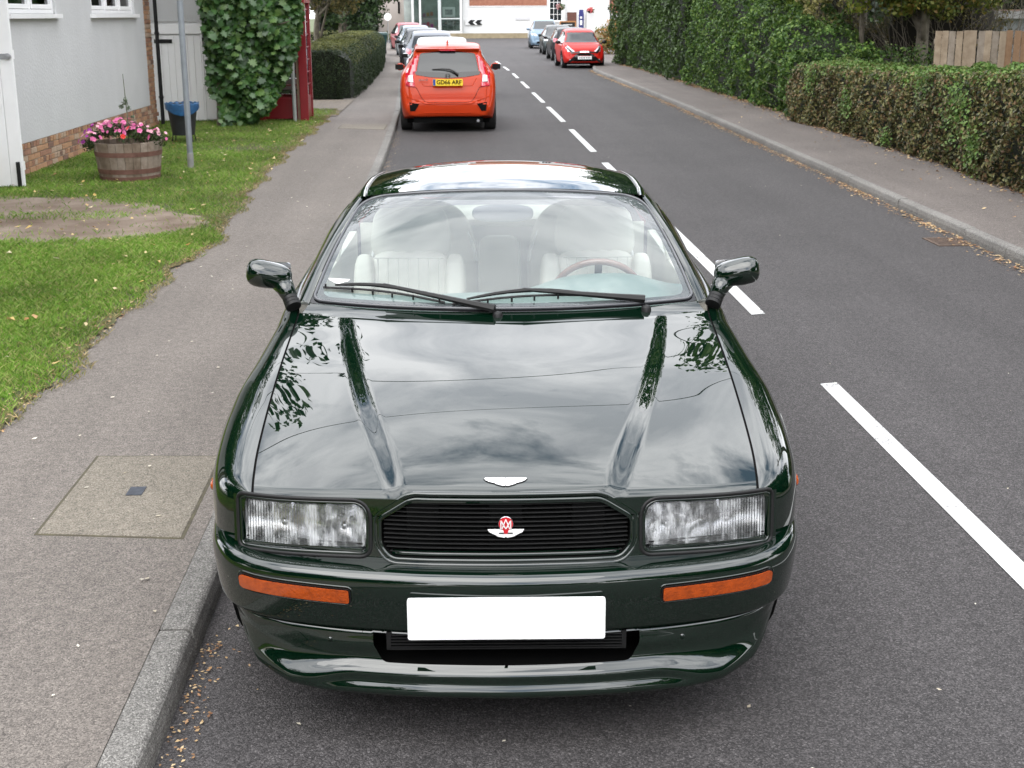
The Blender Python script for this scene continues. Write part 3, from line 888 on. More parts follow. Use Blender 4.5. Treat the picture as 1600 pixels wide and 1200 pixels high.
# lamp lens material: clear glass with cast flutes, bright streaks painted in for caught sky light
def lens_material():
    m, nt, b = mat_new("fluted_lens")
    nt.nodes.clear()
    out = nt.nodes.new("ShaderNodeOutputMaterial")
    t = nt.nodes.new("ShaderNodeBsdfTransparent"); t.inputs[0].default_value = (.93, .94, .94, 1)
    g = nt.nodes.new("ShaderNodeBsdfGlossy"); g.inputs["Roughness"].default_value = .03
    rf = nt.nodes.new("ShaderNodeBsdfRefraction"); rf.inputs["IOR"].default_value = 1.25; rf.inputs["Roughness"].default_value = .06
    fr = nt.nodes.new("ShaderNodeFresnel"); fr.inputs[0].default_value = 1.5
    tc = nt.nodes.new("ShaderNodeTexCoord")
    mp = nt.nodes.new("ShaderNodeMapping"); mp.inputs["Scale"].default_value = (1, 0, .12)
    w = nt.nodes.new("ShaderNodeTexWave"); w.inputs["Scale"].default_value = 38; w.inputs["Distortion"].default_value = 1.2; w.inputs["Detail"].default_value = 1
    bp = nt.nodes.new("ShaderNodeBump"); bp.inputs["Strength"].default_value = .8; bp.inputs["Distance"].default_value = .005
    nt.links.new(tc.outputs["Object"], mp.inputs[0]); nt.links.new(mp.outputs[0], w.inputs["Vector"]); nt.links.new(w.outputs["Fac"], bp.inputs["Height"])
    for q in (g, rf, fr): nt.links.new(bp.outputs[0], q.inputs["Normal"])
    m1 = nt.nodes.new("ShaderNodeMixShader"); m1.inputs[0].default_value = .30
    df = nt.nodes.new("ShaderNodeBsdfDiffuse"); df.inputs[0].default_value = (.8, .82, .83, 1)
    m0 = nt.nodes.new("ShaderNodeMixShader")
    mp2 = nt.nodes.new("ShaderNodeMapping"); mp2.inputs["Scale"].default_value = (1, .2, .33)
    nz = nt.nodes.new("ShaderNodeTexNoise"); nz.inputs["Scale"].default_value = 42; nz.inputs["Detail"].default_value = 3; nz.inputs["Roughness"].default_value = .6
    mr = nt.nodes.new("ShaderNodeMapRange"); mr.inputs[1].default_value = .44; mr.inputs[2].default_value = .68; mr.inputs[3].default_value = .10; mr.inputs[4].default_value = .75
    nt.links.new(tc.outputs["Object"], mp2.inputs[0]); nt.links.new(mp2.outputs[0], nz.inputs["Vector"]); nt.links.new(nz.outputs["Fac"], mr.inputs[0]); nt.links.new(mr.outputs[0], m0.inputs[0])
    nt.links.new(t.outputs[0], m0.inputs[1]); nt.links.new(df.outputs[0], m0.inputs[2])
    nt.links.new(m0.outputs[0], m1.inputs[1]); nt.links.new(rf.outputs[0], m1.inputs[2])
    m2 = nt.nodes.new("ShaderNodeMixShader")
    ml = nt.nodes.new("ShaderNodeMath"); ml.operation = 'MULTIPLY'; ml.inputs[1].default_value = 2.0; ml.use_clamp = True
    nt.links.new(fr.outputs[0], ml.inputs[0]); nt.links.new(ml.outputs[0], m2.inputs[0])
    nt.links.new(m1.outputs[0], m2.inputs[1]); nt.links.new(g.outputs[0], m2.inputs[2]); nt.links.new(m2.outputs[0], out.inputs[0])
    return m
M['lens_glass'] = lens_material()
def refl_material():
    m, nt, b = mat_new("lamp_reflector")
    b.inputs["Base Color"].default_value = (.95, .95, .96, 1); b.inputs["Metallic"].default_value = 1; b.inputs["Roughness"].default_value = .20
    tc = nt.nodes.new("ShaderNodeTexCoord")
    mp = nt.nodes.new("ShaderNodeMapping"); mp.inputs["Scale"].default_value = (1, .3, .25)
    n = nt.nodes.new("ShaderNodeTexNoise"); n.inputs["Scale"].default_value = 22; n.inputs["Detail"].default_value = 1
    bp = nt.nodes.new("ShaderNodeBump"); bp.inputs["Strength"].default_value = .5; bp.inputs["Distance"].default_value = .008
    nt.links.new(tc.outputs["Object"], mp.inputs[0]); nt.links.new(mp.outputs[0], n.inputs["Vector"])
    nt.links.new(n.outputs["Fac"], bp.inputs["Height"]); nt.links.new(bp.outputs[0], b.inputs["Normal"])
    return m
M['reflector'] = refl_material()

for s in (-1, 1):
    hl = None
    base = skirt("headlight", lamp_poly(s, .003), .004, .10, M['alloy'], CAR, .98, back=False)
    base["label"] = "rectangular clear headlight with fluted glass"
    rim_tube("surround", lamp_poly(s, .011), .002, .0062, M['black_trim'], base)
    rim_tube("trim_ring", lamp_poly(s, .002), .004, .0048, GP, base)
    # ledge below the glass
    cdt_panel("lens", lambda u, v: (u, y_nose(u, v) + .012 - .006 * np.cos((np.abs(u) - .568) / .19 * 1.4), v),
              [(s * a, b) for a, b in rounded([(.393, .566), (.742, .557), (.743, .672), (.392, .683)], [.012, .008, .008, .038], 5)], step=.02, edge=.012, mat=M['lens_glass'], parent=base, nsign=1)
    # reflector bowls: one wide main bowl, one smaller inner bowl
    cdt_panel("reflector_housing", nose_fn(.092), lamp_poly(s, -.004), step=.03, edge=.02, mat=pm("lamp_housing", (.45, .45, .46), .35, .6), parent=base, nsign=1)
    for (cx, hw, hh) in ((.625, .116, .060), (.452, .060, .060)):
        def bowl(u, v, cx=cx, hw=hw, hh=hh, s=s):
            x = s * (cx + u * hw); z = .618 + v * hh
            r2 = np.clip(u * u * .75 + v * v * .75, 0, 1.5)
            return x, y_nose(x, .6 + 0 * z) + .024 + .060 * np.clip(1 - r2 * .72, 0, 1), z
        surf("reflector", bowl, np.linspace(-1, 1, 15), np.linspace(-1, 1, 13), M['reflector'], base)
        bz = MB(); yy = float(y_nose(np.array(cx), .6))
        bz.lathe([(.0, -.004), (.010, -.002), (.012, .012), (.009, .05)], 12, (s * cx, yy + .030, .615), 'y')
        bz.build("bulb", M['chrome'], base, smooth=True)
    st = MB(); st.bar((s * .40, float(y_nose(np.array(.40), .575)) + .010, .5745), (s * .738, float(y_nose(np.array(.738), .57)) + .010, .5675), .004, .004)
    st.build("divider", M['black_trim'], base)
    lb = MB(); lb.bar((s * .40, float(y_nose(np.array(.40), .56)) + .002, .5595), (s * .742, float(y_nose(np.array(.742), .55)) + .004, .5515), .012, .009)
    lb.build("lower_bead", GP, base, bevel=.002)

# grille -----------------------------------------------------------
gr = skirt("grille", grille_poly(-.001), .006, .06, M['black_matt'], CAR, .99, back=True)
def grille_half(z):             # half width of the opening at height z
    if z > .650: return .345 - (z - .650) / (.7035 - .650) * .083
    if z < .580: return .318 + (z - .546) / (.034) * .026
    return .345
slat_grey = pm("slat_grey", (.022, .022, .022), .5, spec=.3)
k = 0
z = .6955
while z > .558:
    hw = grille_half(z) - .006
    xs = np.linspace(-hw, hw, 25)
    mb = MB(); n = len(xs)
    vs = []
    for x in xs:
        y = float(y_nose(np.array(x), z))
        for (dy, dz) in ((.008, .0011), (.008, -.0008), (.034, -.0060), (.034, -.004)): vs.append((x, y + dy, z + dz))
    fs = []
    for i in range(n - 1):
        for j in range(4):
            fs.append((i * 4 + j, i * 4 + (j + 1) % 4, (i + 1) * 4 + (j + 1) % 4, (i + 1) * 4 + j))
    mb.add(vs, fs); mb.build("slat", slat_grey, gr)
    z -= .01235
for x in (-.23, 0.0, .23):
    mb = MB(); y = float(y_nose(np.array(x), .63)); mb.box(x - .045, x + .045, y + .026, y + .034, .556, .70); mb.build("slat_holder", M['black_matt'], gr)
# painted grille surround: broad rounded lip
rim_tube("grille_surround", grille_poly(.004), .003, .0058, GP, gr)
lw = MB()
pts = [(x, float(y_nose(np.array(x), .552)) + .016, .5535) for x in np.linspace(-.315, .315, 21)]
lw.tube(pts, .0085, 8); lw.build("lower_lip", GP, gr, smooth=True)
rim_tube("bead", grille_poly(.018), .006, .0075, GP, gr)

# winged badges ----------------------------------------------------
wing_o = [(-.060, .0105), (-.056, .0125), (-.006, .0125), (0, .0112), (.006, .0125), (.056, .0125), (.060, .0105), (.055, .006), (.046, .002), (.030, -.0015), (.026, -.004), (.010, -.008), (.003, -.0085), (0, -.0068),
          (-.003, -.0085), (-.010, -.008), (-.026, -.004), (-.030, -.0015), (-.046, .002), (-.055, .006)]
def badge_fn(off):
    def f(u, v):                 # lies on the bonnet; v runs rearwards
        y = .172 + v * 1.75
        return u, y, z_bonnet(u, y) + off
    return f
b1 = cdt_panel("bonnet_badge", badge_fn(.0012), offset_poly(wing_o, .0015), step=.012, edge=.006, mat=M['black_gloss'], parent=CAR, nsign=1)
cdt_panel("wing_enamel", badge_fn(.0030), wing_o, step=.012, edge=.006, mat=M['white_paint'], parent=b1, nsign=1)
# grille badge
gy = float(y_nose(np.array(0.0), .632)) - .004
gb = MB(); gb.lathe([(0, 0), (.0205, 0), (.022, .002), (.022, .006), (0, .007)], 32, (0, gy, .647), 'y')
gbo = gb.build("grille_badge", M['chrome'], CAR, smooth='auto')
e = MB(); e.lathe([(0, -.0012), (.0195, -.0012), (.0195, .001)], 32, (0, gy, .647), 'y'); e.build("red_disc", M['red_enamel'], gbo)
w = MB()
wg = [(-.050, .014), (-.007, .014), (-.004, .008), (.004, .008), (.007, .014), (.050, .014), (.046, .007), (.030, -.001), (.022, -.006), (.006, -.0095), (.003, -.0095), (0, -.006), (-.003, -.0095), (-.006, -.0095), (-.022, -.006), (-.030, -.001), (-.046, .007)]
w.prism([(a, .616 + b) for a, b in wg], gy - .0005, gy + .004, 'xz'); w.build("wings", M['white_paint'], gbo)
for pl in ([(-.0135, -.013), (-.0135, .010), (-.0035, -.010)], [(.0135, -.013), (.0135, .010), (.0035, -.010)], [(-.0105, -.014), (0, .014), (.0105, -.014)], [(-.012, .009), (0, -.014), (.012, .009)]):
    t = MB()
    for i in range(len(pl) - 1):
        a, b = pl[i], pl[i + 1]
        t.bar((a[0], gy - .0022, .647 + a[1]), (b[0], gy - .0022, .647 + b[1]), .0024, .0016, up=(0, 1, 0))
    t.build("monogram_stroke", M['white_paint'], gbo)
t = MB(); t.box(-.019, .019, gy - .0018, gy, .6185, .6215); t.build("name_bar", M['black_gloss'], gbo)
t = MB(); t.prism([(-.007, .629), (.007, .629), (.0045, .6185), (-.0045, .6185)], gy - .0024, gy - .0006, 'xz'); t.build("red_drop", M['red_enamel'], gbo)

# bumper -----------------------------------------------------------
b_plan = interp([(-.2, .008), (0, 0), (.2, .008), (.4, .033), (.6, .076), (.68, .103), (.745, .138), (.79, .178), (.825, .232), (.852, .30), (.874, .40), (.892, .52), (.90, .60)])
_bx = np.concatenate([np.linspace(0, .76, 60), .92 - .16 * np.cos(np.linspace(0, math.pi / 2, 60))[::1][1:] ** 1.6])
_bx = np.concatenate([np.linspace(0, .73, 60), np.linspace(.735, .88, 60), np.linspace(.882, .90, 20)])
_by = b_plan(_bx)
_bs = np.concatenate([[0], np.cumsum(np.hypot(np.diff(_bx), np.diff(_by)))])
def plan_at(s):
    a = np.abs(s)
    x = np.interp(a, _bs, _bx); y = np.interp(a, _bs, _by)
    e = .02
    x2 = np.interp(a + e, _bs, _bx); y2 = np.interp(a + e, _bs, _by); x1 = np.interp(np.maximum(a - e, 0), _bs, _bx); y1 = np.interp(np.maximum(a - e, 0), _bs, _by)
    tx, ty = x2 - x1, y2 - y1
    l = np.hypot(tx, ty); tx, ty = tx / l, ty / l
    # outward normal (away from the car)
    sg_ = np.where(s >= 0, 1.0, -1.0)
    return sg_ * x, y, sg_ * ty, -tx
S_END = float(_bs[-1])
def sof(x): return float(np.interp(abs(x), _bx, _bs)) * (1 if x >= 0 else -1)
upper = [(-.135, .520), (-.10, .524), (-.06, .530), (-.030, .534), (-.012, .531), (-.001, .520), (.004, .503), (.005, .48), (.002, .45), (-.003, .41), (-.010, .372), (-.016, .360), (-.026, .356)]
lower = [(-.034, .352), (-.028, .346), (-.025, .335), (-.020, .31), (-.023, .285), (-.021, .268), (-.012, .256), (.000, .248), (.006, .238), (.006, .228), (.004, .218), (.010, .206), (.015, .194), (.014, .182), (.004, .172), (-.015, .167), (-.05, .165), (-.20, .165)]
side_lower = [(-.034, .352), (-.029, .346), (-.0265, .330), (-.025, .305), (-.024, .280), (-.021, .260), (-.014, .242), (-.004, .227), (.006, .215), (.013, .204), (.016, .194), (.014, .183), (.010, .174), (.004, .169), (-.006, .166), (-.02, .165), (-.05, .165), (-.20, .165)]
def prof_fn(pts, rise=False):
    P = np.array(spline_pts(pts, 10))
    P2 = np.array(spline_pts(side_lower, 10)) if rise else None
    L = np.concatenate([[0], np.cumsum(np.hypot(np.diff(P[:, 0]), np.diff(P[:, 1])))])
    def fn(s, v):
        o = np.interp(v, L, P[:, 0]); z = np.interp(v, L, P[:, 1])
        x, y, nx, ny = plan_at(s)
        a = np.abs(x)
        if rise:
            b_ = smooth01((a - .40) / .22)
            o = o * (1 - b_) + np.interp(v, L, P2[:, 0]) * b_; z = z * (1 - b_) + np.interp(v, L, P2[:, 1]) * b_
        if rise:
            o = o - .034 * smooth01((a - .52) / .34) * np.exp(-((z - .196) / .034) ** 2)
        k = np.clip((.375 - z) / .21, 0, 1)
        rs = np.interp(a, [0, .5, .61, .72, .775, .815, .855, .90], [0, 0, .010, .045, .085, .115, .14, .15])
        zz = z + rs * k
        oo = o - rs * k * .35
        if not rise:                      # the top ledge meets the nose; the end curls down a little
            zz = zz + np.interp(a, [0, .7, .85, .92], [0, .002, .012, .008]) * np.clip((z - .36) / .17, 0, 1)
        sd = np.interp(a, [0, .8, .9], [1, 1, .55])
        oo = np.where(oo < -.03, -.03 + (oo + .03) * sd, oo)
        return x + nx * oo, y + ny * oo, zz
    return fn, L, P
up_fn, upL, upP = prof_fn(upper)
lo_fn, loL, loP = prof_fn(lower, True)
def v_at(P, L, z):
    i = np.argmin(np.where(P[:, 0] > -.028, np.abs(P[:, 1] - z), 9)); return float(L[i])
ss = np.concatenate([np.linspace(-S_END, -.7, 60)[:-1], np.linspace(-.7, .7, 60), np.linspace(.7, S_END, 60)[1:]])
bumper = surf("front_bumper", up_fn, ss, np.linspace(0, upL[-1], 90), GP, CAR)
# lower valance with the air intake cut out
vt, vb_ = v_at(loP, loL, .349), v_at(loP, loL, .262)
iw = .365
hole = rounded([(-iw - .01, vt), (iw + .01, vt), (iw + .01, vt + .03), (iw - .015, vb_), (-iw + .015, vb_), (-iw - .01, vt + .03)], [.004, .004, .01, .02, .02, .01], 4)
cdt_panel("lower_valance", lo_fn, [(-S_END, .0), (S_END, .0), (S_END, loL[-1]), (-S_END, loL[-1])], [hole], step=.011, edge=.009, mat=GP, parent=CAR, nsign=-1.0)
ik = MB(); ik.box(-.40, .40, .06, .22, .235, .356); ik.f.pop(2)
ik.build("intake_tunnel", M['black_matt'], CAR, fix=False)
ig = MB(); ig.box(-.33, .33, .075, .09, .300, .352); igo = ig.build("intake_grille", M['black_matt'], CAR)
for zz in (.343, .334, .325, .316, .307):
    t = MB(); t.bar((-.322, .052, zz), (.322, .052, zz), .022, .0035); t.build("intake_slat", M['black_trim'], igo)
t = MB()
for s in (-1, 1): t.box(s * .326 - .006, s * .326 + .006, .042, .08, .300, .352)
t.box(-.332, .332, .042, .08, .298, .303); t.build("intake_frame", M['black_trim'], igo)
# indicators
def bump_patch(off):
    def f(u, v):
        a = np.interp(v, zz_v[0], zz_v[1])
        s = np.interp(np.abs(u), _bx, _bs) * np.sign(u)
        x, y, z = up_fn(s, a)
        X, Y, nx, ny = plan_at(s)
        return x + nx * off, y + ny * off, z
    return f
m_ = (upP[:, 0] > -.028) & (upP[:, 1] < .525)
zz_v = (upP[m_][::-1, 1], upL[m_][::-1])
for s in (-1, 1):
    pl = [(s * a, b) for a, b in rounded([(.428, .445), (.742, .449), (.742, .488), (.428, .4835)], [.008, .012, .014, .008], 4)]
    fr = cdt_panel("indicator", bump_patch(.0015), offset_poly(pl, .0045), step=.02, edge=.008, mat=M['black_gloss'], parent=CAR, nsign=-1)
    fr["label"] = "amber turn signal set in the bumper"
    cdt_panel("amber_lens", bump_patch(.0045), pl, step=.02, edge=.008, mat=M['amber'], parent=fr, nsign=-1, thick=.003)
    for q in range(5):
        t = MB(); zq = .4575 + q * .0052
        P = [bump_patch(.0050)(np.array([s * x]), np.array([zq])) for x in np.linspace(.455, .725, 14)]
        t.tube([tuple(float(c[0]) for c in p_) for p_ in P], .0010, 4); t.build("lens_rib", M['amber'], fr)
    rim_tube("recess_edge", offset_poly(pl, .008), .0, .0028, GP, fr, fn=lambda u, v, off: bump_patch(-.0008)(u, v))
    # jacking/tow plug and side repeater
    tp = MB(); P = lo_fn(np.array([s * .50]), np.array([v_at(loP, loL, .318)])); tp.lathe([(0, -.002), (.007, -.0015), (.008, .002)], 14, (float(P[0][0]), float(P[1][0]), float(P[2][0])), 'y'); tp.build("tow_plug", GP, CAR, smooth=True)
# number plate
pb = MB(); pb.prism(rounded([(-.268, .358), (.268, .358), (.268, .479), (-.268, .479)], .008, 4), -.014, -.006, 'xz')
pbo = pb.build("number_plate", M['plate_white'], CAR); pbo["label"] = "blank white number plate"
t = MB(); t.box(-.20, .20, -.006, .02, .37, .465); t.build("plate_bracket", M['black_trim'], pbo)

# wings and sides ---------------------------------------------------
R_AR, YF, YR, ZW = .372, .93, 3.54, .325
def zlow(y):
    z = np.where(y < .60, .50, .205)
    z = np.where(y > 4.05, .50, z)
    for yc in (YF, YR):
        d = np.abs(y - yc)
        a = ZW + np.sqrt(np.clip(R_AR ** 2 - d ** 2, 0, None))
        z = np.where(d < R_AR, np.maximum(a, .0), z)
        z = np.where((d < R_AR) & (y < .60), np.maximum(z, .50), z)
    return z
def side_profile(y, t):
    """t 0..2 from the shoulder over the widest line down to the lower edge zlow"""
    xs = l3x(y) + .0035; zs = l3z(y); xw = l6x(y); zw = np.minimum(l6z(y), zs - .05)
    n = np.interp(y, [.2, .5, .9, 1.5, 3.0, 4.0], [2.6, 2.7, 2.8, 2.2, 2.4, 2.4])
    zl = zlow(y)
    lo = np.clip(zw - zl, 0, None)                 # length below the widest line
    up = (zs - zw) + .6 * (xw - xs)                # length above it
    f = up / (up + lo)
    c = np.clip((zl - zw) / (zs - zw), 0, .98)     # an arch that rises above the widest line cuts the upper part
    tmax = np.arccos(c ** (n / 2)) / (math.pi / 2)
    tn = np.clip(t / 2, 0, 1)
    a = np.clip(tn / f, 0, 1) * tmax * math.pi / 2
    q = np.clip((tn - f) / np.maximum(1 - f, 1e-6), 0, 1)
    z2 = zw + (zl - zw) * q
    d = np.clip((zw - z2), 0, None)
    x2 = xw - .30 * d ** 2 - np.where(z2 < .30, (.30 - z2) * .35, 0)
    x1 = xs + (xw - xs) * np.sin(a) ** (2 / n); z1 = zw + (zs - zw) * np.cos(a) ** (2 / n)
    low = (tn > f) & (lo > 0)
    x = np.where(low, x2, x1); z = np.where(low, z2, z1)
    for yc in (YF, YR):
        rr = np.sqrt((y - yc) ** 2 + (z - ZW) ** 2)
        x = x + .012 * np.exp(-((rr - R_AR) / .030) ** 2) * np.clip((z - .2) * 10, 0, 1)
    return x, z
def side_surface(s):
    def f(u, v):
        x, z = side_profile(u, v); return s * x, u + 0 * v, z
    return f
def ycols(a, b, n): 
    return np.linspace(a, b, n)
tt = np.concatenate([np.linspace(0, 1, 26)[:-1], np.linspace(1, 2, 18)])
ys_w = np.unique(np.concatenate([[.222, .226, .231, .238], np.linspace(.245, .36, 24), np.linspace(.37, .599, 20), np.linspace(.601, YF + R_AR - .0005, 70), [YF + R_AR + .0005], np.linspace(1.303, 1.485, 8)]))
ys_d = np.linspace(1.489, 2.78, 40)
ys_q = np.unique(np.concatenate([np.linspace(2.784, YR - R_AR - .0005, 16), np.linspace(YR - R_AR + .0005, YR + R_AR - .0005, 60), np.linspace(YR + R_AR + .0005, 4.049, 5), np.linspace(4.051, 4.62, 30)]))
for s in (-1, 1):
    wgo = surf("front_wing", side_surface(s), ys_w, tt, GP, CAR, flip=(s > 0))
    dr = surf("door", side_surface(s), ys_d, tt, GP, CAR, flip=(s > 0))
    surf("rear_wing", side_surface(s), ys_q, tt, GP, CAR, flip=(s > 0))
    h = MB(); x_, z_ = side_profile(np.array([2.55]), np.array([.55])); h.box(s * float(x_[0]) - .012, s * float(x_[0]) + .012, 2.48, 2.62, float(z_[0]) - .012, float(z_[0]) + .012)
    h.build("door_handle", M['black_trim'], dr, bevel=.004)
    # side repeater lamp
    x_, z_ = side_profile(np.array([.50]), np.array([1.0]))
    t = MB(); t.lathe([(0, -.01), (.02, -.008), (.026, .0), (.026, .008)][::-1], 16, (0, 0, 0), 'x')
    me = t.mesh("side_repeater", True); me.transform(Matrix.Translation((s * (float(l6x(.60)) + .006), .60, .575)) @ Matrix.Diagonal((-s * 1.4, 1.4, .9, 1)))
    o = link("side_repeater", me, M['amber'], CAR); o["label"] = "small amber side repeater on the front wing"
    # inner arches and arch liner
    for yc in (YF, YR):
        t = MB(); t.lathe([(.376, s * .88), (.376, s * .55), (0.0, s * .55)], 28, (0, yc, ZW), 'x'); t.build("arch_liner", M['black_matt'], CAR)
    # wheels
    for yc in (YF, YR):
        cx = s * .772
        tr = MB()
        prof = [(.215, -.10), (.285, -.112), (.312, -.105), (.322, -.085), (.325, -.03), (.325, .03), (.322, .085), (.312, .105), (.285, .112), (.215, .10)]
        tr.lathe([(r, h) for r, h in prof], 40, (cx, yc, ZW), 'x')
        wh = tr.build("wheel", M['rubber'], CAR, smooth=True)
        rm = MB(); rm.lathe([(.217, .10), (.205, .095), (.195, .06), (.19, -.09), (.217, -.1)], 32, (cx, yc, ZW), 'x')
        rm.lathe([(0, s * .075), (.05, s * .08), (.06, s * .06), (.07, s * .055)], 24, (cx, yc, ZW), 'x')
        for q in range(5):
            an = q * 2 * math.pi / 5
            rm.bar((cx + s * .055, yc + .04 * math.cos(an), ZW + .04 * math.sin(an)), (cx + s * .07, yc + .2 * math.cos(an), ZW + .2 * math.sin(an)), .03, .06, up=(-math.sin(an) * 0 + 1, 0, 0))
        rm.build("rim", M['alloy'], wh, smooth='auto')
        dd = MB(); dd.lathe([(0, 0), (.14, 0), (.14, .02), (0, .02)], 24, (cx - .03, yc, ZW), 'x'); dd.build("brake_disc", M['alloy'], wh)

# underside
ub_ = MB()
ub_.box(-.70, .70, .30, 4.45, .16, .20); ub_.build("floor_pan", M['black_matt'], CAR)
t = MB(); t.box(-.56, .56, .24, 1.25, .20, .66); t.build("engine_bay", M['black_matt'], CAR)
# bonnet shut channel beneath the gaps
for s in (-1, 1):
    P = [(s * float(l3x(y)), y, float(l3z(y)) - .012) for y in np.linspace(.23, 1.45, 30)]
    t = MB(); t.tube(P, .008, 6); t.build("shut_channel", M['black_matt'], CAR, smooth=True)

# scuttle ------------------------------------------------------------
def scuttle_fn(u, v):
    au = np.abs(u)
    ya = 1.305 + .15 * au ** 2.2; yb = 1.392 + .125 * au ** 2.2
    y = ya + (yb - ya) * v
    x = u * (.764 - .024 * v)
    z = z_bonnet(x, np.minimum(y, 1.42)) * (1 - v) + (.935 + .010 * au ** 2) * v - .003 - .004 * np.sin(v * math.pi)
    return x, y, z
surf("scuttle_panel", scuttle_fn, np.linspace(-1, 1, 61), np.linspace(0, 1, 7), GP, CAR)
t = MB(); P = [tuple(float(c[0]) for c in scuttle_fn(np.array([u]), np.array([.02]))) for u in np.linspace(-.98, .98, 41)]
t.tube([(a, b - .004, c - .007) for a, b, c in P], .007, 6); t.build("scuttle_channel", M['black_matt'], CAR, smooth=True)

# windscreen ----------------------------------------------------------
def screen_fn(u, v, off=0.0):
    au = np.abs(u)
    x0, y0, z0 = .738 * u, 1.392 + .125 * au ** 2.2, .937 + .010 * au ** 2
    x1, y1, z1 = .603 * u, 2.165 + .105 * au ** 2.2, 1.284 - .047 * au ** 2.2
    b = 4 * v * (1 - v)
    x = x0 + (x1 - x0) * v + .008 * b * u
    y = y0 + (y1 - y0) * v - .010 * b
    z = z0 + (z1 - z0) * v + .020 * b + off
    return x, y, z
scr_poly = rounded([(-.985, .015), (.985, .015), (.985, .985), (-.985, .985)], [.05, .05, .16, .16], 8)
ws = cdt_panel("windscreen", screen_fn, scr_poly, step=.05, edge=.03, mat=M['screen'], parent=CAR, nsign=1)
inner = rounded([(-.950, .055), (.950, .055), (.950, .965), (-.950, .965)], [.06, .06, .18, .18], 8)
cdt_panel("screen_border", lambda u, v: screen_fn(u, v, -.003), rounded([(-1, 0), (1, 0), (1, 1), (-1, 1)], [.02, .02, .10, .10], 6), [inner], step=.05, edge=.03, mat=M['black_gloss'], parent=ws, nsign=1)
trim_mat = pm("bright_seal", (.06, .062, .068), .22, .0, .8)
P = resample(rounded([(-.985, .015), (.985, .015), (.985, .985), (-.985, .985)], [.05, .05, .16, .16], 8), .04)
t = MB(); t.tube([tuple(float(c[0]) for c in screen_fn(np.array([a]), np.array([b]), .0015)) for a, b in P], .0065, 6, closed=True)
t.build("screen_seal", trim_mat, ws, smooth=True)
# tint band at the top of the glass and corner sticker
band = pm("tint_band", (.42, .38, .45), .3)
bm_ = glass_mat("shade_band", (.60, .56, .66)); 
cdt_panel("shade_band", lambda u, v: screen_fn(u, v, -.0016), rounded([(-.945, .84), (.945, .84), (.945, .96), (-.945, .96)], [0, 0, .11, .11], 6), step=.06, edge=.04, mat=bm_, parent=ws, nsign=1)
stk = cdt_panel("corner_sticker", lambda u, v: screen_fn(u, v, .001), [(-.93 + a * 1.0, .165 + b * 2.2) for a, b in [(x + .045, y * .8) for x, y in wing_o]], step=.02, edge=.006, mat=M['white_paint'], parent=ws, nsign=1)

# A pillars, rails, roof ----------------------------------------------
rail_x = interp([(2.25, .622), (2.5, .640), (2.8, .645), (3.2, .640), (3.55, .635), (4.10, .640)])
rail_z = interp([(2.25, 1.229), (2.5, 1.236), (2.8, 1.234), (3.2, 1.212), (3.55, 1.165), (4.10, .965)])
roof_c = interp([(2.165, 1.286), (2.4, 1.303), (2.75, 1.310), (3.1, 1.298), (3.4, 1.265)])
def roof_fn(u, v):
    au = np.abs(u)
    y = 2.172 + .100 * au ** 2.2 + (3.40 - 2.172 - .04 * au ** 2.2) * v
    xr = (rail_x(y) - .030); zr = rail_z(y) + .012
    x = u * xr
    z = zr + (roof_c(y) - zr) * (1 - au ** 2.4)
    return x, y, z
roof = surf("roof", roof_fn, np.linspace(-1, 1, 81), np.linspace(0, 1, 50), GP, CAR)
sideb = lambda y: (l3x(y) + .006, l3z(y) + .004)
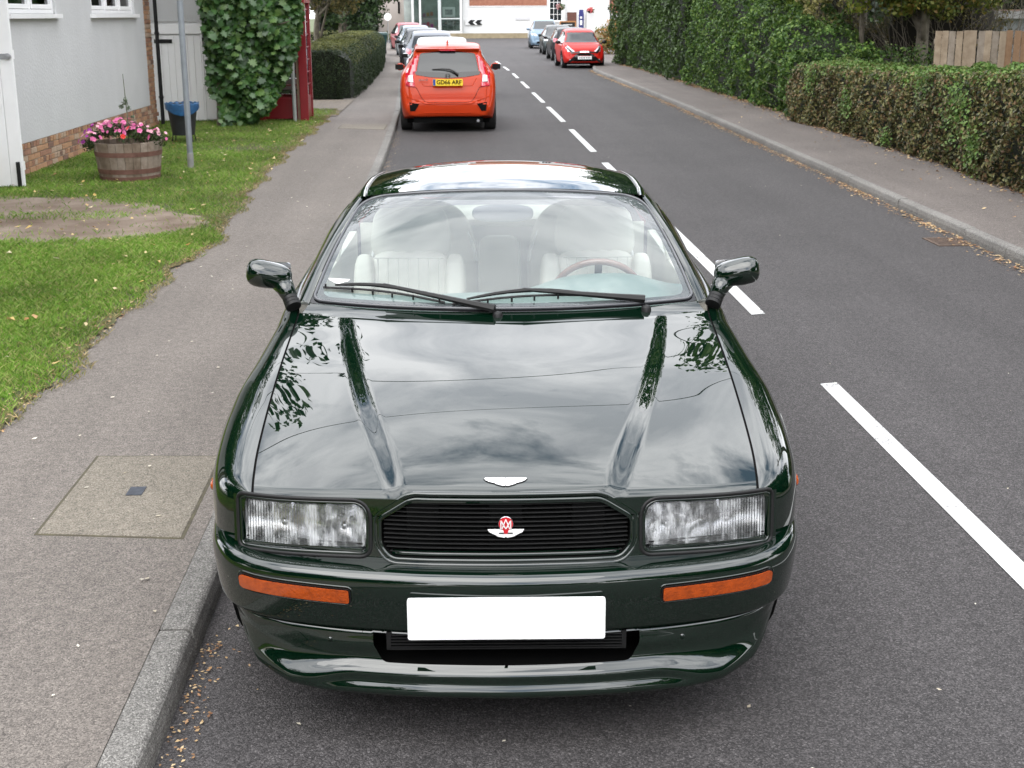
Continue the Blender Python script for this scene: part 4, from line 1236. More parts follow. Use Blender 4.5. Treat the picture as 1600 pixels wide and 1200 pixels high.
for s in (-1, 1):
    # pillar: a strip from the screen edge to the glass edge, rounded
    def pil(u, v, s=s):
        x, y, z = screen_fn(np.full_like(u, 1.0), u)
        xo, yo, zo = x + .050 - .018 * u, y + .045 - .02 * u, z - .010 - .004 * u
        b = 4 * v * (1 - v)
        return s * (x + (xo - x) * v + .006 * b), y + (yo - y) * v, z + (zo - z) * v + .009 * b
    pa = surf("windscreen_pillar", pil, np.linspace(-.01, 1.0, 40), np.linspace(0, 1, 9), GP, CAR, flip=(s > 0))
    # roof rail with a bright drip moulding
    def rail(u, v, s=s):
        y = u
        x = rail_x(y) - .032 + .036 * v; z = rail_z(y) + .0125 - .0125 * v ** 2 + .004 * np.sin(v * math.pi) - .012 * v ** 6
        return s * x, y + 0 * v, z
    surf("roof_rail", rail, np.linspace(2.262, 4.10, 60), np.linspace(0, 1, 8), GP, CAR, flip=(s > 0))
    P = [(s * (float(rail_x(y)) - .031), y, float(rail_z(y)) + .0145) for y in np.linspace(2.28, 3.5, 30)]
    t = MB(); t.tube(P, .0042, 6); t.build("drip_moulding", trim_mat, CAR, smooth=True)
    # side glass from the belt up to the rail
    def sg(u, v, s=s):
        y0 = u; xb, zb = sideb(y0)
        # front edge leans along the pillar
        k = np.clip((y0 - 1.50) / (2.262 - 1.50), 0, 1)
        px = .785 - .130 * k; pz = .928 + .300 * k
        xt = np.where(y0 < 2.262, px, rail_x(y0)); zt = np.where(y0 < 2.262, pz, rail_z(y0) - .004)
        zt = np.maximum(zt, zb + .002)
        b = 4 * v * (1 - v)
        bow = .022 * np.clip((zt - zb) / .28, 0, 1)
        return s * (xb + (xt - xb) * v + bow * b), y0 + 0 * v, zb + (zt - zb) * v
    surf("side_window", sg, np.linspace(1.56, 3.30, 60), np.linspace(.0, 1, 10), M['side_glass'], CAR, flip=(s > 0))
    surf("rear_pillar", sg, np.linspace(3.303, 4.09, 24), np.linspace(.0, 1, 10), GP, CAR, flip=(s > 0))
    def bp_(u, v, s=s):
        x, y, z = sg(u, v); return s * (x * s + .002), y, z
    surf("window_post", bp_, np.linspace(2.62, 2.67, 3), np.linspace(0, 1, 10), M['black_trim'], CAR, flip=(s > 0))
    P = [(s * (float(l3x(y)) + .008), y, float(l3z(y)) + .004) for y in np.linspace(1.52, 3.4, 40)]
    t = MB(); t.tube(P, .006, 6); t.build("waist_seal", trim_mat, CAR, smooth=True)

# backlight, boot, tail --------------------------------------------------
def back_fn(u, v):
    au = np.abs(u)
    y = 3.40 - .04 * au ** 2 + (.70 + .0 * au) * v
    x = u * (.605 + .0 * v)
    zt = rail_z(np.full_like(y, 3.36)) * 0 + 1.265 - .075 * au ** 2.4
    z = zt + (.975 - zt) * v + .018 * 4 * v * (1 - v)
    return x, y, z
surf("rear_window", back_fn, np.linspace(-1, 1, 31), np.linspace(0, 1, 14), M['side_glass'], CAR)
def boot_fn(u, v):
    au = np.abs(u)
    y = 4.06 + .56 * v - .05 * au ** 3 * v
    x = u * (l3x(y) - .002)
    z = l3z(y) + .030 * (1 - au ** 2.2) * (1 - .4 * v) + .012 * v ** 4
    return x, y, z
surf("boot_lid", boot_fn, np.linspace(-1, 1, 41), np.linspace(0, 1, 16), GP, CAR)
def tail_fn(u, v):
    au = np.abs(u)
    xx = u * .73; y = 4.62 + .04 * (1 - au ** 2) - .10 * (v) ** 2 * 0 - .03 * v - .05 * au ** 4
    z = .92 - .36 * v + .018 * (1 - au ** 2) * (1 - v)
    return xx, y, z
tail = surf("tail_panel", tail_fn, np.linspace(-1, 1, 31), np.linspace(0, 1, 8), GP, CAR, flip=True)
def rb_fn(u, v):
    a = (u) * 1.0
    x = .90 * np.sin(a * math.pi / 2) ; yy = 4.74 - .62 * (1 - np.cos(a * math.pi / 2)) ** 1.6
    o = np.sin(np.clip(v, 0, 1) * math.pi) ** .5 * .035
    return x, yy - .04 + o, .58 - .38 * v
surf("rear_bumper", rb_fn, np.linspace(-1, 1, 61), np.linspace(0, 1, 16), GP, CAR, flip=True)
for s in (-1, 1):
    t = MB(); t.prism(rounded([(s * .36, .66), (s * .70, .66), (s * .70, .80), (s * .36, .80)], .01, 3), 4.60, 4.675, 'xz'); t.build("tail_light", M['red_enamel'], CAR)
t = MB(); t.prism(rounded([(-.262, .67), (.262, .67), (.262, .785), (-.262, .785)], .006, 3), 4.66, 4.70, 'xz'); t.build("rear_plate", M['plate_yellow'], CAR)

# mirrors ------------------------------------------------------------------
for s in (-1, 1):
    bm = bmesh.new()
    bmesh.ops.create_cube(bm, size=1.0)
    bmesh.ops.subdivide_edges(bm, edges=bm.edges, cuts=5, use_grid_fill=True)
    for v in bm.verts:
        x, y, z = v.co
        # superellipsoid
        n = 3.2
        L = (abs(2 * x) ** n + abs(2 * y) ** n + abs(2 * z) ** n) ** (1 / n)
        d = max(abs(2 * x), abs(2 * y), abs(2 * z))
        v.co = Vector((x, y, z)) * (d / L)
        x, y, z = v.co
        taper = 1.0 - .10 * (x + .5)             # outer end lower
        fy = 1.0 if y > 0 else (1.0 - .28 * abs(z * 2) ** 2)
        zz = z * .112 * (1.02 - .22 * (.5 - x)) - .012 * (.5 - x)
        v.co = Vector((x * .172, y * .105 * fy, zz + .004))
    bm.normal_update()
    me = bpy.data.meshes.new("door_mirror"); bm.to_mesh(me); bm.free()
    me.polygons.foreach_set("use_smooth", np.ones(len(me.polygons), bool))
    # local x: +outboard; sheared so the inner end drops into the stalk
    me.transform(Matrix.Rotation(rad(-8), 4, 'Y'))
    if s < 0:
        me.transform(Matrix.Diagonal((-1, 1, 1, 1))); me.flip_normals()
    me.transform(Matrix.Translation((s * .888, 1.535, 1.052)) @ Matrix.Rotation(rad(-10 * s), 4, 'Z'))
    mo = link("door_mirror", me, GP, CAR)
    t = MB(); t.tube([(s * .842, 1.53, 1.02), (s * .822, 1.51, .995), (s * .806, 1.485, .972)], [.042, .034, .028], 12); t.build("mirror_neck", GP, mo, smooth=True)
    t = MB()
    for q in range(4):
        a = Vector((s * .812, 1.495, .980)).lerp(Vector((s * .790, 1.462, .945)), q / 3.5)
        b = Vector((s * .812, 1.495, .980)).lerp(Vector((s * .790, 1.462, .945)), (q + .8) / 3.5)
        t.tube([a, b], [.028 + .001 * q, .027 + .001 * q], 14)
    t.build("mirror_gaiter", M['black_trim'], mo, smooth='auto')
    t = MB(); t.prism(rounded([(s * .815, 1.012), (s * .958, 1.025), (s * .958, 1.092), (s * .815, 1.085)], .012, 3), 1.588, 1.592, 'xz'); t.build("mirror_glass", M['chrome'], mo)

# wipers ---------------------------------------------------------------------
def sp(u, v, off): return Vector(tuple(float(c[0]) for c in screen_fn(np.array([float(u)]), np.array([float(v)]), off)))
def wiper(u0, v0, u1, v1, up, vp):
    """blade from (u0,v0) to (u1,v1); arm comes from the spindle (up,vp) to the middle of the blade"""
    n = 9
    bl = MB(); bl.tube([sp(u0 + (u1 - u0) * k / n, v0 + (v1 - v0) * k / n + .03 * math.sin(math.pi * k / n), .008) for k in range(n + 1)], .0048, 6)
    o = bl.build("wiper", M['black_trim'], CAR)
    br = MB()
    P = [sp(u0 + (u1 - u0) * t_, v0 + (v1 - v0) * t_ + .03 * math.sin(math.pi * t_), .020 + .010 * math.sin(math.pi * (t_ - .1) / .8)) for t_ in np.linspace(.1, .9, 9)]
    br.tube(P, [.004, .006, .007, .0075, .009, .0075, .007, .006, .004], 6)
    for t_ in (.02, .25, .42, .58, .75, .96):
        a = sp(u0 + (u1 - u0) * t_, v0 + (v1 - v0) * t_, .006); br.tube([a, a + Vector((0, -.002, .018))], .004, 5)
    br.build("blade_bridge", M['black_trim'], o)
    m = sp((u0 + u1) / 2, (v0 + v1) / 2 + .03, .034); e = sp(up, vp, .022)
    ar = MB(); ar.tube([m, m.lerp(e, .35), m.lerp(e, .72), e], [.007, .009, .012, .016], 6)
    ar.build("wiper_arm", M['black_trim'], o)
wiper(-.95, .100, -.30, .040, -.045, -.020)
wiper(-.26, .030, .46, .075, .72, .005)
for u in (-.03, .72):
    t = MB(); q = sp(u, -.035, .0); t.lathe([(.020, -.01), (.018, .012), (.012, .02), (0, .022)], 16, tuple(q)); t.build("wiper_spindle", M['black_trim'], CAR, smooth=True)

# interior ----------------------------------------------------------------------
LE = M['leather']
def pad(name, parent, w, d, h, loc, tilt=0.0, yaw=0.0, n=3.4, mat=None, grooves=0, taper=0.0):
    bm = bmesh.new(); bmesh.ops.create_cube(bm, size=1.0)
    bmesh.ops.subdivide_edges(bm, edges=bm.edges, cuts=11, use_grid_fill=True)
    for v in bm.verts:
        x, y, z = v.co
        L = (abs(2 * x) ** n + abs(2 * y) ** n + abs(2 * z) ** n) ** (1 / n); dd = max(abs(2 * x), abs(2 * y), abs(2 * z))
        v.co = Vector((x, y, z)) * (dd / L)
        k = 1 - taper * (v.co.z + .5)
        X, Y, Z = v.co.x * w * k, v.co.y * d, v.co.z * h
        if grooves and abs(v.co.x) < .34 and v.co.y < -.2:
            Y += .010 * abs(math.sin(v.co.x * math.pi * grooves)) ** .5 * -1 + .01
        v.co = Vector((X, Y, Z))
    me = bpy.data.meshes.new(name); bm.to_mesh(me); bm.free()
    me.polygons.foreach_set("use_smooth", np.ones(len(me.polygons), bool))
    me.transform(Matrix.Translation(loc) @ Matrix.Rotation(yaw, 4, 'Z') @ Matrix.Rotation(tilt, 4, 'X'))
    return link(name, me, mat or LE, parent)
SEAM = pm("seat_seam", (.52, .50, .44), .8)
for s in (-1, 1):
    cx = .42 * s
    bk = pad("front_seat", CAR, .40, .15, .62, (cx, 2.40, .665), rad(-17), n=5.0, grooves=6, taper=.03)
    for q in (-1, 1): pad("side_bolster", bk, .10, .19, .60, (cx + q * .205, 2.375, .66), rad(-17), n=4)
    pad("headrest", bk, .385, .13, .26, (cx, 2.52, 1.04), rad(-12), n=3.6, taper=.14)
    pad("cushion", bk, .50, .52, .18, (cx, 2.10, .42), rad(8), grooves=5)
    t = MB()
    for k_ in range(-3, 4): t.tube([(cx + k_ * .045, 2.405 - .078, .955), (cx + k_ * .045, 2.33 - .078, .72)], .003, 4)
    t.tube([(cx - .155, 2.405 - .080, .958), (cx + .155, 2.405 - .080, .958)], .003, 4); t.build("seam", SEAM, bk)
    rs = pad("rear_seat", CAR, .56, .24, .78, (s * .40, 3.16, .70), rad(-16), n=2.9, taper=.05)
    pts = [(s * .40 + .268 * math.cos(a) , 3.105 + .09 * math.sin(a), .72 + .315 * max(0.0, math.sin(a)) ** .75) for a in np.linspace(.12, math.pi - .12, 30)]
    t = MB(); t.tube(pts, .008, 6); t.build("piping", M['white_paint'], rs, smooth=True)
    dp = MB(); dp.box(s * .765 - .02, s * .765 + .02, 1.55, 3.2, .30, .93); dp.build("door_card", LE, CAR, bevel=.008)
    t = MB(); t.tube([(s * .70, 2.62, 1.12), (s * .735, 2.52, 1.02), (s * .75, 2.40, .93)], .013, 6); t.build("seat_belt", LE, CAR, smooth=True)
pad("rear_armrest", CAR, .215, .16, .62, (-.017, 3.07, .61), rad(-14), n=6)
t = MB()
for x_ in (-.12, .088): t.tube([(x_, 3.02, .905), (x_, 2.95, .62)], .0035, 4)
t.build("armrest_seam", SEAM, CAR)
pad("parcel_shelf", CAR, 1.20, .70, .05, (0, 3.62, .955), 0, n=8)
hl_ = surf("headlining", lambda u, v: (lambda r: (r[0] * .97, r[1], r[2] - .02))(roof_fn(u, v)), np.linspace(-1, 1, 21), np.linspace(0.02, 1, 14), LE, CAR, flip=True)
t = MB(); t.box(-.74, .74, 1.30, 3.3, .24, .27); t.build("carpet", M['leather_dark'], CAR)
t = MB(); t.box(-.74, .74, 3.30, 3.34, .26, .95); t.build("rear_bulkhead", LE, CAR)
pad("centre_console", CAR, .22, .90, .28, (0, 2.1, .42), 0, n=6)
# dashboard
def dash_fn(u, v):
    x = u * .735
    y0 = 1.40 + .12 * np.abs(u) ** 2.2
    hump = .070 * np.exp(-(np.abs(u - .52) / .34) ** 3.2) * np.exp(-((v - .66) / .32) ** 4) + .028 * np.exp(-((v - .70) / .30) ** 4) * (1 - .7 * smooth01((-u - .1) / .5))
    y = y0 + .44 * np.clip(v, 0, .9) + .03 * np.sin(np.clip(v, 0, 1) * 3)
    z = .905 - .010 * v + hump - .40 * np.clip(v - .85, 0, 1) * 1.0 - 1.4 * np.clip(v - .92, 0, 1) + .012 * np.sin(v * 4)
    return x, y, z
surf("dashboard", dash_fn, np.linspace(-1, 1, 61), np.linspace(0, 1.15, 44), M['dash'], CAR)
t = MB(); t.prism([(-.30, 1.44), (.45, 1.44), (.44, 1.475), (-.29, 1.475)], .912, .916, 'xy'); t.build("demister_vent", M['black_trim'], CAR)
# steering wheel on the right of the picture
sw = Matrix.Translation((.39, 1.965, .862)) @ Matrix.Rotation(rad(-62), 4, 'X')
t = MB(); t.tube([sw @ Vector((.185 * math.cos(a), .185 * math.sin(a), 0)) for a in np.linspace(0, 2 * math.pi, 41)[:-1]], .014, 8, closed=True)
swo = t.build("steering_wheel", M['wood'], CAR, smooth=True)
t = MB()
for a in (0, math.pi, -math.pi / 2): t.bar(sw @ Vector((0, 0, -.02)), sw @ Vector((.18 * math.cos(a), .18 * math.sin(a), 0)), .03, .01)
t.tube([sw @ Vector((0, 0, -.04)), sw @ Vector((0, 0, .01))], .055, 16); t.tube([sw @ Vector((0, 0, -.04)), sw @ Vector((0, 0, -.30))], .03, 10)
t.build("spoke", M['black_trim'], swo)
pad("rear_view_mirror", CAR, .26, .03, .075, (0, 2.14, 1.185), 0, n=3, mat=pm("mirror_back", (.30, .30, .31), .5))
# ================================================================== foliage helpers
def rand_dirs(n, r):
    v = r.randn(n, 3); return v / np.linalg.norm(v, axis=1, keepdims=True)
def leaf_quads(P, N, size, r, aspect=.62, jitter=.5, fold=.25):
    """P centres, N outward-ish normals -> folded diamond leaves"""
    n = len(P)
    N = N + rand_dirs(n, r) * jitter
    N /= np.linalg.norm(N, axis=1, keepdims=True) + 1e-9
    T = np.cross(N, rand_dirs(n, r)); T /= np.linalg.norm(T, axis=1, keepdims=True) + 1e-9
    B = np.cross(N, T)
    s = (size * r.uniform(.6, 1.35, n))[:, None]
    V = np.stack([P - T * s * .5, P + B * s * aspect * .5 + N * s * fold * .4, P + T * s * .5, P - B * s * aspect * .5 + N * s * fold * .4], 1).reshape(-1, 3)
    i = np.arange(n)[:, None] * 4
    F = np.concatenate([i + np.array([[0, 1, 2]]), i + np.array([[0, 2, 3]])], 0)
    return V, F
def leaf_obj(name, P, N, size, mat, parent=None, seed=1, aspect=.62, jitter=.5, kind=None):
    r = np.random.RandomState(seed)
    V, F = leaf_quads(P, N, size, r, aspect, jitter)
    o = link(name, np_mesh(name, V, F), mat, parent)
    if kind: o["kind"] = kind
    return o
def clumps(centres, radii, n, r, shell=.55, squash=.8):
    """leaf positions over many overlapping clumps; centres (k,3)"""
    k = len(centres)
    w = radii ** 2; idx = r.choice(k, n, p=w / w.sum())
    d = rand_dirs(n, r)
    rr = radii[idx] * (shell + (1 - shell) * r.rand(n)) * 1.0
    P = centres[idx] + d * rr[:, None] * np.array([1, 1, squash])
    return P, d
def crown_points(c, rx, ry, rz, k, r, rmin=.25, rmax=.55):
    d = rand_dirs(k, r) * (r.rand(k) ** .45)[:, None]
    C = np.array(c) + d * np.array([rx, ry, rz])
    return C, r.uniform(rmin, rmax, k)
G1 = [(.018, .040, .010), (.04, .080, .016), (.07, .13, .024), (.13, .19, .04)]
M['leaf_dark'] = leaf_mat("dark_leaves", [(.010, .022, .008), (.018, .040, .012), (.030, .062, .016), (.050, .085, .022)], .45, .2, .4)
M['leaf_mid'] = leaf_mat("green_leaves", G1, .45, .25, .4)
M['leaf_maple'] = leaf_mat("maple_leaves", [(.022, .060, .013), (.035, .095, .02), (.055, .13, .028), (.10, .17, .035)], .4, .3, .4)
M['leaf_hedge'] = leaf_mat("hedge_leaves", [(.018, .026, .009), (.045, .060, .018), (.10, .09, .035), (.19, .11, .055), (.16, .17, .055), (.27, .26, .11)], .5, .2, .35)
M['leaf_new'] = leaf_mat("fresh_hedge_leaves", [(.06, .12, .02), (.10, .19, .035), (.15, .24, .06), (.14, .12, .04)], .5, .25, .35)
M['leaf_brown'] = leaf_mat("bronze_leaves", [(.045, .05, .018), (.09, .085, .03), (.15, .13, .045), (.20, .15, .05)], .5, .25, .35)
M['leaf_yellow'] = leaf_mat("autumn_leaves", [(.10, .15, .025), (.18, .24, .035), (.30, .33, .05), (.36, .32, .06)], .5, .3, .35)
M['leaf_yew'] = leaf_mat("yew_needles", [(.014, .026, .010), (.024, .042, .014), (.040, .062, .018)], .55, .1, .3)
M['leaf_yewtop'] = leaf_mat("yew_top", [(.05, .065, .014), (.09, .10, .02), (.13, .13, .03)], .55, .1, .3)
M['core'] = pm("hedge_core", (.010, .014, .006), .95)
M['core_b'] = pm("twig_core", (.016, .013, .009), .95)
M['bark'] = pm("bark", (.09, .075, .055), .9, col2=(.19, .165, .13), scale=8, bump=.8, bscale=30)
M['bark_d'] = pm("dark_bark", (.045, .035, .025), .9, col2=(.10, .08, .06), scale=8, bump=.8, bscale=30)

def wobble(P, a, f, seed):
    r = np.random.RandomState(seed); ph = r.uniform(0, 6.28, (3, 4))
    o = np.zeros(len(P))
    for k in range(4):
        fr = f * (1.0 + k * .83)
        o += np.sin(P[:, 0] * fr + ph[0, k]) * np.sin(P[:, 1] * fr * .9 + ph[1, k]) * np.sin(P[:, 2] * fr * 1.1 + ph[2, k] + P[:, 1] * .3) / (1 + k * .6)
    return o * a

def hedge(name, label, line, y0, y1, width, side, h_fn, base_z, mats, leaf, dens, seed, cat="hedge", bulge=.10, wob=.07, topleaf=None, round_=.12, front_cap=True, group=None):
    """a clipped hedge running along `line(y)` (its road face); side=+1 grows to +x. mats=(side leaves, top leaves)"""
    r = np.random.RandomState(seed)
    ym = (y0 + y1) / 2
    t = thing(name, label, cat, (float(line(ym)) + side * width / 2, ym, base_z), group=group)
    ox, oy, oz = t.location
    # core
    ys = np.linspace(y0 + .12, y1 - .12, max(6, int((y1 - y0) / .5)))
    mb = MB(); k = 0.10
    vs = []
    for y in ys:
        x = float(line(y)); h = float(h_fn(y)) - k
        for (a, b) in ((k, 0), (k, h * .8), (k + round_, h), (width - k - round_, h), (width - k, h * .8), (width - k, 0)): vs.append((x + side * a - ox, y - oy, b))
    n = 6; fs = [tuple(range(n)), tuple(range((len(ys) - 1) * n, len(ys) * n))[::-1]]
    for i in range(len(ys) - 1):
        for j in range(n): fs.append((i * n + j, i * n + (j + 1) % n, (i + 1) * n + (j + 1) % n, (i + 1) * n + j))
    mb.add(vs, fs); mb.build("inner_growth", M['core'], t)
    def place(P, N, mat, nm, sz, sd):
        rq = np.random.RandomState(sd + 7)
        g_ = wobble(P, 1.0, 4.2 / max(.6, sz / .05), seed + 11) + .6 * wobble(P, 1.0, 11.0, seed + 12)
        kp = rq.rand(len(P)) < np.clip(.70 + g_ * .5, .15, 1)
        P, N, g_ = P[kp], N[kp], g_[kp]
        P = P + N * (np.clip(g_, -1, 1) * sz * .9)[:, None]
        P = P + N * (wobble(P, wob, 2.2, seed) + wobble(P, wob * .5, 6.0, seed + 5) - .02)[:, None]
        P = P + rand_dirs(len(P), np.random.RandomState(sd)) * .035
        P = P - np.array([ox, oy, oz - base_z * 0])
        leaf_obj(nm, P, N, sz, mat, t, sd, jitter=2.2)
    L = y1 - y0; H = float(h_fn(ym))
    # road face
    n = int(L * H * dens)
    y = r.uniform(y0, y1, n); hh = h_fn(y); z = r.uniform(0, 1, n) * hh
    x = line(y) - side * bulge * np.sin(np.clip(z / hh, 0, 1) * math.pi) * .6 + side * np.clip((z - hh + round_) / round_, 0, 1) ** 2 * round_ * .7
    P = np.stack([x, y, base_z + z], 1); N = np.tile([-side, 0, .15], (n, 1)).astype(float)
    place(P, N, mats[0], "foliage", leaf, seed + 1)
    # top
    n = int(L * width * dens * .9)
    y = r.uniform(y0, y1, n); a = r.uniform(0, 1, n) * width; hh = h_fn(y)
    e = np.minimum(a, width - a)
    P = np.stack([line(y) + side * a, y, base_z + hh - np.clip(1 - e / round_, 0, 1) ** 2 * round_ * .8], 1)
    place(P, np.tile([0, 0, 1.], (n, 1)), mats[1], "top_foliage", leaf, seed + 2)
    # near end
    n = int(width * H * dens)
    a = r.uniform(0, 1, n) * width; z = r.uniform(0, 1, n); hh = float(h_fn(y0 + .2))
    P = np.stack([float(line(y0)) + side * a, np.full(n, y0), base_z + z * hh], 1)
    place(P, np.tile([0, -1., .1], (n, 1)), mats[0], "end_foliage", leaf, seed + 3)
    return t

def tree(name, label, base, trunk_h, trunk_r, crown_c, crown_r, k, n, leaf, mat, seed, lean=(0, 0), rmin=.3, rmax=.7, bark=None, cat="tree", group=None, limbs=6, squash=.8, aspect=.62):
    r = np.random.RandomState(seed)
    t = thing(name, label, cat, base, group=group)
    bx, by, bz = base
    C, R = crown_points((crown_c[0] - bx, crown_c[1] - by, crown_c[2] - bz), *crown_r, k, r, rmin, rmax)
    top = Vector((lean[0], lean[1], trunk_h))
    pts = [Vector((0, 0, -.05)), top * .3 + Vector((r.uniform(-.08, .08), r.uniform(-.08, .08), 0)), top * .65 + Vector((r.uniform(-.1, .1), r.uniform(-.1, .1), 0)), top]
    mb = MB(); mb.tube(spline_pts(pts, 4), list(np.linspace(trunk_r, trunk_r * .5, 13)), 10)
    mb.build("trunk", bark or M['bark'], t, smooth=True)
    mb = MB()
    for q in range(limbs):
        c = Vector(C[r.randint(k)])
        s = top * r.uniform(.55, 1.0)
        m_ = s.lerp(c, .5) + Vector(r.uniform(-.2, .2, 3))
        mb.tube(spline_pts([s, m_, c], 4), list(np.linspace(trunk_r * .42, trunk_r * .08, 9)), 6)
    mb.build("limbs", bark or M['bark'], t, smooth=True)
    P, N = clumps(C, R, n, r, .5, squash)
    leaf_obj("crown", P, N, leaf, mat, t, seed + 1, jitter=.9, aspect=aspect)
    return t

# ================================================================== right side: hedges, trees, fence, building
hR = interp([(8, 1.42), (13, 1.30), (16, 1.13), (19, 1.05), (22.6, 1.02)])
HR = hedge("clipped_hedge", "low clipped mixed hedge with brown and fresh green leaves in front of the board fence", lambda y: HB(y), 8.5, 22.7, 1.25, 1, lambda y: hR(y) + 0 * y, KH, (M['leaf_hedge'], M['leaf_new']), .052, 2600, 51)
# patches of fresher growth on its face
r = np.random.RandomState(77)
PP = []
for q, (cy, cz, rad_) in enumerate([(15.0, .75, .45), (14.3, .35, .3), (17.6, .15, .14), (12.2, .8, .4), (19.5, .5, .3), (11.0, .4, .3), (16.2, .95, .3), (21.3, .8, .3)]):
    n = int(1500 * rad_)
    y = cy + r.randn(n) * rad_ * .5; z = np.clip(cz + r.randn(n) * rad_ * .45, .03, 1.2)
    PP.append(np.stack([HB(y) - .09 + r.randn(n) * .03, y, KH + z], 1) - np.array(HR.location))
PP = np.vstack(PP)
leaf_obj("fresh_shoots", PP, np.tile([-1., 0, .3], (len(PP), 1)), .05, M['leaf_new'], HR, 90, jitter=.7, kind="stuff")
hT = lambda y: 0 * y + np.interp(y, [22.4, 23, 25, 27, 30, 34], [1.0, 1.2, 1.75, 2.1, 2.5, 2.8])
hedge("tall_hedge", "tall shaggy dark green hedge between the low hedge and the trees", lambda y: HB(y) + .1, 23.0, 34.5, 1.6, 1, hT, KH, (leaf_mat("bright_hedge", [(.025, .055, .012), (.05, .11, .02), (.09, .17, .032), (.17, .25, .05)], .5, .25, .35),) * 2, .075, 1000, 52, bulge=.25, wob=.20, round_=.3)
hedge("tall_hedge", "tall upright green hedge at the far end of the right pavement behind the red hatchback", lambda y: HB(np.minimum(y, 49)) + .05, 36.0, 50.5, 2.0, 1, lambda y: 3.6 + 0 * y, KH, (leaf_mat("laurel", [(.025, .05, .012), (.05, .09, .02), (.08, .14, .03)], .45, .25, .4),) * 2, .095, 620, 53, bulge=.2, wob=.16, round_=.3)
hedge("ivy_bank", "dark tangled ivy bank filling the gap between two tall hedges", lambda y: HB(y) + .35, 33.6, 37.2, 1.4, 1, lambda y: 1.7 + 0 * y, KH, (M['leaf_dark'], M['leaf_dark']), .07, 700, 54, cat="bush", wob=.2)
# trees rising behind the hedges; their crowns mostly out of frame but mirrored in the bonnet
tree("broadleaf_tree", "dark green tree rising behind the tall hedge on the right", (8.6, 30.5, 0), 4.5, .22, (8.4, 30.0, 5.2), (2.6, 3.2, 2.6), 60, 26000, .14, M['leaf_dark'], 61, rmin=.5, rmax=1.0, bark=M['bark_d'])
tree("broadleaf_tree", "large dark tree overhanging the gap in the far right hedges", (9.0, 38.5, 0), 5.5, .3, (8.6, 38.0, 5.4), (2.8, 3.6, 3.2), 60, 24000, .16, M['leaf_dark'], 62, rmin=.6, rmax=1.1, bark=M['bark_d'])
tree("sycamore_tree", "tall green tree whose low boughs hang over the far hedge", (8.8, 46.0, 0), 6, .3, (8.2, 45.0, 6.2), (2.8, 4.0, 3.4), 60, 20000, .20, M['leaf_mid'], 63, rmin=.6, rmax=1.1)
tree("young_tree", "slender young tree with yellow green leaves above the low hedge", (8.1, 24.2, .0), 3.6, .065, (7.9, 24.0, 3.1), (1.1, 1.2, 1.25), 34, 5200, .10, M['leaf_yellow'], 64, rmin=.18, rmax=.42, bark=M['bark'], lean=(-.25, 0))
tree("young_tree", "thin bare stemmed sapling with a few pale autumn leaves beside the tall hedge", (7.7, 25.6, .0), 3.4, .045, (7.5, 25.4, 2.5), (.7, .8, 1.5), 26, 1500, .09, leaf_mat("pale_autumn", [(.16, .17, .05), (.32, .30, .10), (.5, .45, .22)], .5, .3, .3), 65, rmin=.12, rmax=.3, lean=(-.35, .1))
tree("cypress_tree", "conifer with bronze and yellow tips and a stout pale trunk left of the board fence", (9.0, 23.6, 0), 2.6, .17, (8.9, 23.2, 2.85), (1.35, 1.3, .85), 46, 15000, .09, leaf_mat("cypress", [(.06, .09, .018), (.11, .15, .028), (.20, .21, .04), (.27, .17, .05)], .5, .2, .3), 66, rmin=.2, rmax=.45, bark=M['bark'])
tree("broadleaf_tree", "big tree crown behind the fence seen only from below", (17.5, 27, 0), 5, .3, (14.3, 26.5, 6.4), (3.6, 3.4, 2.8), 60, 22000, .16, M['leaf_mid'], 67, rmin=.6, rmax=1.2)
tree("broadleaf_tree", "spreading tree beside the road whose crown hangs above the right hedge", (8.3, 16.5, 0), 4.6, .22, (8.0, 16.0, 6.0), (2.4, 3.6, 2.2), 60, 20000, .15, M['leaf_mid'], 68, rmin=.5, rmax=1.0)
tree("young_tree", "lime green young tree overhanging the gap between the hedges", (8.4, 27.0, 0), 3.4, .06, (7.6, 26.6, 3.0), (.9, 1.3, 1.0), 34, 6500, .10, leaf_mat("lime_leaves", [(.06, .11, .02), (.11, .19, .03), (.18, .27, .045), (.28, .33, .07)], .5, .3, .3), 69, rmin=.2, rmax=.42)
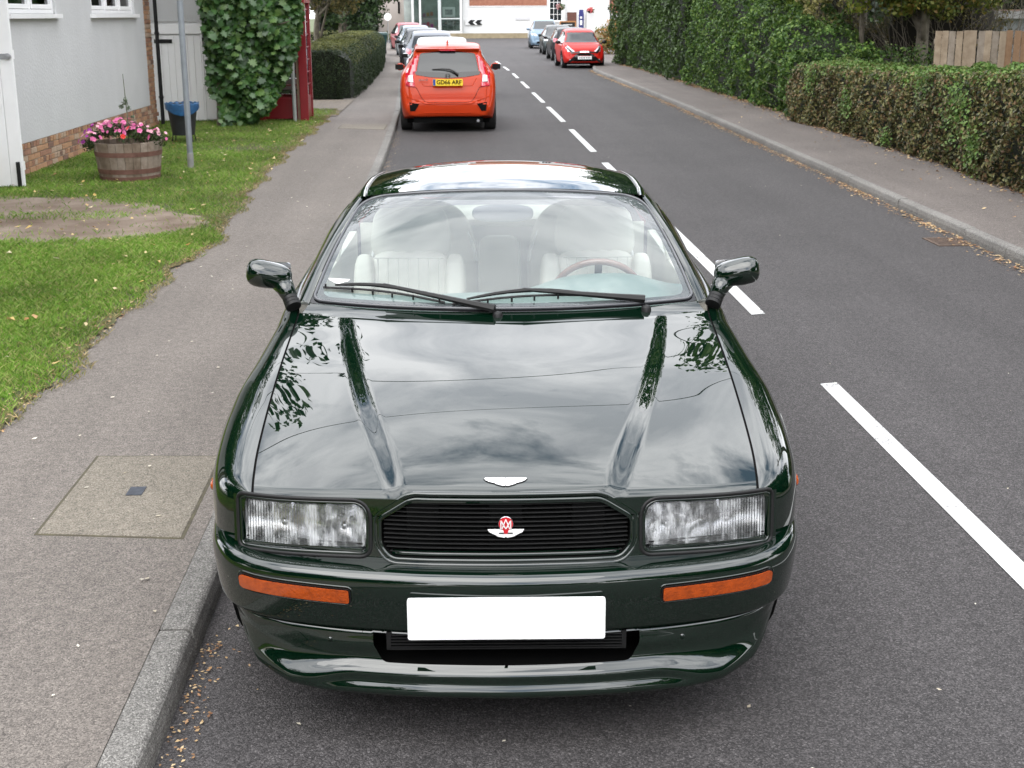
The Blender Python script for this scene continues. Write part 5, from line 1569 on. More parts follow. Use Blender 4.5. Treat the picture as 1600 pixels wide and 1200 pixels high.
# dense twiggy dark shrub between conifer and fence
def thicket(name, label, c, size, n_tw, n_lf, mat, seed, lf=.06, tw=.008, cat="bush", core=True, twm=None):
    r = np.random.RandomState(seed)
    t = thing(name, label, cat, (c[0], c[1], c[2]))
    mb = MB()
    for q in range(n_tw):
        a = np.array([r.uniform(-.5, .5) * size[0], r.uniform(-.5, .5) * size[1], r.uniform(0, .3) * size[2]])
        b = a + np.array([r.randn() * .35 * size[0], r.randn() * .25 * size[1], r.uniform(.3, .8) * size[2]])
        m_ = (a + b) / 2 + r.randn(3) * .12 * min(size)
        mb.tube(spline_pts([a, m_, b], 3), [tw, tw * .9, tw * .8, tw * .7, tw * .6, tw * .5, tw * .4], 4, cap=False)
    mb.build("twigs", twm or M['bark'], t, fix=False)
    if core:
        bm = bmesh.new(); bmesh.ops.create_icosphere(bm, subdivisions=3, radius=.5)
        for v in bm.verts:
            v.co = Vector((v.co.x * size[0] * .92, v.co.y * size[1] * .8 + size[1] * .18, (v.co.z + .5) * size[2] * .95)) * (1 + .06 * math.sin(v.co.x * 9 + v.co.z * 7))
        me = bpy.data.meshes.new("inner_growth"); bm.to_mesh(me); bm.free(); link("inner_growth", me, M['core_b'], t)
    if n_lf:
        C = np.stack([r.uniform(-.5, .5, 60) * size[0], r.uniform(-.5, .4, 60) * size[1], r.uniform(.1, 1, 60) * size[2]], 1)
        P, N = clumps(C, r.uniform(.15, .4, 60), n_lf, r, .3)
        leaf_obj("foliage", P, N, lf, mat, t, seed + 1, jitter=.9)
    return t
thicket("twiggy_shrub", "bare brown twiggy shrub in shade between the conifer and the fence", (9.9, 24.6, 0), (2.3, 1.5, 3.4), 260, 3500, M['leaf_brown'], 71, lf=.06)
thicket("twiggy_shrub", "bramble tangle with bare stems around the young tree trunks", (8.3, 25.3, 0), (1.8, 1.2, 1.9), 150, 3200, M['leaf_brown'], 72, lf=.06)
thicket("evergreen_bush", "loose green bush behind the left end of the low hedge", (7.9, 23.2, 0), (2.2, .9, 1.35), 60, 5200, M['leaf_mid'], 73, lf=.06)
thicket("twiggy_shrub", "large tangled bare shrub behind the board fence", (10.55, 26.4, .3), (1.4, 1.4, 4.2), 240, 3500, M['leaf_brown'], 74, lf=.07)
# flowering climber hanging between the hedges
r = np.random.RandomState(5)
# board fence
fz = thing("board_fence", "weathered close board wooden fence behind the low clipped hedge", "fence", (8.1, 20.6, 0))
bw = [pm("fence_board_%s" % n, a, .8, col2=b, scale=7, bump=.5, bscale=40) for n, a, b in (("grey", (.26, .21, .165), (.42, .355, .29)), ("tan", (.30, .225, .155), (.47, .37, .27)), ("brown", (.27, .155, .085), (.40, .25, .15)))]
fx0, fy0, fx1, fy1 = 7.88, 20.15, 12.2, 18.2
nb = 44
for k in range(nb):
    t_ = k / nb
    x = fx0 + (fx1 - fx0) * t_ - 8.1; y = fy0 + (fy1 - fy0) * t_ - 20.6
    mt = bw[2] if k in (10, 11, 12, 13) else bw[RNG.randint(2)]
    mb = MB(); h = 1.72 + RNG.uniform(-.008, .008); w = .100
    mb.box(0, w, -.012 - .016 * (k % 2), .010 - .016 * (k % 2), 0.05, h)
    me = mb.mesh("board"); me.transform(Matrix.Translation((x, y, 0)) @ Matrix.Rotation(math.atan2(fy1 - fy0, fx1 - fx0) + RNG.uniform(-.06, .06), 4, 'Z') @ Matrix.Rotation(RNG.uniform(-.006, .006), 4, 'Y'))
    link("board", me, mt, fz)
for z in (.35, 1.0, 1.55):
    mb = MB(); mb.bar((fx0 - 8.1, fy0 - 20.6 + .05, z), (fx1 - 8.1, fy1 - 20.6 + .05, z), .05, .08); mb.build("rail", bw[0], fz)
# grey painted brick outbuilding with a flat roof
gb_ = thing("flat_roof_outbuilding", "grey painted brick outbuilding with a flat roof behind the fence", "building", (15.6, 31.2, 0))
wallm = pm("grey_painted_brick", (.33, .34, .36), .8, var=.08, scale=3, bump=.4, bscale=14)
mb = MB(); mb.box(-2.2, 2.4, -1.2, 2.5, 0, 1.86); mb.build("wall", wallm, gb_)
mb = MB(); mb.box(-2.6, 2.8, -1.6, 2.9, 1.86, 2.04); mb.build("fascia", pm("grey_fascia", (.46, .45, .45), .6), gb_)
mb = MB(); mb.box(-2.5, 2.7, -1.5, 2.8, 2.04, 2.07); mb.build("roof", pm("felt_roof", (.30, .17, .12), .9, col2=(.4, .3, .25), scale=2), gb_)
for zc in ():
    mb = MB(); mb.box(-2.203, 2.403, -1.204, -1.2, zc - .004, zc + .004); mb.build("mortar_course", wallm, gb_)

# ================================================================== left side
# cottage: painted render over a brick plinth, wall along x = -5.2 facing the road
ct = thing("cottage", "pale grey rendered cottage with white windows and an exposed brick plinth behind the flower tub", "house", (-5.2, 18.5, 0))
REND = pm("grey_render", (.57, .57, .565), .85, var=.05, scale=1.3, bump=.5, bscale=26, detail=8)
BR = [pm("brick_%s" % n, a, .9, col2=b, scale=26, bump=.6, bscale=60) for n, a, b in (("red", (.26, .13, .08), (.40, .22, .14)), ("orange", (.36, .19, .10), (.50, .30, .17)), ("buff", (.38, .26, .18), (.48, .37, .27)), ("dark", (.17, .10, .07), (.26, .15, .11)))]
MORT = pm("lime_mortar", (.42, .36, .28), .95, col2=(.30, .26, .20), scale=10, bump=.6, bscale=60)
z_pl = .50
mb = MB()
# wall in panels round the two windows (front face x=0 local)
def wall_panel(y0, y1, z0, z1): mb.box(-.30, 0, y0 - 18.5, y1 - 18.5, z0, z1)
wins = [(15.2, 17.05), (18.75, 21.25)]
zs_, zt_ = 2.03, 3.3
wall_panel(13.2, 21.88, z_pl, zs_)
wall_panel(13.2, 15.2, zs_, zt_); wall_panel(17.05, 18.75, zs_, zt_); wall_panel(21.25, 21.88, zs_, zt_)
wall_panel(13.2, 21.88, zt_, 5.4)
wo = mb.build("rendered_wall", REND, ct)
mb = MB(); mb.box(-.29, -.012, 13.2 - 18.5, 22.35 - 18.5, 0, z_pl - .001); mb.box(-.29, -.012, 21.88 - 18.5, 22.35 - 18.5, z_pl, 5.4); mb.build("mortar", MORT, ct)
mb = MB(); mb.box(-6.0, -.30, 22.0 - 18.5, 22.3 - 18.5, 0, 5.4); mb.box(-6, -5.7, -5.3, 3.8, 0, 5.4); mb.box(-6, -.3, -5.3, -5.0, 0, 5.4); mb.build("rear_walls", REND, ct)
mb = MB(); mb.prism([(-6.3, 5.35), (.35, 5.35), (.35, 5.45), (-3.0, 8.0), (-6.3, 5.45)], -5.5, 4.0, 'xz'); mb.build("roof", pm("clay_tiles", (.22, .11, .07), .9, col2=(.32, .18, .12), scale=3, bump=.6, bscale=12), ct)
def brick_mesh(L, H, D, seed):
    r = random.Random(seed); mb = MB(); mb.box(0, D, 0, L, 0, H)
    me = mb.mesh("brick", bevel=.004, segs=1)
    for v in me.vertices: v.co += Vector((r.uniform(-.002, .002), r.uniform(-.002, .002), r.uniform(-.002, .002)))
    return me
bms = [brick_mesh(.215, .065, .10, i) for i in range(4)]; bhs = [brick_mesh(.102, .065, .10, 10 + i) for i in range(3)]
sets = {}
def get_brick(half, i, mt):
    k = (half, i, mt.name)
    if k not in sets:
        me = (bhs if half else bms)[i].copy(); me.materials.append(mt); sets[k] = me
    return sets[k]
rb = random.Random(4)
row = 0; z = .045; cnt = 0
while z < z_pl - .06:
    y = 14.9 - (.11 if row % 2 else 0)
    hl = row % 2
    while y < 22.25:
        L = .102 if (row % 3 == 2) else .215
        mt = BR[rb.choices(range(4), [3, 4, 3, 1])[0]]
        o = bpy.data.objects.new("brick", get_brick(L < .2, rb.randrange(3), mt)); COL.objects.link(o); o.parent = ct
        o.location = (-.10 + rb.uniform(-.003, .004), y - 18.5, z)
        y += L + .011; cnt += 1
    z += .076; row += 1
while z < 2.7:
    y = 21.90 if row % 2 else 21.90
    for L in ((.215, .215) if row % 2 else (.102, .215, .102)):
        mt = BR[rb.choices(range(4), [3, 4, 2, 1])[0]]
        o = bpy.data.objects.new("brick", get_brick(L < .2, rb.randrange(3), mt)); COL.objects.link(o); o.parent = ct
        o.location = (-.10 + rb.uniform(-.003, .004), y - 18.5, z); y += L + .011
    z += .076; row += 1
WH = M['white_paint']
def cottage_window(y0, y1, lights, z0=2.03, z1=3.3):
    mb = MB(); X0, X1 = -.10, -.03
    mb.box(X0, X1, y0, y0 + .06, z0, z1); mb.box(X0, X1, y1 - .06, y1, z0, z1); mb.box(X0, X1, y0 + .06, y1 - .06, z0, z0 + .06); mb.box(X0, X1, y0 + .06, y1 - .06, z1 - .06, z1)
    for k in range(1, lights):
        yy = y0 + .06 + (y1 - y0 - .12) * k / lights; mb.box(X0 + .004, X1 - .004, yy - .035, yy + .035, z0 + .06, z1 - .06)
    fr = mb.build("window", WH, ct, bevel=.004, segs=1)
    for k in range(lights):
        a = y0 + .06 + (y1 - y0 - .12) * k / lights + (.035 if k else 0); b = y0 + .06 + (y1 - y0 - .12) * (k + 1) / lights - (.035 if k < lights - 1 else 0)
        s_ = MB(); X = -.05
        s_.box(X - .03, X + .028, a + .004, a + .05, z0 + .064, z1 - .064); s_.box(X - .03, X + .028, b - .05, b - .004, z0 + .064, z1 - .064)
        s_.box(X - .03, X + .028, a + .05, b - .05, z0 + .064, z0 + .12); s_.box(X - .03, X + .028, a + .05, b - .05, z1 - .12, z1 - .064)
        s_.build("casement", WH, fr, bevel=.003, segs=1)
        g_ = MB(); g_.box(X - .012, X - .008, a + .05, b - .05, z0 + .12, z1 - .12); g_.build("pane", M['dark_glass'], fr)
        c_ = MB(); zz = np.linspace(a + .05, b - .05, 9)
        for i_ in range(8): c_.add([(X - .06 - .012 * (i_ % 2), zz[i_], z0 + .1), (X - .06 - .012 * ((i_ + 1) % 2), zz[i_ + 1], z0 + .1), (X - .06 - .012 * ((i_ + 1) % 2), zz[i_ + 1], z1 - .1), (X - .06 - .012 * (i_ % 2), zz[i_], z1 - .1)], [(0, 1, 2, 3)])
        c_.build("net_curtain", pm("net_curtain", (.20, .20, .19), .9, col2=(.35, .35, .33), scale=5), fr)
    s_ = MB(); s_.box(-.10, .075, y0 - .07, y1 + .07, z0 - .055, z0); s_.build("sill", WH, fr, bevel=.005)
cottage_window(15.2 - 18.5, 17.05 - 18.5, 2); cottage_window(18.75 - 18.5, 21.25 - 18.5, 3)
mb = MB(); mb.box(-.6, -.5, -5, 3.7, 0, 5.3); mb.build("room_dark", M['black_matt'], ct)
# downpipe at the cottage corner
dp = MB(); dp.tube([(0, 0, .05), (0, 0, 4.9)], .034, 12); o = dp.build("downpipe", M['black_trim'], None, smooth='auto'); o.location = (-5.13, 22.44, 0)
tag(o, "black drainpipe running down the brick corner of the grey cottage", "drainpipe")
br = MB()
for z in (.6, 1.7, 2.8): br.lathe([(.034, -.02), (.045, -.02), (.045, .02), (.034, .02)], 12, (0, 0, z))
br.build("bracket", M['black_trim'], o)

# white boarded outhouse with black strap hinges
oh = thing("outhouse", "white timber outhouse with a boarded door and black hinges beyond the cottage corner", "shed", (-4.75, 23.0, 0))
ohg = REND
mb = MB(); mb.box(-1.2, .50, .30, 2.3, 0, 2.0); mb.build("wall", WH, oh)
mb = MB(); mb.prism([(-1.2, 1.90), (.30, 1.90), (.44, 2.0), (.20, 2.55), (-.4, 3.3), (-1.2, 3.6)], .24, 2.3, 'xz'); mb.build("gable", REND, oh)
mb = MB(); mb.bar((.50, .2, 1.95), (.18, .2, 2.6), .05, .16, up=(0, 1, 0)); mb.bar((.18, .2, 2.6), (-.4, .2, 3.35), .05, .16, up=(0, 1, 0)); mb.build("bargeboard", M['bark'], oh)
mb = MB(); mb.box(-.75, .46, .22, .298, 1.68, 1.86); mb.build("lintel", WH, oh, bevel=.005)
for k in range(7):
    mb = MB(); x = -.62 + k * .118; mb.box(x + .002, x + .116, .255, .296, .12, 1.66); mb.build("door_board", WH, oh, bevel=.004, segs=1)
mb = MB(); mb.box(.215, .245, .23, .30, .12, 1.67); mb.build("door_post", WH, oh)
mb = MB(); mb.box(.25, .49, .265, .298, .14, 1.50); mb.build("side_board", WH, oh)
for z in (1.55,):
    mb = MB(); mb.box(-.62, -.30, .235, .25, z - .035, z + .035); mb.build("strap_hinge", M['black_trim'], oh)
    mb = MB(); mb.box(.23, .52, .235, .262, z + .0, z + .065); mb.build("strap_hinge", M['black_trim'], oh)
mb = MB(); mb.box(-.62, .52, .22, .262, .03, .115); mb.build("bottom_rail", M['black_trim'], oh)
mb = MB(); mb.box(-.68, .56, .10, .28, .0, .06); mb.build("step", M['slab'], oh)

# white gate leaf at the left edge of the picture
gt = thing("timber_gate", "tall white timber gate at the left edge with a grey hinge and black bolt", "gate", (-5.0, 14.28, KH))
for k in range(6):
    mb = MB(); x = .135 - k * .15; mb.box(x - .147, x - .002, -.02, .02, .02, 3.0); mb.build("board", WH, gt, bevel=.004, segs=1)
for z in (.25, 1.49, 2.6):
    mb = MB(); mb.box(-.9, .13, .021, .06, z - .05, z + .05); mb.build("ledge", WH, gt)
mb = MB(); mb.box(-.9, .10, -.034, -.021, 1.44, 1.50); mb.lathe([(0, -.06), (.035, -.055), (.035, -.03), (0, -.028)], 14, (.09, 0, 1.47), 'y'); mb.build("band_hinge", pm("galvanised", (.35, .35, .36), .4, .6), gt, smooth='auto')
mb = MB(); mb.tube([(.085, -.045, -.06), (.085, -.045, .30)], .022, 10); mb.build("drop_bolt", M['black_trim'], gt, smooth='auto')

# half-barrel planter
M['oak'] = pm("old_oak", (.20, .15, .11), .85, col2=(.33, .27, .22), scale=9, bump=.6, bscale=40)
M['oak_d'] = pm("stained_oak", (.14, .10, .07), .85, col2=(.26, .20, .15), scale=9, bump=.6, bscale=40)
M['hoop'] = pm("rusty_hoop", (.11, .05, .035), .7, col2=(.20, .10, .075), scale=10, bump=.3, bscale=60)
bp_ = thing("half_barrel_planter", "half barrel planter of weathered oak with rusty hoops full of pink flowers", "planter", (-3.85, 14.95, KH))
def br_r(z): return .335 + .065 * (z / .46) ** .8
nst = 26
for k in range(nst):
    a0 = 2 * math.pi * k / nst + .006; a1 = 2 * math.pi * (k + 1) / nst - .006
    mb = MB(); vs = []
    zz = np.linspace(.0, .46 + RNG.uniform(-.006, .004), 6)
    for z in zz:
        R_ = br_r(z); 
        for (rr, a) in ((R_, a0), (R_ + .001, (a0 + a1) / 2), (R_, a1), (R_ - .025, a1), (R_ - .025, a0)): vs.append((rr * math.cos(a), rr * math.sin(a), z))
    n = 5; fs = [tuple(range(n))[::-1], tuple(range(5 * n, 6 * n))]
    for i in range(5):
        for j in range(n): fs.append((i * n + j, i * n + (j + 1) % n, (i + 1) * n + (j + 1) % n, (i + 1) * n + j))
    mb.add(vs, fs); mb.build("stave", M['oak'] if RNG.rand() < .6 else M['oak_d'], bp_)
for (z0, z1) in ((.015, .065), (.10, .155), (.30, .355)):
    mb = MB(); mb.lathe([(br_r(z0) + .001, z0), (br_r(z0) + .006, z0), (br_r(z1) + .006, z1), (br_r(z1) + .001, z1)], 48); mb.build("hoop", M['hoop'], bp_, smooth='auto')
mb = MB(); mb.lathe([(0, .40), (.375, .40)], 24); mb.build("soil", M['soil'], bp_)
# bedding plants in it
fl = thing("bedding_plants", "mound of pink and red flowers spilling over the half barrel", "flowers", (-3.85, 14.95, KH + .42))
r = np.random.RandomState(8)
C = np.array([(.36 * math.cos(a) * q, .33 * math.sin(a) * q, .08 + .10 * (1 - q) + (.04 if math.cos(a) < 0 else 0)) for a, q in zip(r.uniform(0, 6.28, 26), r.rand(26) ** .5)] + [(-.40, -.12, .02), (-.44, -.02, .0), (.40, -.1, .06), (-.36, -.2, .04)])
P, N = clumps(C, r.uniform(.06, .13, len(C)), 2600, r, .4)
leaf_obj("foliage", P, N, .035, leaf_mat("bedding_leaves", [(.02, .035, .012), (.04, .07, .02), (.06, .09, .03), (.05, .03, .02)], .5, .2, .3), fl, 5)
PINK = pm("pink_petals", (.62, .09, .27), .6, col2=(.75, .22, .42), scale=40); REDP = pm("red_petals", (.70, .03, .02), .6); PALE = pm("pale_pink_petals", (.80, .42, .50), .6); MAG = pm("magenta_petals", (.45, .06, .40), .6)
def flower_mesh(sd):
    rr = random.Random(sd); mb = MB()
    for k in range(5):
        a = 2 * math.pi * k / 5 + rr.uniform(-.2, .2); c, s = math.cos(a), math.sin(a); p, q = -s, c; L = .022; W = .014
        mb.add([(0, 0, 0), (c * L * .6 + p * W, s * L * .6 + q * W, .006), (c * L, s * L, .002), (c * L * .6 - p * W, s * L * .6 - q * W, .006)], [(0, 1, 2), (0, 2, 3)])
    mb.lathe([(.004, 0), (.003, .008), (0, .009)], 5); return mb.mesh("flower", fix=False)
fms = {}
for mt in (PINK, REDP, PALE, MAG):
    for sd in range(2):
        me = flower_mesh(sd); me.materials.append(mt); fms[(mt.name, sd)] = me
for k in range(120):
    i = r.randint(len(C)); d = r.randn(3); d[2] = abs(d[2]) * .8 + .1; d[1] = -abs(d[1]) if r.rand() < .7 else d[1]; d /= np.linalg.norm(d)
    p = C[i] + d * .13
    left = p[0] < -.1
    mt = MAG if p[0] < -.36 and r.rand() < .6 else (REDP if (.02 < p[0] < .22 and p[1] < -.1 and r.rand() < .8) else (PINK if r.rand() < .8 else PALE))
    if p[0] > .1 and mt is PINK and r.rand() < .6: continue
    o = bpy.data.objects.new("flower", fms[(mt.name, r.randint(2))]); COL.objects.link(o); o.parent = fl
    o.location = p; o.rotation_euler = Vector(d).to_track_quat('Z', 'Y').to_euler(); s = r.uniform(.9, 1.6); o.scale = (s, s, s)
mb = MB(); mb.tube([(.0, .05, 0), (.005, .05, .35), (-.01, .05, .82)], [.009, .007, .004], 6); mb.tube([(.07, .05, 0), (.08, .05, .40)], [.004, .003], 5)
mb.build("stem", pm("grey_stem", (.14, .15, .10), .8), fl)
C2 = np.array([(-.005, .05, .48), (.03, .05, .42), (-.05, .03, .44), (.07, .05, .32), (0, .05, .52)])
P, N = clumps(C2, np.array([.05, .04, .035, .03, .03]), 130, r, .2); leaf_obj("stem_leaves", P, N, .03, leaf_mat("silver_leaves", [(.12, .16, .09), (.22, .27, .18)], .6, .2, .3), fl, 6)

# galvanised post
po = MB(); po.tube([(0, 0, -.1), (0, 0, 5.0)], .038, 16)
o = po.build("metal_post", pm("galvanised_steel", (.30, .325, .35), .45, .55, var=.12, scale=5, bump=.1), None, smooth='auto'); o.location = (-3.335, 15.95, KH)
tag(o, "plain grey galvanised metal post standing in the grass beside the flower tub", "post")
b_ = MB(); b_.lathe([(.0385, -.01), (.041, -.005), (.041, .19), (.0385, .2)], 16); b_.build("base_sleeve", pm("stained_steel", (.22, .22, .21), .7, .2, col2=(.32, .31, .29), scale=12), o)

# black bin with a blue sack folded over its rim
bn = thing("litter_bin", "black tapering bin with a blue sack over its rim behind the metal post", "bin", (-4.10, 19.25, KH))
mb = MB(); mb.lathe([(0, .13), (.165, .13), (.215, .48), (.235, .60), (.225, .60), (.20, .45)], 24); mb.build("tub", pm("bin_plastic", (.018, .019, .022), .5, var=.2, scale=10), bn, smooth='auto')
r = random.Random(2); mb = MB(); pr = []
n = 30; vs = []
for i, (R_, z) in enumerate([(.205, .56), (.236, .605), (.252, .615), (.256, .59), (.252, .50)]):
    for k in range(n):
        a = 2 * math.pi * k / n; j = .010 * math.sin(k * 3.1 + i) + (.05 * math.sin(a * 2 + 1) - .02 if i == 4 else 0)
        vs.append(((R_ + .007 * math.sin(k * 2.3 + i * 1.3)) * math.cos(a), (R_ + .007 * math.sin(k * 2.3 + i)) * math.sin(a), z + j))
mb.add(vs, [(i * n + k, i * n + (k + 1) % n, (i + 1) * n + (k + 1) % n, (i + 1) * n + k) for i in range(4) for k in range(n)])
mb.lathe([(0, .44), (.20, .47), (.205, .56)], 30); mb.build("sack", pm("blue_sack", (.010, .07, .17), .35, var=.3, scale=20), bn, smooth=True)
for s in (-1, 1):
    mb = MB(); mb.tube([(s * .14, -.1, .15), (s * .15, -.12, .06), (s * .17, -.13, .0)], .008, 6); mb.tube([(s * .14, .1, .15), (s * .16, .13, .0)], .008, 6); mb.build("foot", M['black_trim'], bn)

# red telephone kiosk, mostly hidden by the maple
KR = pm("kiosk_red", (.22, .006, .012), .4, var=.12, scale=4, coat=.2)
kb = thing("telephone_kiosk", "old red telephone kiosk half hidden behind the maple leaves", "phone box", (-3.08, 23.62, KH))
w_, d_ = .45, .45; H_ = 2.35
for sx in (-1, 1):
    for sy in (-1, 1):
        mb = MB(); mb.box(sx * w_ - .055 * (1 + sx) + 0, sx * w_ + .055 * (1 - sx), sy * d_ - .055 * (1 + sy), sy * d_ + .055 * (1 - sy), .0, H_); mb.build("corner_post", KR, kb, bevel=.01)
for (a, b, c, d, nm) in ((-.34, .34, -.43, -.40, "front"), (-.34, .34, .40, .43, "rear")):
    mb = MB(); mb.box(a, b, c, d, .04, .42); mb.build("kick_panel", KR, kb, bevel=.008)
for sx in (-1, 1):
    mb = MB(); mb.box(sx * .415 - .015, sx * .415 + .015, -.34, .34, .04, .42); mb.build("kick_panel", KR, kb, bevel=.008)
for k in range(8):
    z = .42 + k * .225
    mb = MB(); mb.box(-.34, .34, -.428, -.405, z, z + .022); mb.box(-.34, .34, .405, .428, z, z + .022); mb.box(.405, .428, -.34, .34, z, z + .022); mb.box(-.428, -.405, -.34, .34, z, z + .022)
    mb.build("glazing_bar", KR, kb)
for x in (-.22, .22):
    mb = MB(); mb.box(x - .011, x + .011, -.430, -.404, .42, 2.1); mb.box(.404, .430, x - .011, x + .011, .42, 2.1); mb.box(-.430, -.404, x - .011, x + .011, .42, 2.1); mb.build("glazing_bar", KR, kb)
mb = MB(); mb.box(.412, .416, -.34, .34, .44, 2.1); mb.box(-.416, -.412, -.34, .34, .44, 2.1); mb.build("pane", M['side_glass'], kb)
mb = MB(); mb.box(-.46, .46, -.46, .46, 2.12, 2.38); mb.lathe([(.62, 2.38), (.5, 2.5), (.2, 2.6), (0, 2.62)], 4, (0, 0, 0), a0=math.pi / 4, a1=2 * math.pi + math.pi / 4); mb.build("canopy", KR, kb)
mb = MB(); mb.box(-.20, .24, .0, .3, .55, .75); mb.build("shelf", pm("kiosk_shelf", (.45, .45, .45), .5), kb)
for k in range(6):
    mb = MB(); mb.lathe([(0, -.012), (.008, -.01), (.012, 0)], 8, (.452 - .05, -.452, .3 + k * .32), 'y'); mb.build("rivet", pm("rivet", (.5, .35, .35), .5), kb)
# its red open door / side post stands proud: tall post right of a grey pole
rp = MB(); rp.box(-.075, .075, -.03, .03, 0, 2.6); o = rp.build("red_door_leaf", KR, kb, bevel=.01); o.location = (.395, -.56, 0)
o["label"] = "open kiosk door seen edge on"
rp = MB()
for k in range(14): rp.box(.066, .082, -.036, -.028, .15 + k * .17, .17 + k * .17)
o2 = rp.build("door_rivets", pm("worn_edge", (.30, .05, .05), .6), kb); o2.location = (.395, -.56, 0)
pl_ = MB(); pl_.tube([(0, 0, 0), (-.02, 0, 2.9)], .035, 12); o = pl_.build("metal_pipe", pm("pale_pipe", (.33, .36, .34), .6, .3, col2=(.45, .47, .44), scale=6), None, smooth='auto'); o.location = (-2.86, 23.02, KH)
tag(o, "weathered pale grey pipe standing against the red kiosk", "pole")
pl_ = MB(); pl_.box(-.05, .05, -.03, .03, 0, 2.6); o = pl_.build("timber_post", pm("brown_post", (.17, .11, .07), .8, col2=(.26, .18, .12), scale=6), None); o.location = (-2.76, 23.10, KH)
tag(o, "brown timber post squeezed between the grey pipe and the red kiosk", "post")

# maple over the kiosk: 300 single leaves in front, the rest as mass
mp_ = thing("maple_tree", "broad leaved maple leaning over the grass and hiding the kiosk", "tree", (-4.15, 22.6, KH))
mb = MB(); mb.tube(spline_pts([Vector((.08, -.50, 0)), Vector((.10, -.42, .5)), Vector((.12, -.30, 1.3)), Vector((.15, -.2, 2.4)), Vector((.2, -.2, 4))], 5), list(np.linspace(.055, .07, 21)), 10); mb.build("trunk", M['bark'], mp_, smooth=True)
mb = MB(); mb.tube(spline_pts([Vector((.5, .2, 0)), Vector((.5, .1, 1.5)), Vector((.6, 0, 3.2)), Vector((.7, 0, 5))], 4), list(np.linspace(.09, .05, 13)), 8)
for q in range(5): mb.tube(spline_pts([Vector((.5, .1, 1.2 + q * .5)), Vector((.5 + .3 * math.cos(q * 2), -.3, 1.6 + q * .5)), Vector((.6 + .8 * math.cos(q * 2), -.7, 1.8 + q * .5))], 3), list(np.linspace(.03, .01, 7)), 5)
mb.build("limbs", M['bark_d'], mp_, smooth=True)
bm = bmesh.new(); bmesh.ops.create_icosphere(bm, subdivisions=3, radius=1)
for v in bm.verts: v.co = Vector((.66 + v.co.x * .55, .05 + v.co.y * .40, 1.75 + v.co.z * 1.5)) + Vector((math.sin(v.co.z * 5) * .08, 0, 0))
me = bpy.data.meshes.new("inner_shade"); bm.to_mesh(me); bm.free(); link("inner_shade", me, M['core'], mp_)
def maple_leaf(sd, s=1.0):
    rr = random.Random(sd)
    R_ = [(0, -.45), (.12, -.30), (.42, -.36), (.36, -.12), (.56, .10), (.30, .12), (.36, .34), (.14, .26), (0, .58), (-.14, .26), (-.36, .34), (-.30, .12), (-.56, .10), (-.36, -.12), (-.42, -.36), (-.12, -.30)]
    mb = MB(); vs = [(0, 0, 0)] + [(a * s, b * s, -.10 * s * (a * a + b * b) ** .5 + rr.uniform(-.04, .04) * s) for a, b in R_]
    n = len(R_); mb.add(vs, [(0, 1 + i, 1 + (i + 1) % n) for i in range(n)]); return mb
r = np.random.RandomState(12)
mls = []
for sd in range(5):
    me = maple_leaf(sd).mesh("leaf", smooth=True, fix=False); me.materials.append([pm("maple_leaf_a", (.030, .078, .018), .42, var=.2, scale=6), pm("maple_leaf_b", (.042, .105, .024), .42, var=.2, scale=6), pm("maple_leaf_c", (.08, .145, .036), .45, var=.2, scale=6), pm("maple_leaf_d", (.022, .058, .015), .4, var=.2, scale=6), pm("maple_leaf_e", (.045, .11, .025), .4)][sd]); mls.append(me)
def maple_pos(n, r, front=True):
    out = []
    while len(out) < n:
        x = r.uniform(-.16, 1.6); z = r.uniform(.06, 2.6)
        # outline: narrower near the ground, overhanging to the right higher up
        right = np.interp(z, [0, .3, .7, .95, 1.3, 1.8, 2.6], [.60, 1.02, 1.20, 1.34, 1.46, 1.54, 1.6])
        left = np.interp(z, [0, .4, .7, 2.6], [.16, .10, -.10, -.16])
        if not (left < x < right): continue
        y = -.70 + .25 * ((x - .6) / .7) ** 2 + r.uniform(-.12, .12) - .12 * math.sin(x * 7 + z * 4)
        out.append((x, y, z))
    return np.array(out)
for p in maple_pos(300, r):
    o = bpy.data.objects.new("leaf", mls[r.randint(5)]); COL.objects.link(o); o.parent = mp_
    o.location = p + np.array([0, -.06, 0]); o.rotation_euler = Vector((r.randn() * .45, -1 + r.randn() * .2, .75 + r.randn() * .3)).to_track_quat('Z', 'X').to_euler()
    o.rotation_euler.rotate_axis('Z', r.uniform(-2.6, -.5)); s = r.uniform(.10, .17); o.scale = (s, s, s)
def maple_mass(name, P, r, parent, mat, smin, smax, faceN=None):
    base = np.array(maple_leaf(3).v); Fb = np.array(maple_leaf(3).f)
    n = len(P); V = np.zeros((n, len(base), 3))
    for i in range(n):
        d = Vector((r.randn() * .6, -.9 + r.randn() * .5, .6 + r.randn() * .4)) if faceN is None else Vector(faceN[i]) + Vector(r.randn(3) * .5)
        R3 = np.array(d.to_track_quat('Z', 'X').to_matrix()) @ np.array(Matrix.Rotation(r.uniform(0, 6.28), 3, 'Z'))
        V[i] = (base * r.uniform(smin, smax)) @ R3.T + P[i]
    F = (np.arange(n)[:, None, None] * len(base) + Fb[None]).reshape(-1, 3)
    return link(name, np_mesh(name, V.reshape(-1, 3), F), mat, parent)
Pm = maple_pos(4200, r) + np.array([0, .12, 0]); o = maple_mass("inner_leaves", Pm, r, mp_, M['leaf_maple'], .09, .16); o["kind"] = "stuff"
# high crown out of frame
C, R_ = crown_points((.6, .6, 4.6), 1.9, 2.2, 1.9, 50, r, .4, .8)
P, N = clumps(C, R_, 4200, r, .5); o = maple_mass("upper_crown", P, r, mp_, M['leaf_maple'], .14, .22, N); o["kind"] = "stuff"

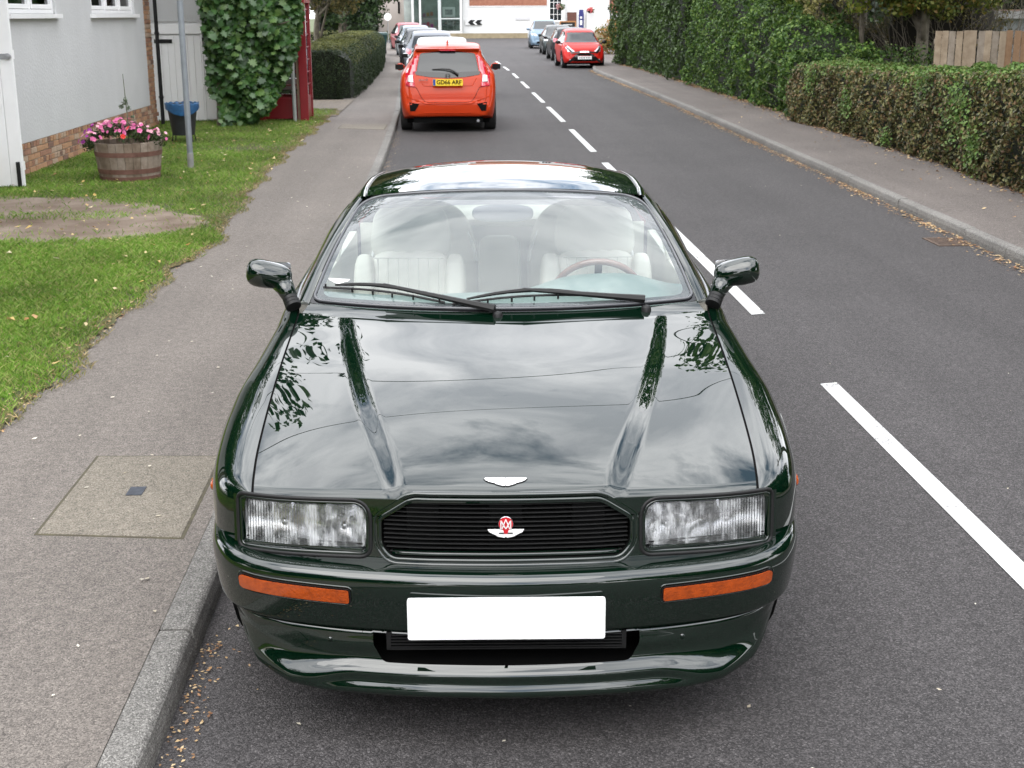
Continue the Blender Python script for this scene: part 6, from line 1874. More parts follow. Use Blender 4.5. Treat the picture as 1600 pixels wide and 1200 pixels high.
# clipped yew hedge
yl = interp([(29.2, -2.27), (31, -2.22), (42, -2.35), (50, -2.62), (58, -3.02)])
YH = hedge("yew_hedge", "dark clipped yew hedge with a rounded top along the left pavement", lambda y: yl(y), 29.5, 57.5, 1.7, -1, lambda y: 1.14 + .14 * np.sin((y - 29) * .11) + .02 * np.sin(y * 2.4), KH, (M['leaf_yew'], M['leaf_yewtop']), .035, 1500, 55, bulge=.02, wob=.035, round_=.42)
# the hedge's return running left from its near end
YH2 = hedge("yew_hedge", "short dark yew hedge running left from the corner behind the red kiosk", lambda y: -2.6 + 0 * y, 29.45, 30.4, 4.5, -1, lambda y: 1.10 + 0 * y, KH, (M['leaf_yew'], M['leaf_yew']), .035, 1500, 56, bulge=0, wob=.035, round_=.2)
# bronze tree behind the yew
tree("bronze_leaved_tree", "small round tree with bronze and yellow leaves behind the yew hedge", (-3.7, 36.0, 0), 2.2, .12, (-3.15, 36.0, 3.15), (1.35, 1.6, 1.05), 60, 15000, .085, M['leaf_brown'], 81, rmin=.25, rmax=.5, bark=M['bark'])
tree("broadleaf_tree", "tall green tree beyond the yew hedge at the left of the far street", (-7.5, 60, 0), 6, .35, (-7.0, 60, 6), (3, 4, 3.6), 60, 16000, .25, M['leaf_dark'], 82, rmin=.8, rmax=1.4)
tree("broadleaf_tree", "dark tree shading the far end of the left pavement", (-8.0, 96, 0), 5, .4, (-7.4, 96, 4.4), (3.4, 3, 3.6), 60, 12000, .3, M['leaf_dark'], 83, rmin=.8, rmax=1.5)
tree("broadleaf_tree", "very tall tree behind the cottage roof, out of shot and mirrored in the bonnet", (-9.5, 26, 0), 8, .4, (-6.6, 24.0, 9.9), (3.6, 4.5, 4.9), 90, 26000, .24, M['leaf_dark'], 85, rmin=.8, rmax=1.5)
tree("broadleaf_tree", "very tall tree behind the board fence, out of shot and mirrored in the bonnet", (9.2, 28.5, 0), 8, .35, (9.6, 23.5, 10.0), (3.8, 4.5, 4.9), 90, 26000, .24, M['leaf_mid'], 86, rmin=.8, rmax=1.5)
# trees behind/near the camera side: mirrored in bonnet, roof and flank
tree("broadleaf_tree", "street tree behind the cottage gate, overhanging the grass out of shot", (-6.5, 9.5, 0), 4.2, .25, (-6.0, 10.5, 5.4), (2.0, 3.2, 2.2), 50, 15000, .16, M['leaf_mid'], 84, rmin=.5, rmax=1.0)
# overhead wire between two poles
def pole(x, y, label):
    t = thing("telegraph_pole", label, "pole", (x, y, 0))
    mb = MB(); mb.tube([(0, 0, 0), (0, 0, 8)], [.13, .09], 12); mb.build("post", M['bark_d'], t, smooth=True)
    mb = MB(); mb.box(-.6, .6, -.05, .05, 7.4, 7.5); mb.build("cross_arm", M['bark_d'], t)
pole(-7.2, 11.0, "timber telegraph pole left of the verge, out of shot")
pole(8.8, 12.6, "timber telegraph pole behind the low clipped hedge, out of shot")
mb = MB()
for (z_, sg_, dy_) in ((7.5, .55, 0.0), (7.0, .75, .5)): mb.tube([Vector((-7.2, 11.0 + dy_, z_)).lerp(Vector((8.8, 12.6 + dy_, z_)), t) + Vector((0, 0, -sg_ * math.sin(math.pi * t))) for t in np.linspace(0, 1, 31)], .006, 5)
o = mb.build("overhead_cable", M['black_trim'], None); tag(o, "thin black cable slung across the road between two poles, mirrored in the bonnet", "cable")
# ================================================================== the other parked cars
def paint(name, col, metal=.0):
    return pm(name, col, .45, metal, .05, coat=.38, coat_r=.05)
def loft_body(spec):
    """returns dense vertex grid (stations x ring) of the right half, mirrored"""
    L = spec['L']; top = np.array(spec['top'], float)      # (y, z) along the centre line from the front bumper over the roof to the tail
    # resample by arc length
    P = np.array(spline_pts([tuple(p) for p in top], 8))
    s = np.concatenate([[0], np.cumsum(np.hypot(*np.diff(P, axis=0).T))])
    n = 110
    q = np.linspace(0, s[-1], n)
    Y = np.interp(q, s, P[:, 0]); Z = np.interp(q, s, P[:, 1])
    Y = np.maximum.accumulate(Y + np.arange(n) * 1e-5)
    W = interp(spec['w'])(Y); ZB = interp(spec['zb'])(Y); BE = interp(spec['belt'])(Y); WT = interp(spec['wt'])(Y)
    rings = []
    for i in range(n):
        w, zb, be, zt, wt = W[i], ZB[i], BE[i], Z[i], WT[i]
        be = min(be, zt - .02)
        g = max(0.0, zt - be)
        k = min(1.0, g / .35)
        zm = zb + (be - zb) * .55
        wt_ = wt * k + w * .86 * (1 - k)
        zr = zt - (.075 * k + .25 * g * (1 - k))
        pts = [(0, zb), (w * .80, zb), (w * .95, zb + .05), (w, zm), (w * .985, be - (be - zm) * .30), (w * .94, be), (wt_ + (w * .94 - wt_) * .10, zr - .10 * k + .0), (wt_, zr), (wt_ * .88, zt - .022 * k - .02 * (1 - k) * g), (wt_ * .5, zt - .004), (0, zt)]
        C = np.array(spline_pts(pts, 5))
        C[:, 0] = np.maximum(C[:, 0], 0)
        rings.append(C)
    R = np.array(rings); m = R.shape[1]
    full = np.concatenate([R, (R * [-1, 1])[:, ::-1][:, 1:-1]], 1)
    V = np.concatenate([full[:, :, :1], np.repeat(Y[:, None, None], full.shape[1], 1), full[:, :, 1:]], 2)
    return V, m
def make_car(name, label, spec, loc, rz, group=None, details=None):
    t = thing(name, label, "car", loc, rz, group)
    V, m = loft_body(spec)
    n, k = V.shape[:2]
    L = spec['L']
    P = V.reshape(-1, 3).copy()
    F = []
    for i in range(n - 1):
        for j in range(k): F.append((i * k + j, i * k + (j + 1) % k, (i + 1) * k + (j + 1) % k, (i + 1) * k + j))
    P = P.tolist()
    # rounded end caps
    for end in (0, n - 1):
        ring = V[end]; c = ring.mean(0); sg = -1 if end == 0 else 1; prev = [end * k + j for j in range(k)]
        for (sc, dy) in ((.965, .022), (.90, .036), (.6, .046), (.25, .05)):
            b = len(P)
            for j in range(k):
                q = c + (ring[j] - c) * sc; P.append([q[0], ring[j][1] + sg * dy, q[2]])
            cur = [b + j for j in range(k)]
            for j in range(k): F.append((prev[j], prev[(j + 1) % k], cur[(j + 1) % k], cur[j]) if sg > 0 else (prev[(j + 1) % k], prev[j], cur[j], cur[(j + 1) % k]))
            prev = cur
        P.append([c[0], ring[0][1] + sg * .05, c[2]]); e = len(P) - 1
        for j in range(k): F.append((prev[j], prev[(j + 1) % k], e) if sg > 0 else (prev[(j + 1) % k], prev[j], e))
    for p in P: p[1] -= L / 2
    # colours: glass-house openings are separate window parts laid on the shell
    mb = MB(); mb.add(P, F)
    body = mb.build("body", spec['paint'], t, smooth=True)
    bvh = BVHTree.FromPolygons([Vector(p) for p in P], F)
    hw = max(w for _, w in spec['w'])
    def proj(nm, poly, axis, mat, off=.004, parent=t, rnd=0.0, thick=0.0, step=.06, label=None):
        """lay a flat outline onto the shell along an axis: 'front','rear','left','right'; poly in (x or y, z), with y measured from the front bumper"""
        if rnd: poly = rounded(poly, rnd, 3)
        outer = resample(poly, step * .6)
        vs = list(outer); es = [(i, (i + 1) % len(outer)) for i in range(len(outer))]
        xs = [p[0] for p in outer]; ys = [p[1] for p in outer]
        GX, GY = np.meshgrid(np.arange(min(xs), max(xs), step) + step / 2, np.arange(min(ys), max(ys), step) + step / 2)
        GX, GY = GX.ravel(), GY.ravel(); ok = pt_in_poly(GX, GY, outer); vs += list(zip(GX[ok].tolist(), GY[ok].tolist()))
        r_ = delaunay_2d_cdt([Vector(v) for v in vs], es, [], 1, 1e-6)
        out = []; last = None
        for v in r_[0]:
            if axis == 'front': o, d = Vector((v.x, -5, v.y)), Vector((0, 1, 0))
            elif axis == 'rear': o, d = Vector((v.x, 5, v.y)), Vector((0, -1, 0))
            elif axis == 'top': o, d = Vector((v.x, v.y - L / 2, 4)), Vector((0, 0, -1))
            elif axis == 'left': o, d = Vector((-3, v.x - L / 2, v.y)), Vector((1, 0, 0))
            else: o, d = Vector((3, v.x - L / 2, v.y)), Vector((-1, 0, 0))
            h = bvh.ray_cast(o, d)
            if h[0] is None:
                hw_ = {'left': Vector((-hw, o.y, o.z)), 'right': Vector((hw, o.y, o.z)), 'front': Vector((o.x, -L / 2, o.z)), 'rear': Vector((o.x, L / 2, o.z))}.get(axis, o)
                p = bvh.find_nearest(hw_)[0] - d * off
            else: p = h[0] - d * off
            out.append(tuple(p))
        mb = MB(); mb.add(out, [tuple(f) for f in r_[2]])
        me = mb.mesh(nm, smooth=True, fix=False)
        ob = link(nm, me, mat, parent)
        if thick:
            md = ob.modifiers.new("solid", 'SOLIDIFY'); md.thickness = thick; md.offset = 1
        if label: ob["label"] = label
        return ob
    # wheels and arches
    r_w = spec.get('rw', .31)
    for s, ax in ((-1, 'left'), (1, 'right')):
        for yc in spec['axles']:
            arch = [(yc + (r_w + .05) * math.cos(a), r_w + (r_w + .05) * math.sin(a)) for a in np.linspace(-.25, math.pi + .25, 22)]
            proj("wheel_arch", arch, ax, M['black_matt'], off=.003)
            wx = s * (hw - .10)
            w_ = MB(); w_.lathe([(r_w * .62, -.09), (r_w * .93, -.10), (r_w, -.08), (r_w, .08), (r_w * .93, .10), (r_w * .62, .09)], 24, (wx, yc - L / 2, r_w), 'x')
            wo_ = w_.build("wheel", M['rubber'], t, smooth='auto')
            rm = MB(); rm.lathe([(r_w * .64, s * .09), (r_w * .60, s * .085), (r_w * .2, s * .07), (0, s * .075)], 18, (wx, yc - L / 2, r_w), 'x')
            for q in range(7):
                a = q * 2 * math.pi / 7; rm.bar((wx + s * .082, yc - L / 2, r_w), (wx + s * .088, yc - L / 2 + r_w * .6 * math.cos(a), r_w + r_w * .6 * math.sin(a)), .03, .02, up=(1, 0, 0))
            rm.build("hubcap", M['alloy'], wo_)
    # mirrors
    my, mz = spec['mirror']
    for s in (-1, 1):
        bm = bmesh.new(); bmesh.ops.create_icosphere(bm, subdivisions=3, radius=.5)
        for v in bm.verts: v.co = Vector((v.co.x * .18, v.co.y * .12, v.co.z * .14 * (1 + .25 * v.co.x * s)))
        me = bpy.data.meshes.new("door_mirror"); bm.to_mesh(me); bm.free(); me.polygons.foreach_set("use_smooth", np.ones(len(me.polygons), bool))
        me.transform(Matrix.Translation((s * (hw + .075), my - L / 2, mz)))
        mo = link("door_mirror", me, spec.get('mirror_mat', spec['paint']), t)
        st = MB(); st.bar((s * (hw - .12), my - L / 2 - .01, mz - .07), (s * (hw + .06), my - L / 2, mz - .02), .05, .04); st.build("mirror_arm", M['black_trim'], mo)
        gl = MB(); gl.box(s * (hw + .095) - .08, s * (hw + .095) + .08, my - L / 2 + .056, my - L / 2 + .066, mz - .05, mz + .05); gl.build("mirror_glass", M['black_gloss'], mo)
    G = M['dark_glass_car']
    for nm, ax, poly in spec.get('glass', []):
        proj("window_surround", offset_poly(poly, .018), ax, M['black_gloss'], off=.003, rnd=.05)
        proj(nm, poly, ax, G, off=.006, rnd=.04)
    # dark underbody
    ubd = MB(); ubd.box(-hw + .12, hw - .12, -L / 2 + .35, L / 2 - .35, .15, .30); ubd.build("underbody", M['black_matt'], t)
    if details: details(t, proj, spec)
    return t
# window glass with the dim cabin behind it: dark, mirror-like
def cabin_glass():
    m, nt, b = mat_new("cabin_glass")
    b.inputs["Base Color"].default_value = (.02, .024, .026, 1); b.inputs["Roughness"].default_value = .03; b.inputs["Specular IOR Level"].default_value = .42
    b.inputs["Coat Weight"].default_value = .25; b.inputs["Coat Roughness"].default_value = .0
    return m
M['dark_glass_car'] = cabin_glass()
def plate(t, y, z, yellow, txt, sgn, L, w=.52, h=.115, band=False):
    """number plate with raised characters; sgn -1 front, +1 rear"""
    pb = MB(); yy = y - L / 2
    a, b = (yy - .004, yy + .012) if sgn < 0 else (yy - .012, yy + .004)
    pb.prism(rounded([(-w / 2, z - h / 2), (w / 2, z - h / 2), (w / 2, z + h / 2), (-w / 2, z + h / 2)], .008, 2), a, b, 'xz')
    o = pb.build("number_plate", M['plate_yellow'] if yellow else M['plate_white'], t)
    if txt:
        me = text_mesh(txt, .098, .0012, .0022, xs=.98)
        me.transform(Matrix.Translation((.02 * (-sgn) if band else 0, (yy + sgn * .006), z)) @ Matrix.Rotation(math.pi if sgn > 0 else 0, 4, 'Z') @ Matrix.Rotation(math.pi / 2, 4, 'X'))
        link("lettering", me, M['black_gloss'], o)
    if band:
        bb = MB(); x0 = w / 2 - .045; bb.box(x0, w / 2 - .004, yy + .004, yy + .0055, z - h / 2 + .004, z + h / 2 - .004)
        bb.build("blue_band", pm("plate_blue", (.02, .06, .30), .4), o)
    return o

# --- orange-red hatchback directly behind the coupe --------------------------------
OR = paint("orange_red_paint", (.42, .036, .007)); OR2 = paint("orange_roof_paint", (.52, .060, .020))
RL = pm("red_lamp", (.50, .008, .030), .10, coat=1, spec=.8); CL = pm("clear_lamp", (.75, .70, .70), .12, coat=1)
jazz = dict(L=4.0, paint=OR, rw=.30, axles=(.80, 3.33), mirror=(1.18, 1.02), mirror_mat=OR,
    top=[(.02, .50), (.05, .66), (.18, .80), (.50, .93), (.92, 1.04), (1.25, 1.20), (1.62, 1.41), (2.10, 1.50), (2.8, 1.515), (3.35, 1.47), (3.52, 1.43), (3.66, 1.25), (3.80, 1.03), (3.88, .90), (3.93, .76), (3.975, .62), (3.985, .54)],
    w=[(0, .62), (.12, .74), (.35, .82), (.8, .845), (3.3, .847), (3.7, .835), (3.85, .81), (3.95, .76), (4.0, .72)],
    zb=[(0, .24), (.5, .20), (3.4, .20), (4.0, .28)], belt=[(0, .40), (.3, .70), (.9, .93), (2.0, .96), (3.3, 1.04), (3.7, 1.0), (3.85, .84), (4.0, .46)],
    wt=[(0, .6), (1.0, .66), (1.6, .60), (2.4, .60), (3.3, .585), (3.6, .60), (3.8, .66), (4.0, .68)],
    glass=[("rear_window", 'rear', [(-.53, 1.02), (-.47, 1.33), (0, 1.37), (.47, 1.33), (.53, 1.02), (0, .97)]),
           ("side_window", 'left', [(1.30, 1.0), (1.72, 1.34), (2.5, 1.40), (3.2, 1.34), (3.35, 1.08), (2.4, 1.02)]), ("side_window", 'right', [(1.30, 1.0), (1.72, 1.34), (2.5, 1.40), (3.2, 1.34), (3.35, 1.08), (2.4, 1.02)]),
           ("windscreen", 'front', [(-.60, 1.06), (-.50, 1.38), (.50, 1.38), (.60, 1.06)])])
def jazz_details(t, proj, sp_):
    L = sp_['L']
    proj("tailgate_panel", [(-.575, 1.045), (0, 1.02), (.575, 1.045), (.55, .985), (.30, .945), (.0, .93), (-.30, .945), (-.55, .985)], 'rear', M['black_gloss'], off=.0075)
    for s in (-1, 1):
        P = [(s * a, b) for a, b in [(.500, 1.335), (.575, 1.28), (.66, 1.14), (.735, 1.03), (.735, .80), (.57, .78), (.595, .98), (.555, 1.05)]]
        lm = proj("tail_light", P, 'rear', RL, off=.010, step=.05, thick=.012); lm["label"] = "red tail lamp rising beside the rear window"
        proj("reverse_lamp", [(s * a, b) for a, b in [(.615, .985), (.69, .975), (.70, .875), (.60, .865)]], 'rear', CL, off=.024, step=.03, parent=lm, thick=.004)
        proj("bumper_vent", [(s * a, b) for a, b in [(.675, .525), (.50, .50), (.575, .375), (.66, .375)]], 'rear', M['black_matt'], off=.006, step=.03)
        # bright facets of the bumper corner
    def line(pts, nm, r_=.004, mat=M['black_matt']):
        mb = MB(); Q = []
        for a, b in resample(pts, .03, closed=False):
            o_ = proj("tmp", [(a - .001, b - .001), (a + .001, b - .001), (a, b + .001)], 'rear', None, off=.001, step=.5)
            Q.append(tuple(o_.data.vertices[0].co)); me_ = o_.data; bpy.data.objects.remove(o_); bpy.data.meshes.remove(me_)
        mb.tube(Q, r_, 5); return mb.build(nm, mat, t)
    line([(-.60, .80), (-.54, .76), (-.46, .60), (-.40, .535), (-.30, .52), (.30, .52), (.40, .535), (.46, .60), (.54, .76), (.60, .80)], "tailgate_seam")
    line([(-.42, .345), (.42, .345)], "bumper_crease", .006, OR)
    line([(-.72, .62), (-.50, .545), (-.40, .50), (.40, .50), (.50, .545), (.72, .62)], "bumper_edge", .008, OR)
    line([(-.50, .93), (-.42, .80), (.42, .80), (.50, .93)], "plate_recess_edge", .006, OR)
    plate(t, 3.992, .862, True, "GD66 ARF", 1, L, band=True)
    # wiper, badge, antenna, spoiler, lower valance
    wp = MB(); wp.tube([(.27, 3.79 - L / 2, 1.075), (.10, 3.80 - L / 2, 1.085), (-.04, 3.82 - L / 2, 1.075), (-.12, 3.845 - L / 2, 1.035), (-.18, 3.87 - L / 2, .99)], [.008, .011, .014, .016, .02], 6); wp.build("rear_wiper", M['black_trim'], t)
    bd = MB()
    for (a, b, c, d) in ((-.032, -.018, -.03, .03), (.018, .032, -.03, .03), (-.018, .018, -.006, .006)):
        bd.box(a, b, 3.925 - L / 2, 3.935 - L / 2, .965 + c, .965 + d)
    bd.build("badge", M['chrome'], t)
    bf = MB(); bf.tube([(.043 * math.cos(a), 3.925 - L / 2, .965 + .037 * math.sin(a)) for a in np.linspace(0, 6.28, 25)[:-1]], .004, 5, closed=True); bf.build("badge_rim", M['chrome'], t)
    an = MB(); an.prism([(3.05 - L / 2, 1.495), (3.25 - L / 2, 1.49), (3.235 - L / 2, 1.56), (3.20 - L / 2, 1.56)], -.014, .014, 'yz'); an.build("roof_aerial", OR, t)
    me = text_mesh("JAZZ", .045, .001, .001, xs=1.6); me.transform(Matrix.Translation((-.42 * -1, 3.935 - L / 2, .905)) @ Matrix.Rotation(math.pi, 4, 'Z') @ Matrix.Rotation(math.pi / 2, 4, 'X')); link("lettering", me, M['chrome'], t)
    sp2 = MB(); sp2.prism([(3.30 - L / 2, 1.465), (3.62 - L / 2, 1.425), (3.60 - L / 2, 1.385), (3.30 - L / 2, 1.41)], -.56, .56, 'yz'); sp2.build("spoiler", OR, t, bevel=.012)
    bl = MB(); bl.box(-.14, .14, 3.605 - L / 2, 3.625 - L / 2, 1.388, 1.406); bl.build("brake_light", RL, t)
    ex = MB(); ex.box(-.60, .60, 3.55 - L / 2, 3.95 - L / 2, .17, .28); ex.build("rear_valance", M['black_matt'], t)
    ep = MB(); ep.tube([(-.52, 3.7 - L / 2, .20), (-.52, 3.96 - L / 2, .20)], .025, 10); ep.build("exhaust", M['alloy'], t)
make_car("hatchback_car", "orange red hatchback seen from behind with a yellow plate, parked directly beyond the green coupe", jazz, (-.045, 23.72, 0), math.pi, "cars parked along the left kerb", jazz_details)

# --- generic shapes ---------------------------------------------------------------
def hatch(L, W, H, pt, **kw):
    k = L / 4.0; h = H / 1.5; w = W / 2
    d = dict(L=L, paint=pt, rw=.31, axles=(.82 * k, 3.30 * k), mirror=(1.20 * k, .98 * h), mirror_mat=M['black_trim'] if kw.get('dark_mirror') else pt,
        top=[(.02, .48), (.06, .62 * h), (.20, .76 * h), (.6 * k, .90 * h), (1.0 * k, .98 * h), (1.35 * k, 1.18 * h), (1.75 * k, 1.40 * h), (2.3 * k, 1.485 * h), (2.9 * k, 1.48 * h), (3.4 * k, 1.40 * h), (3.65 * k, 1.18 * h), (3.85 * k, .94 * h), (3.93 * k, .78), (3.985 * k, .60)],
        w=[(0, w * .74), (.12, w * .88), (.35, w * .97), (.8, w), (L - .7, w), (L - .2, w * .95), (L, w * .84)],
        zb=[(0, .22), (.5, .19), (L - .6, .19), (L, .27)], belt=[(0, .38), (.3, .66 * h), (1.0 * k, .88 * h), (2.0 * k, .92 * h), (3.3 * k, .98 * h), (3.8 * k, .84 * h), (L, .44)],
        wt=[(0, w * .7), (1.0, w * .76), (1.7 * k, w * .70), (3.2 * k, w * .68), (L, w * .78)],
        glass=[("windscreen", 'front', [(-w * .80, 1.0 * h), (-w * .66, 1.38 * h), (w * .66, 1.38 * h), (w * .80, 1.0 * h)]),
               ("rear_window", 'rear', [(-w * .70, 1.0 * h), (-w * .60, 1.33 * h), (w * .60, 1.33 * h), (w * .70, 1.0 * h)]),
               ("side_window", 'left', [(1.38 * k, .96 * h), (1.82 * k, 1.32 * h), (2.4 * k, 1.38 * h), (3.2 * k, 1.32 * h), (3.42 * k, 1.04 * h)]),
               ("side_window", 'right', [(1.38 * k, .96 * h), (1.82 * k, 1.32 * h), (2.4 * k, 1.38 * h), (3.2 * k, 1.32 * h), (3.42 * k, 1.04 * h)])])
    d.update({a: b for a, b in kw.items() if a != 'dark_mirror'})
    return d
HEADL = pm("headlamp_clear", (.70, .72, .74), .08, .3, coat=1)
def common_details(front_plate=None, rear_plate=None, sp_h=.72):
    def f(t, proj, sp_):
        L = sp_['L']; w = max(a for _, a in sp_['w'])
        for s in (-1, 1):
            proj("headlight", [(s * w * .52, sp_h - .06), (s * w * .90, sp_h - .02), (s * w * .92, sp_h + .07), (s * w * .60, sp_h + .03)], 'front', HEADL, off=.008, step=.05)
            proj("tail_light", [(s * w * .68, .80), (s * w * .92, .82), (s * w * .90, .98), (s * w * .74, .96)], 'rear', RL, off=.008, step=.05)
        proj("grille", [(-w * .45, sp_h - .14), (w * .45, sp_h - .14), (w * .42, sp_h - .06), (-w * .42, sp_h - .06)], 'front', M['black_matt'], off=.006)
        proj("lower_intake", [(-w * .6, .30), (w * .6, .30), (w * .5, .42), (-w * .5, .42)], 'front', M['black_matt'], off=.006)
        plate(t, -.045, .50, False, front_plate, -1, L)
        plate(t, L + .045, .56, True, rear_plate, 1, L)
    return f
# --- bright red city car facing us on the right --------------------------------------
RD = paint("bright_red_paint", (.42, .013, .008))
def aygo_details(t, proj, sp_):
    L = sp_['L']
    B = M['black_gloss']
    for s in (-1, 1):
        proj("headlight", [(s * .36, .63), (s * .62, .62), (s * .68, .78), (s * .60, .84), (s * .50, .74)], 'front', HEADL, off=.010, step=.05)
        proj("front_blade", [(s * .13, .655), (s * .42, .60), (s * .62, .80), (s * .655, .76), (s * .50, .56), (s * .16, .585)], 'front', B, off=.014, step=.05)
        proj("fog_lamp", [(s * .50, .30), (s * .57, .30), (s * .57, .36), (s * .50, .36)], 'front', HEADL, off=.008, step=.05)
        proj("lower_blade", [(s * .18, .58), (s * .34, .52), (s * .62, .27), (s * .68, .23), (s * .60, .22), (s * .30, .36)], 'front', B, off=.013, step=.05)
    proj("intake", [(-.44, .27), (.44, .27), (.22, .57), (-.22, .57)], 'front', M['black_matt'], off=.009, step=.05)
    proj("emblem_bar", [(-.18, .60), (.18, .60), (.16, .645), (-.16, .645)], 'front', M['chrome'], off=.02, step=.05)
    po_ = plate(t, -.062, .405, False, None, -1, L)
    for x_ in (-.19, -.13, -.07, -.01, .07, .13, .19):
        k_ = MB(); k_.box(x_ - .020, x_ + .014, -.074 - L / 2, -.066 - L / 2, .375, .435); k_.build("plate_mark", pm("faded_print", (.30, .29, .28), .5), po_)
    plate(t, L + .05, .56, True, None, 1, L)
    ic = MB(); ic.box(-.45, .45, 1.9 - L / 2, 2.0 - L / 2, 1.443, 1.447)
ay = hatch(3.46, 1.615, 1.46, RD, dark_mirror=True)
ay['glass'][0] = ("windscreen", 'front', [(-.66, .965), (-.53, 1.30), (.53, 1.30), (.66, .965)])
make_car("hatchback_car", "bright red small hatchback facing the camera at the far right kerb, nearest of that row", ay, (5.02, 48.95, 0), rad(1.5), "cars parked along the right kerb", aygo_details)
make_car("estate_car", "black hatchback with red tail lamps parked nose away behind the bright red one", hatch(4.2, 1.76, 1.45, paint("black_paint", (.010, .011, .013)), dark_mirror=True), (5.35, 57.0, 0), rad(180), "cars parked along the right kerb", common_details())
make_car("hatchback_car", "dark grey car facing the camera between the black car and the pale blue van", hatch(4.1, 1.74, 1.47, paint("dark_grey_paint", (.035, .045, .045), .3)), (5.60, 65.5, 0), rad(-1), "cars parked along the right kerb", common_details())
make_car("people_carrier", "pale blue people carrier facing the camera, farthest of the right hand row", hatch(4.3, 1.82, 1.72, paint("pale_blue_paint", (.16, .23, .30), .3)), (5.75, 77.0, 0), rad(-2), "cars parked along the right kerb", common_details(sp_h=.82))
# --- the row on the left, bending away ------------------------------------------------
make_car("saloon_car", "white saloon mostly hidden behind the orange red hatchback's roof", hatch(4.3, 1.78, 1.47, paint("white_car_paint", (.62, .63, .64))), (-.20, 32.3, 0), rad(180), "cars parked along the left kerb", common_details())
make_car("hatchback_car", "silver grey hatchback with a dark rear spoiler beyond the white car", hatch(4.2, 1.76, 1.52, paint("silver_paint", (.17, .185, .21), .3), dark_mirror=True), (-.62, 41.0, 0), rad(182), "cars parked along the left kerb", common_details())
make_car("hatchback_car", "dark grey car facing the camera in the left row beyond the silver hatchback", hatch(4.2, 1.78, 1.50, paint("graphite_paint", (.04, .045, .052), .2), dark_mirror=True), (-1.10, 50.5, 0), rad(3), "cars parked along the left kerb", common_details())
make_car("hatchback_car", "pale blue grey car facing the camera, second from the far end of the left row", hatch(4.1, 1.75, 1.52, paint("ice_blue_paint", (.24, .29, .34), .3), dark_mirror=True), (-1.62, 60.5, 0), rad(5), "cars parked along the left kerb", common_details())
make_car("hatchback_car", "maroon red car, farthest in the left row before the shop", hatch(4.3, 1.80, 1.58, paint("maroon_paint", (.28, .03, .045)), dark_mirror=True), (-2.30, 71.5, 0), rad(8), "cars parked along the left kerb", common_details())

# ================================================================== far end of the street
def bldg(name, label, x, y, rz=0): return thing(name, label, "building", (x, y, 0), rz)
WR = pm("white_render", (.70, .70, .69), .7, var=.04, scale=1.2, bump=.2, bscale=10)
TILE = pm("hung_tiles", (.24, .09, .055), .8, col2=(.36, .16, .10), scale=4, bump=.5, bscale=20, detail=8)
pub = bldg("white_inn", "long white inn with red hung tiles and a lattice window at the street end", 8, 110)
mb = MB(); mb.box(-6.85, 2.05, 0, 8, 0, 5.8); mb.box(2.05, 9.0, .6, 8, 0, 5.8); mb.build("wall", WR, pub)
for r_i in range(15):
    mb = MB(); z = 2.72 + r_i * .16; mb.box(-6.25, .45, -.055, -.012, z, z + .165)
    for v in range(4): mb.v[-8 + v] = (mb.v[-8 + v][0], mb.v[-8 + v][1] - (.03 if v < 2 else 0), mb.v[-8 + v][2])
    mb.build("tile_course", TILE, pub)
mb = MB(); mb.box(-6.25, .45, -.06, 0, 2.64, 2.715); mb.build("tile_bell", WH, pub)
mb = MB(); mb.prism([(-.6, 5.7), (8.6, 5.7), (4.0, 9.0)], -7.2, 9.4, 'yz'); mb.build("roof", TILE, pub)
def lattice(parent, x0, x1, z0, z1, nx, nz, y=-.02, fr=.07, bar=.035):
    mb = MB(); mb.box(x0 - fr, x1 + fr, y - .05, y + .03, z0 - fr, z0); mb.box(x0 - fr, x1 + fr, y - .05, y + .03, z1, z1 + fr); mb.box(x0 - fr, x0, y - .05, y + .03, z0, z1); mb.box(x1, x1 + fr, y - .05, y + .03, z0, z1)
    for k in range(1, nx): a = x0 + (x1 - x0) * k / nx; mb.box(a - bar / 2, a + bar / 2, y - .04, y + .02, z0, z1)
    for k in range(1, nz): a = z0 + (z1 - z0) * k / nz; mb.box(x0, x1, y - .038, y + .018, a - bar / 2, a + bar / 2)
    w = mb.build("window", WH, parent)
    for i_ in range(nx):
        for j_ in range(nz):
            p = MB(); a = x0 + (x1 - x0) * i_ / nx; b = z0 + (z1 - z0) * j_ / nz
            p.box(a + bar / 2, a + (x1 - x0) / nx - bar / 2, y - .012, y - .004, b + bar / 2, b + (z1 - z0) / nz - bar / 2); p.build("pane", M['dark_glass_car'], w)
    return w
w = lattice(pub, .72, 1.72, 1.46, 3.5, 3, 4); 
mb = MB(); mb.box(.60, 1.86, -.14, 0, 1.30, 1.40); mb.build("sill", WH, w)
mb = MB(); mb.box(2.3, 3.1, .50, .62, 0, 2.15); mb.build("door", pm("brown_door", (.12, .045, .03), .6, var=.2), pub)
lattice(pub, 3.3, 3.75, .9, 2.0, 2, 3, y=.55)
mb = MB(); mb.box(3.9, 5.9, -.6, .6, 0, 2.35); mb.build("porch_wall", WR, pub); mb = MB(); mb.box(5.9, 6.0, -.65, -.58, 0, 4.2); mb.build("drainpipe", M['black_trim'], pub)
mb = MB(); mb.box(6.05, 8.9, -.4, .6, 0, 1.95); mb.build("low_wing", WR, pub)
mb = MB(); mb.box(6.0, 9.0, .50, .59, 2.05, 5.0); mb.build("hung_tiles", TILE, pub)
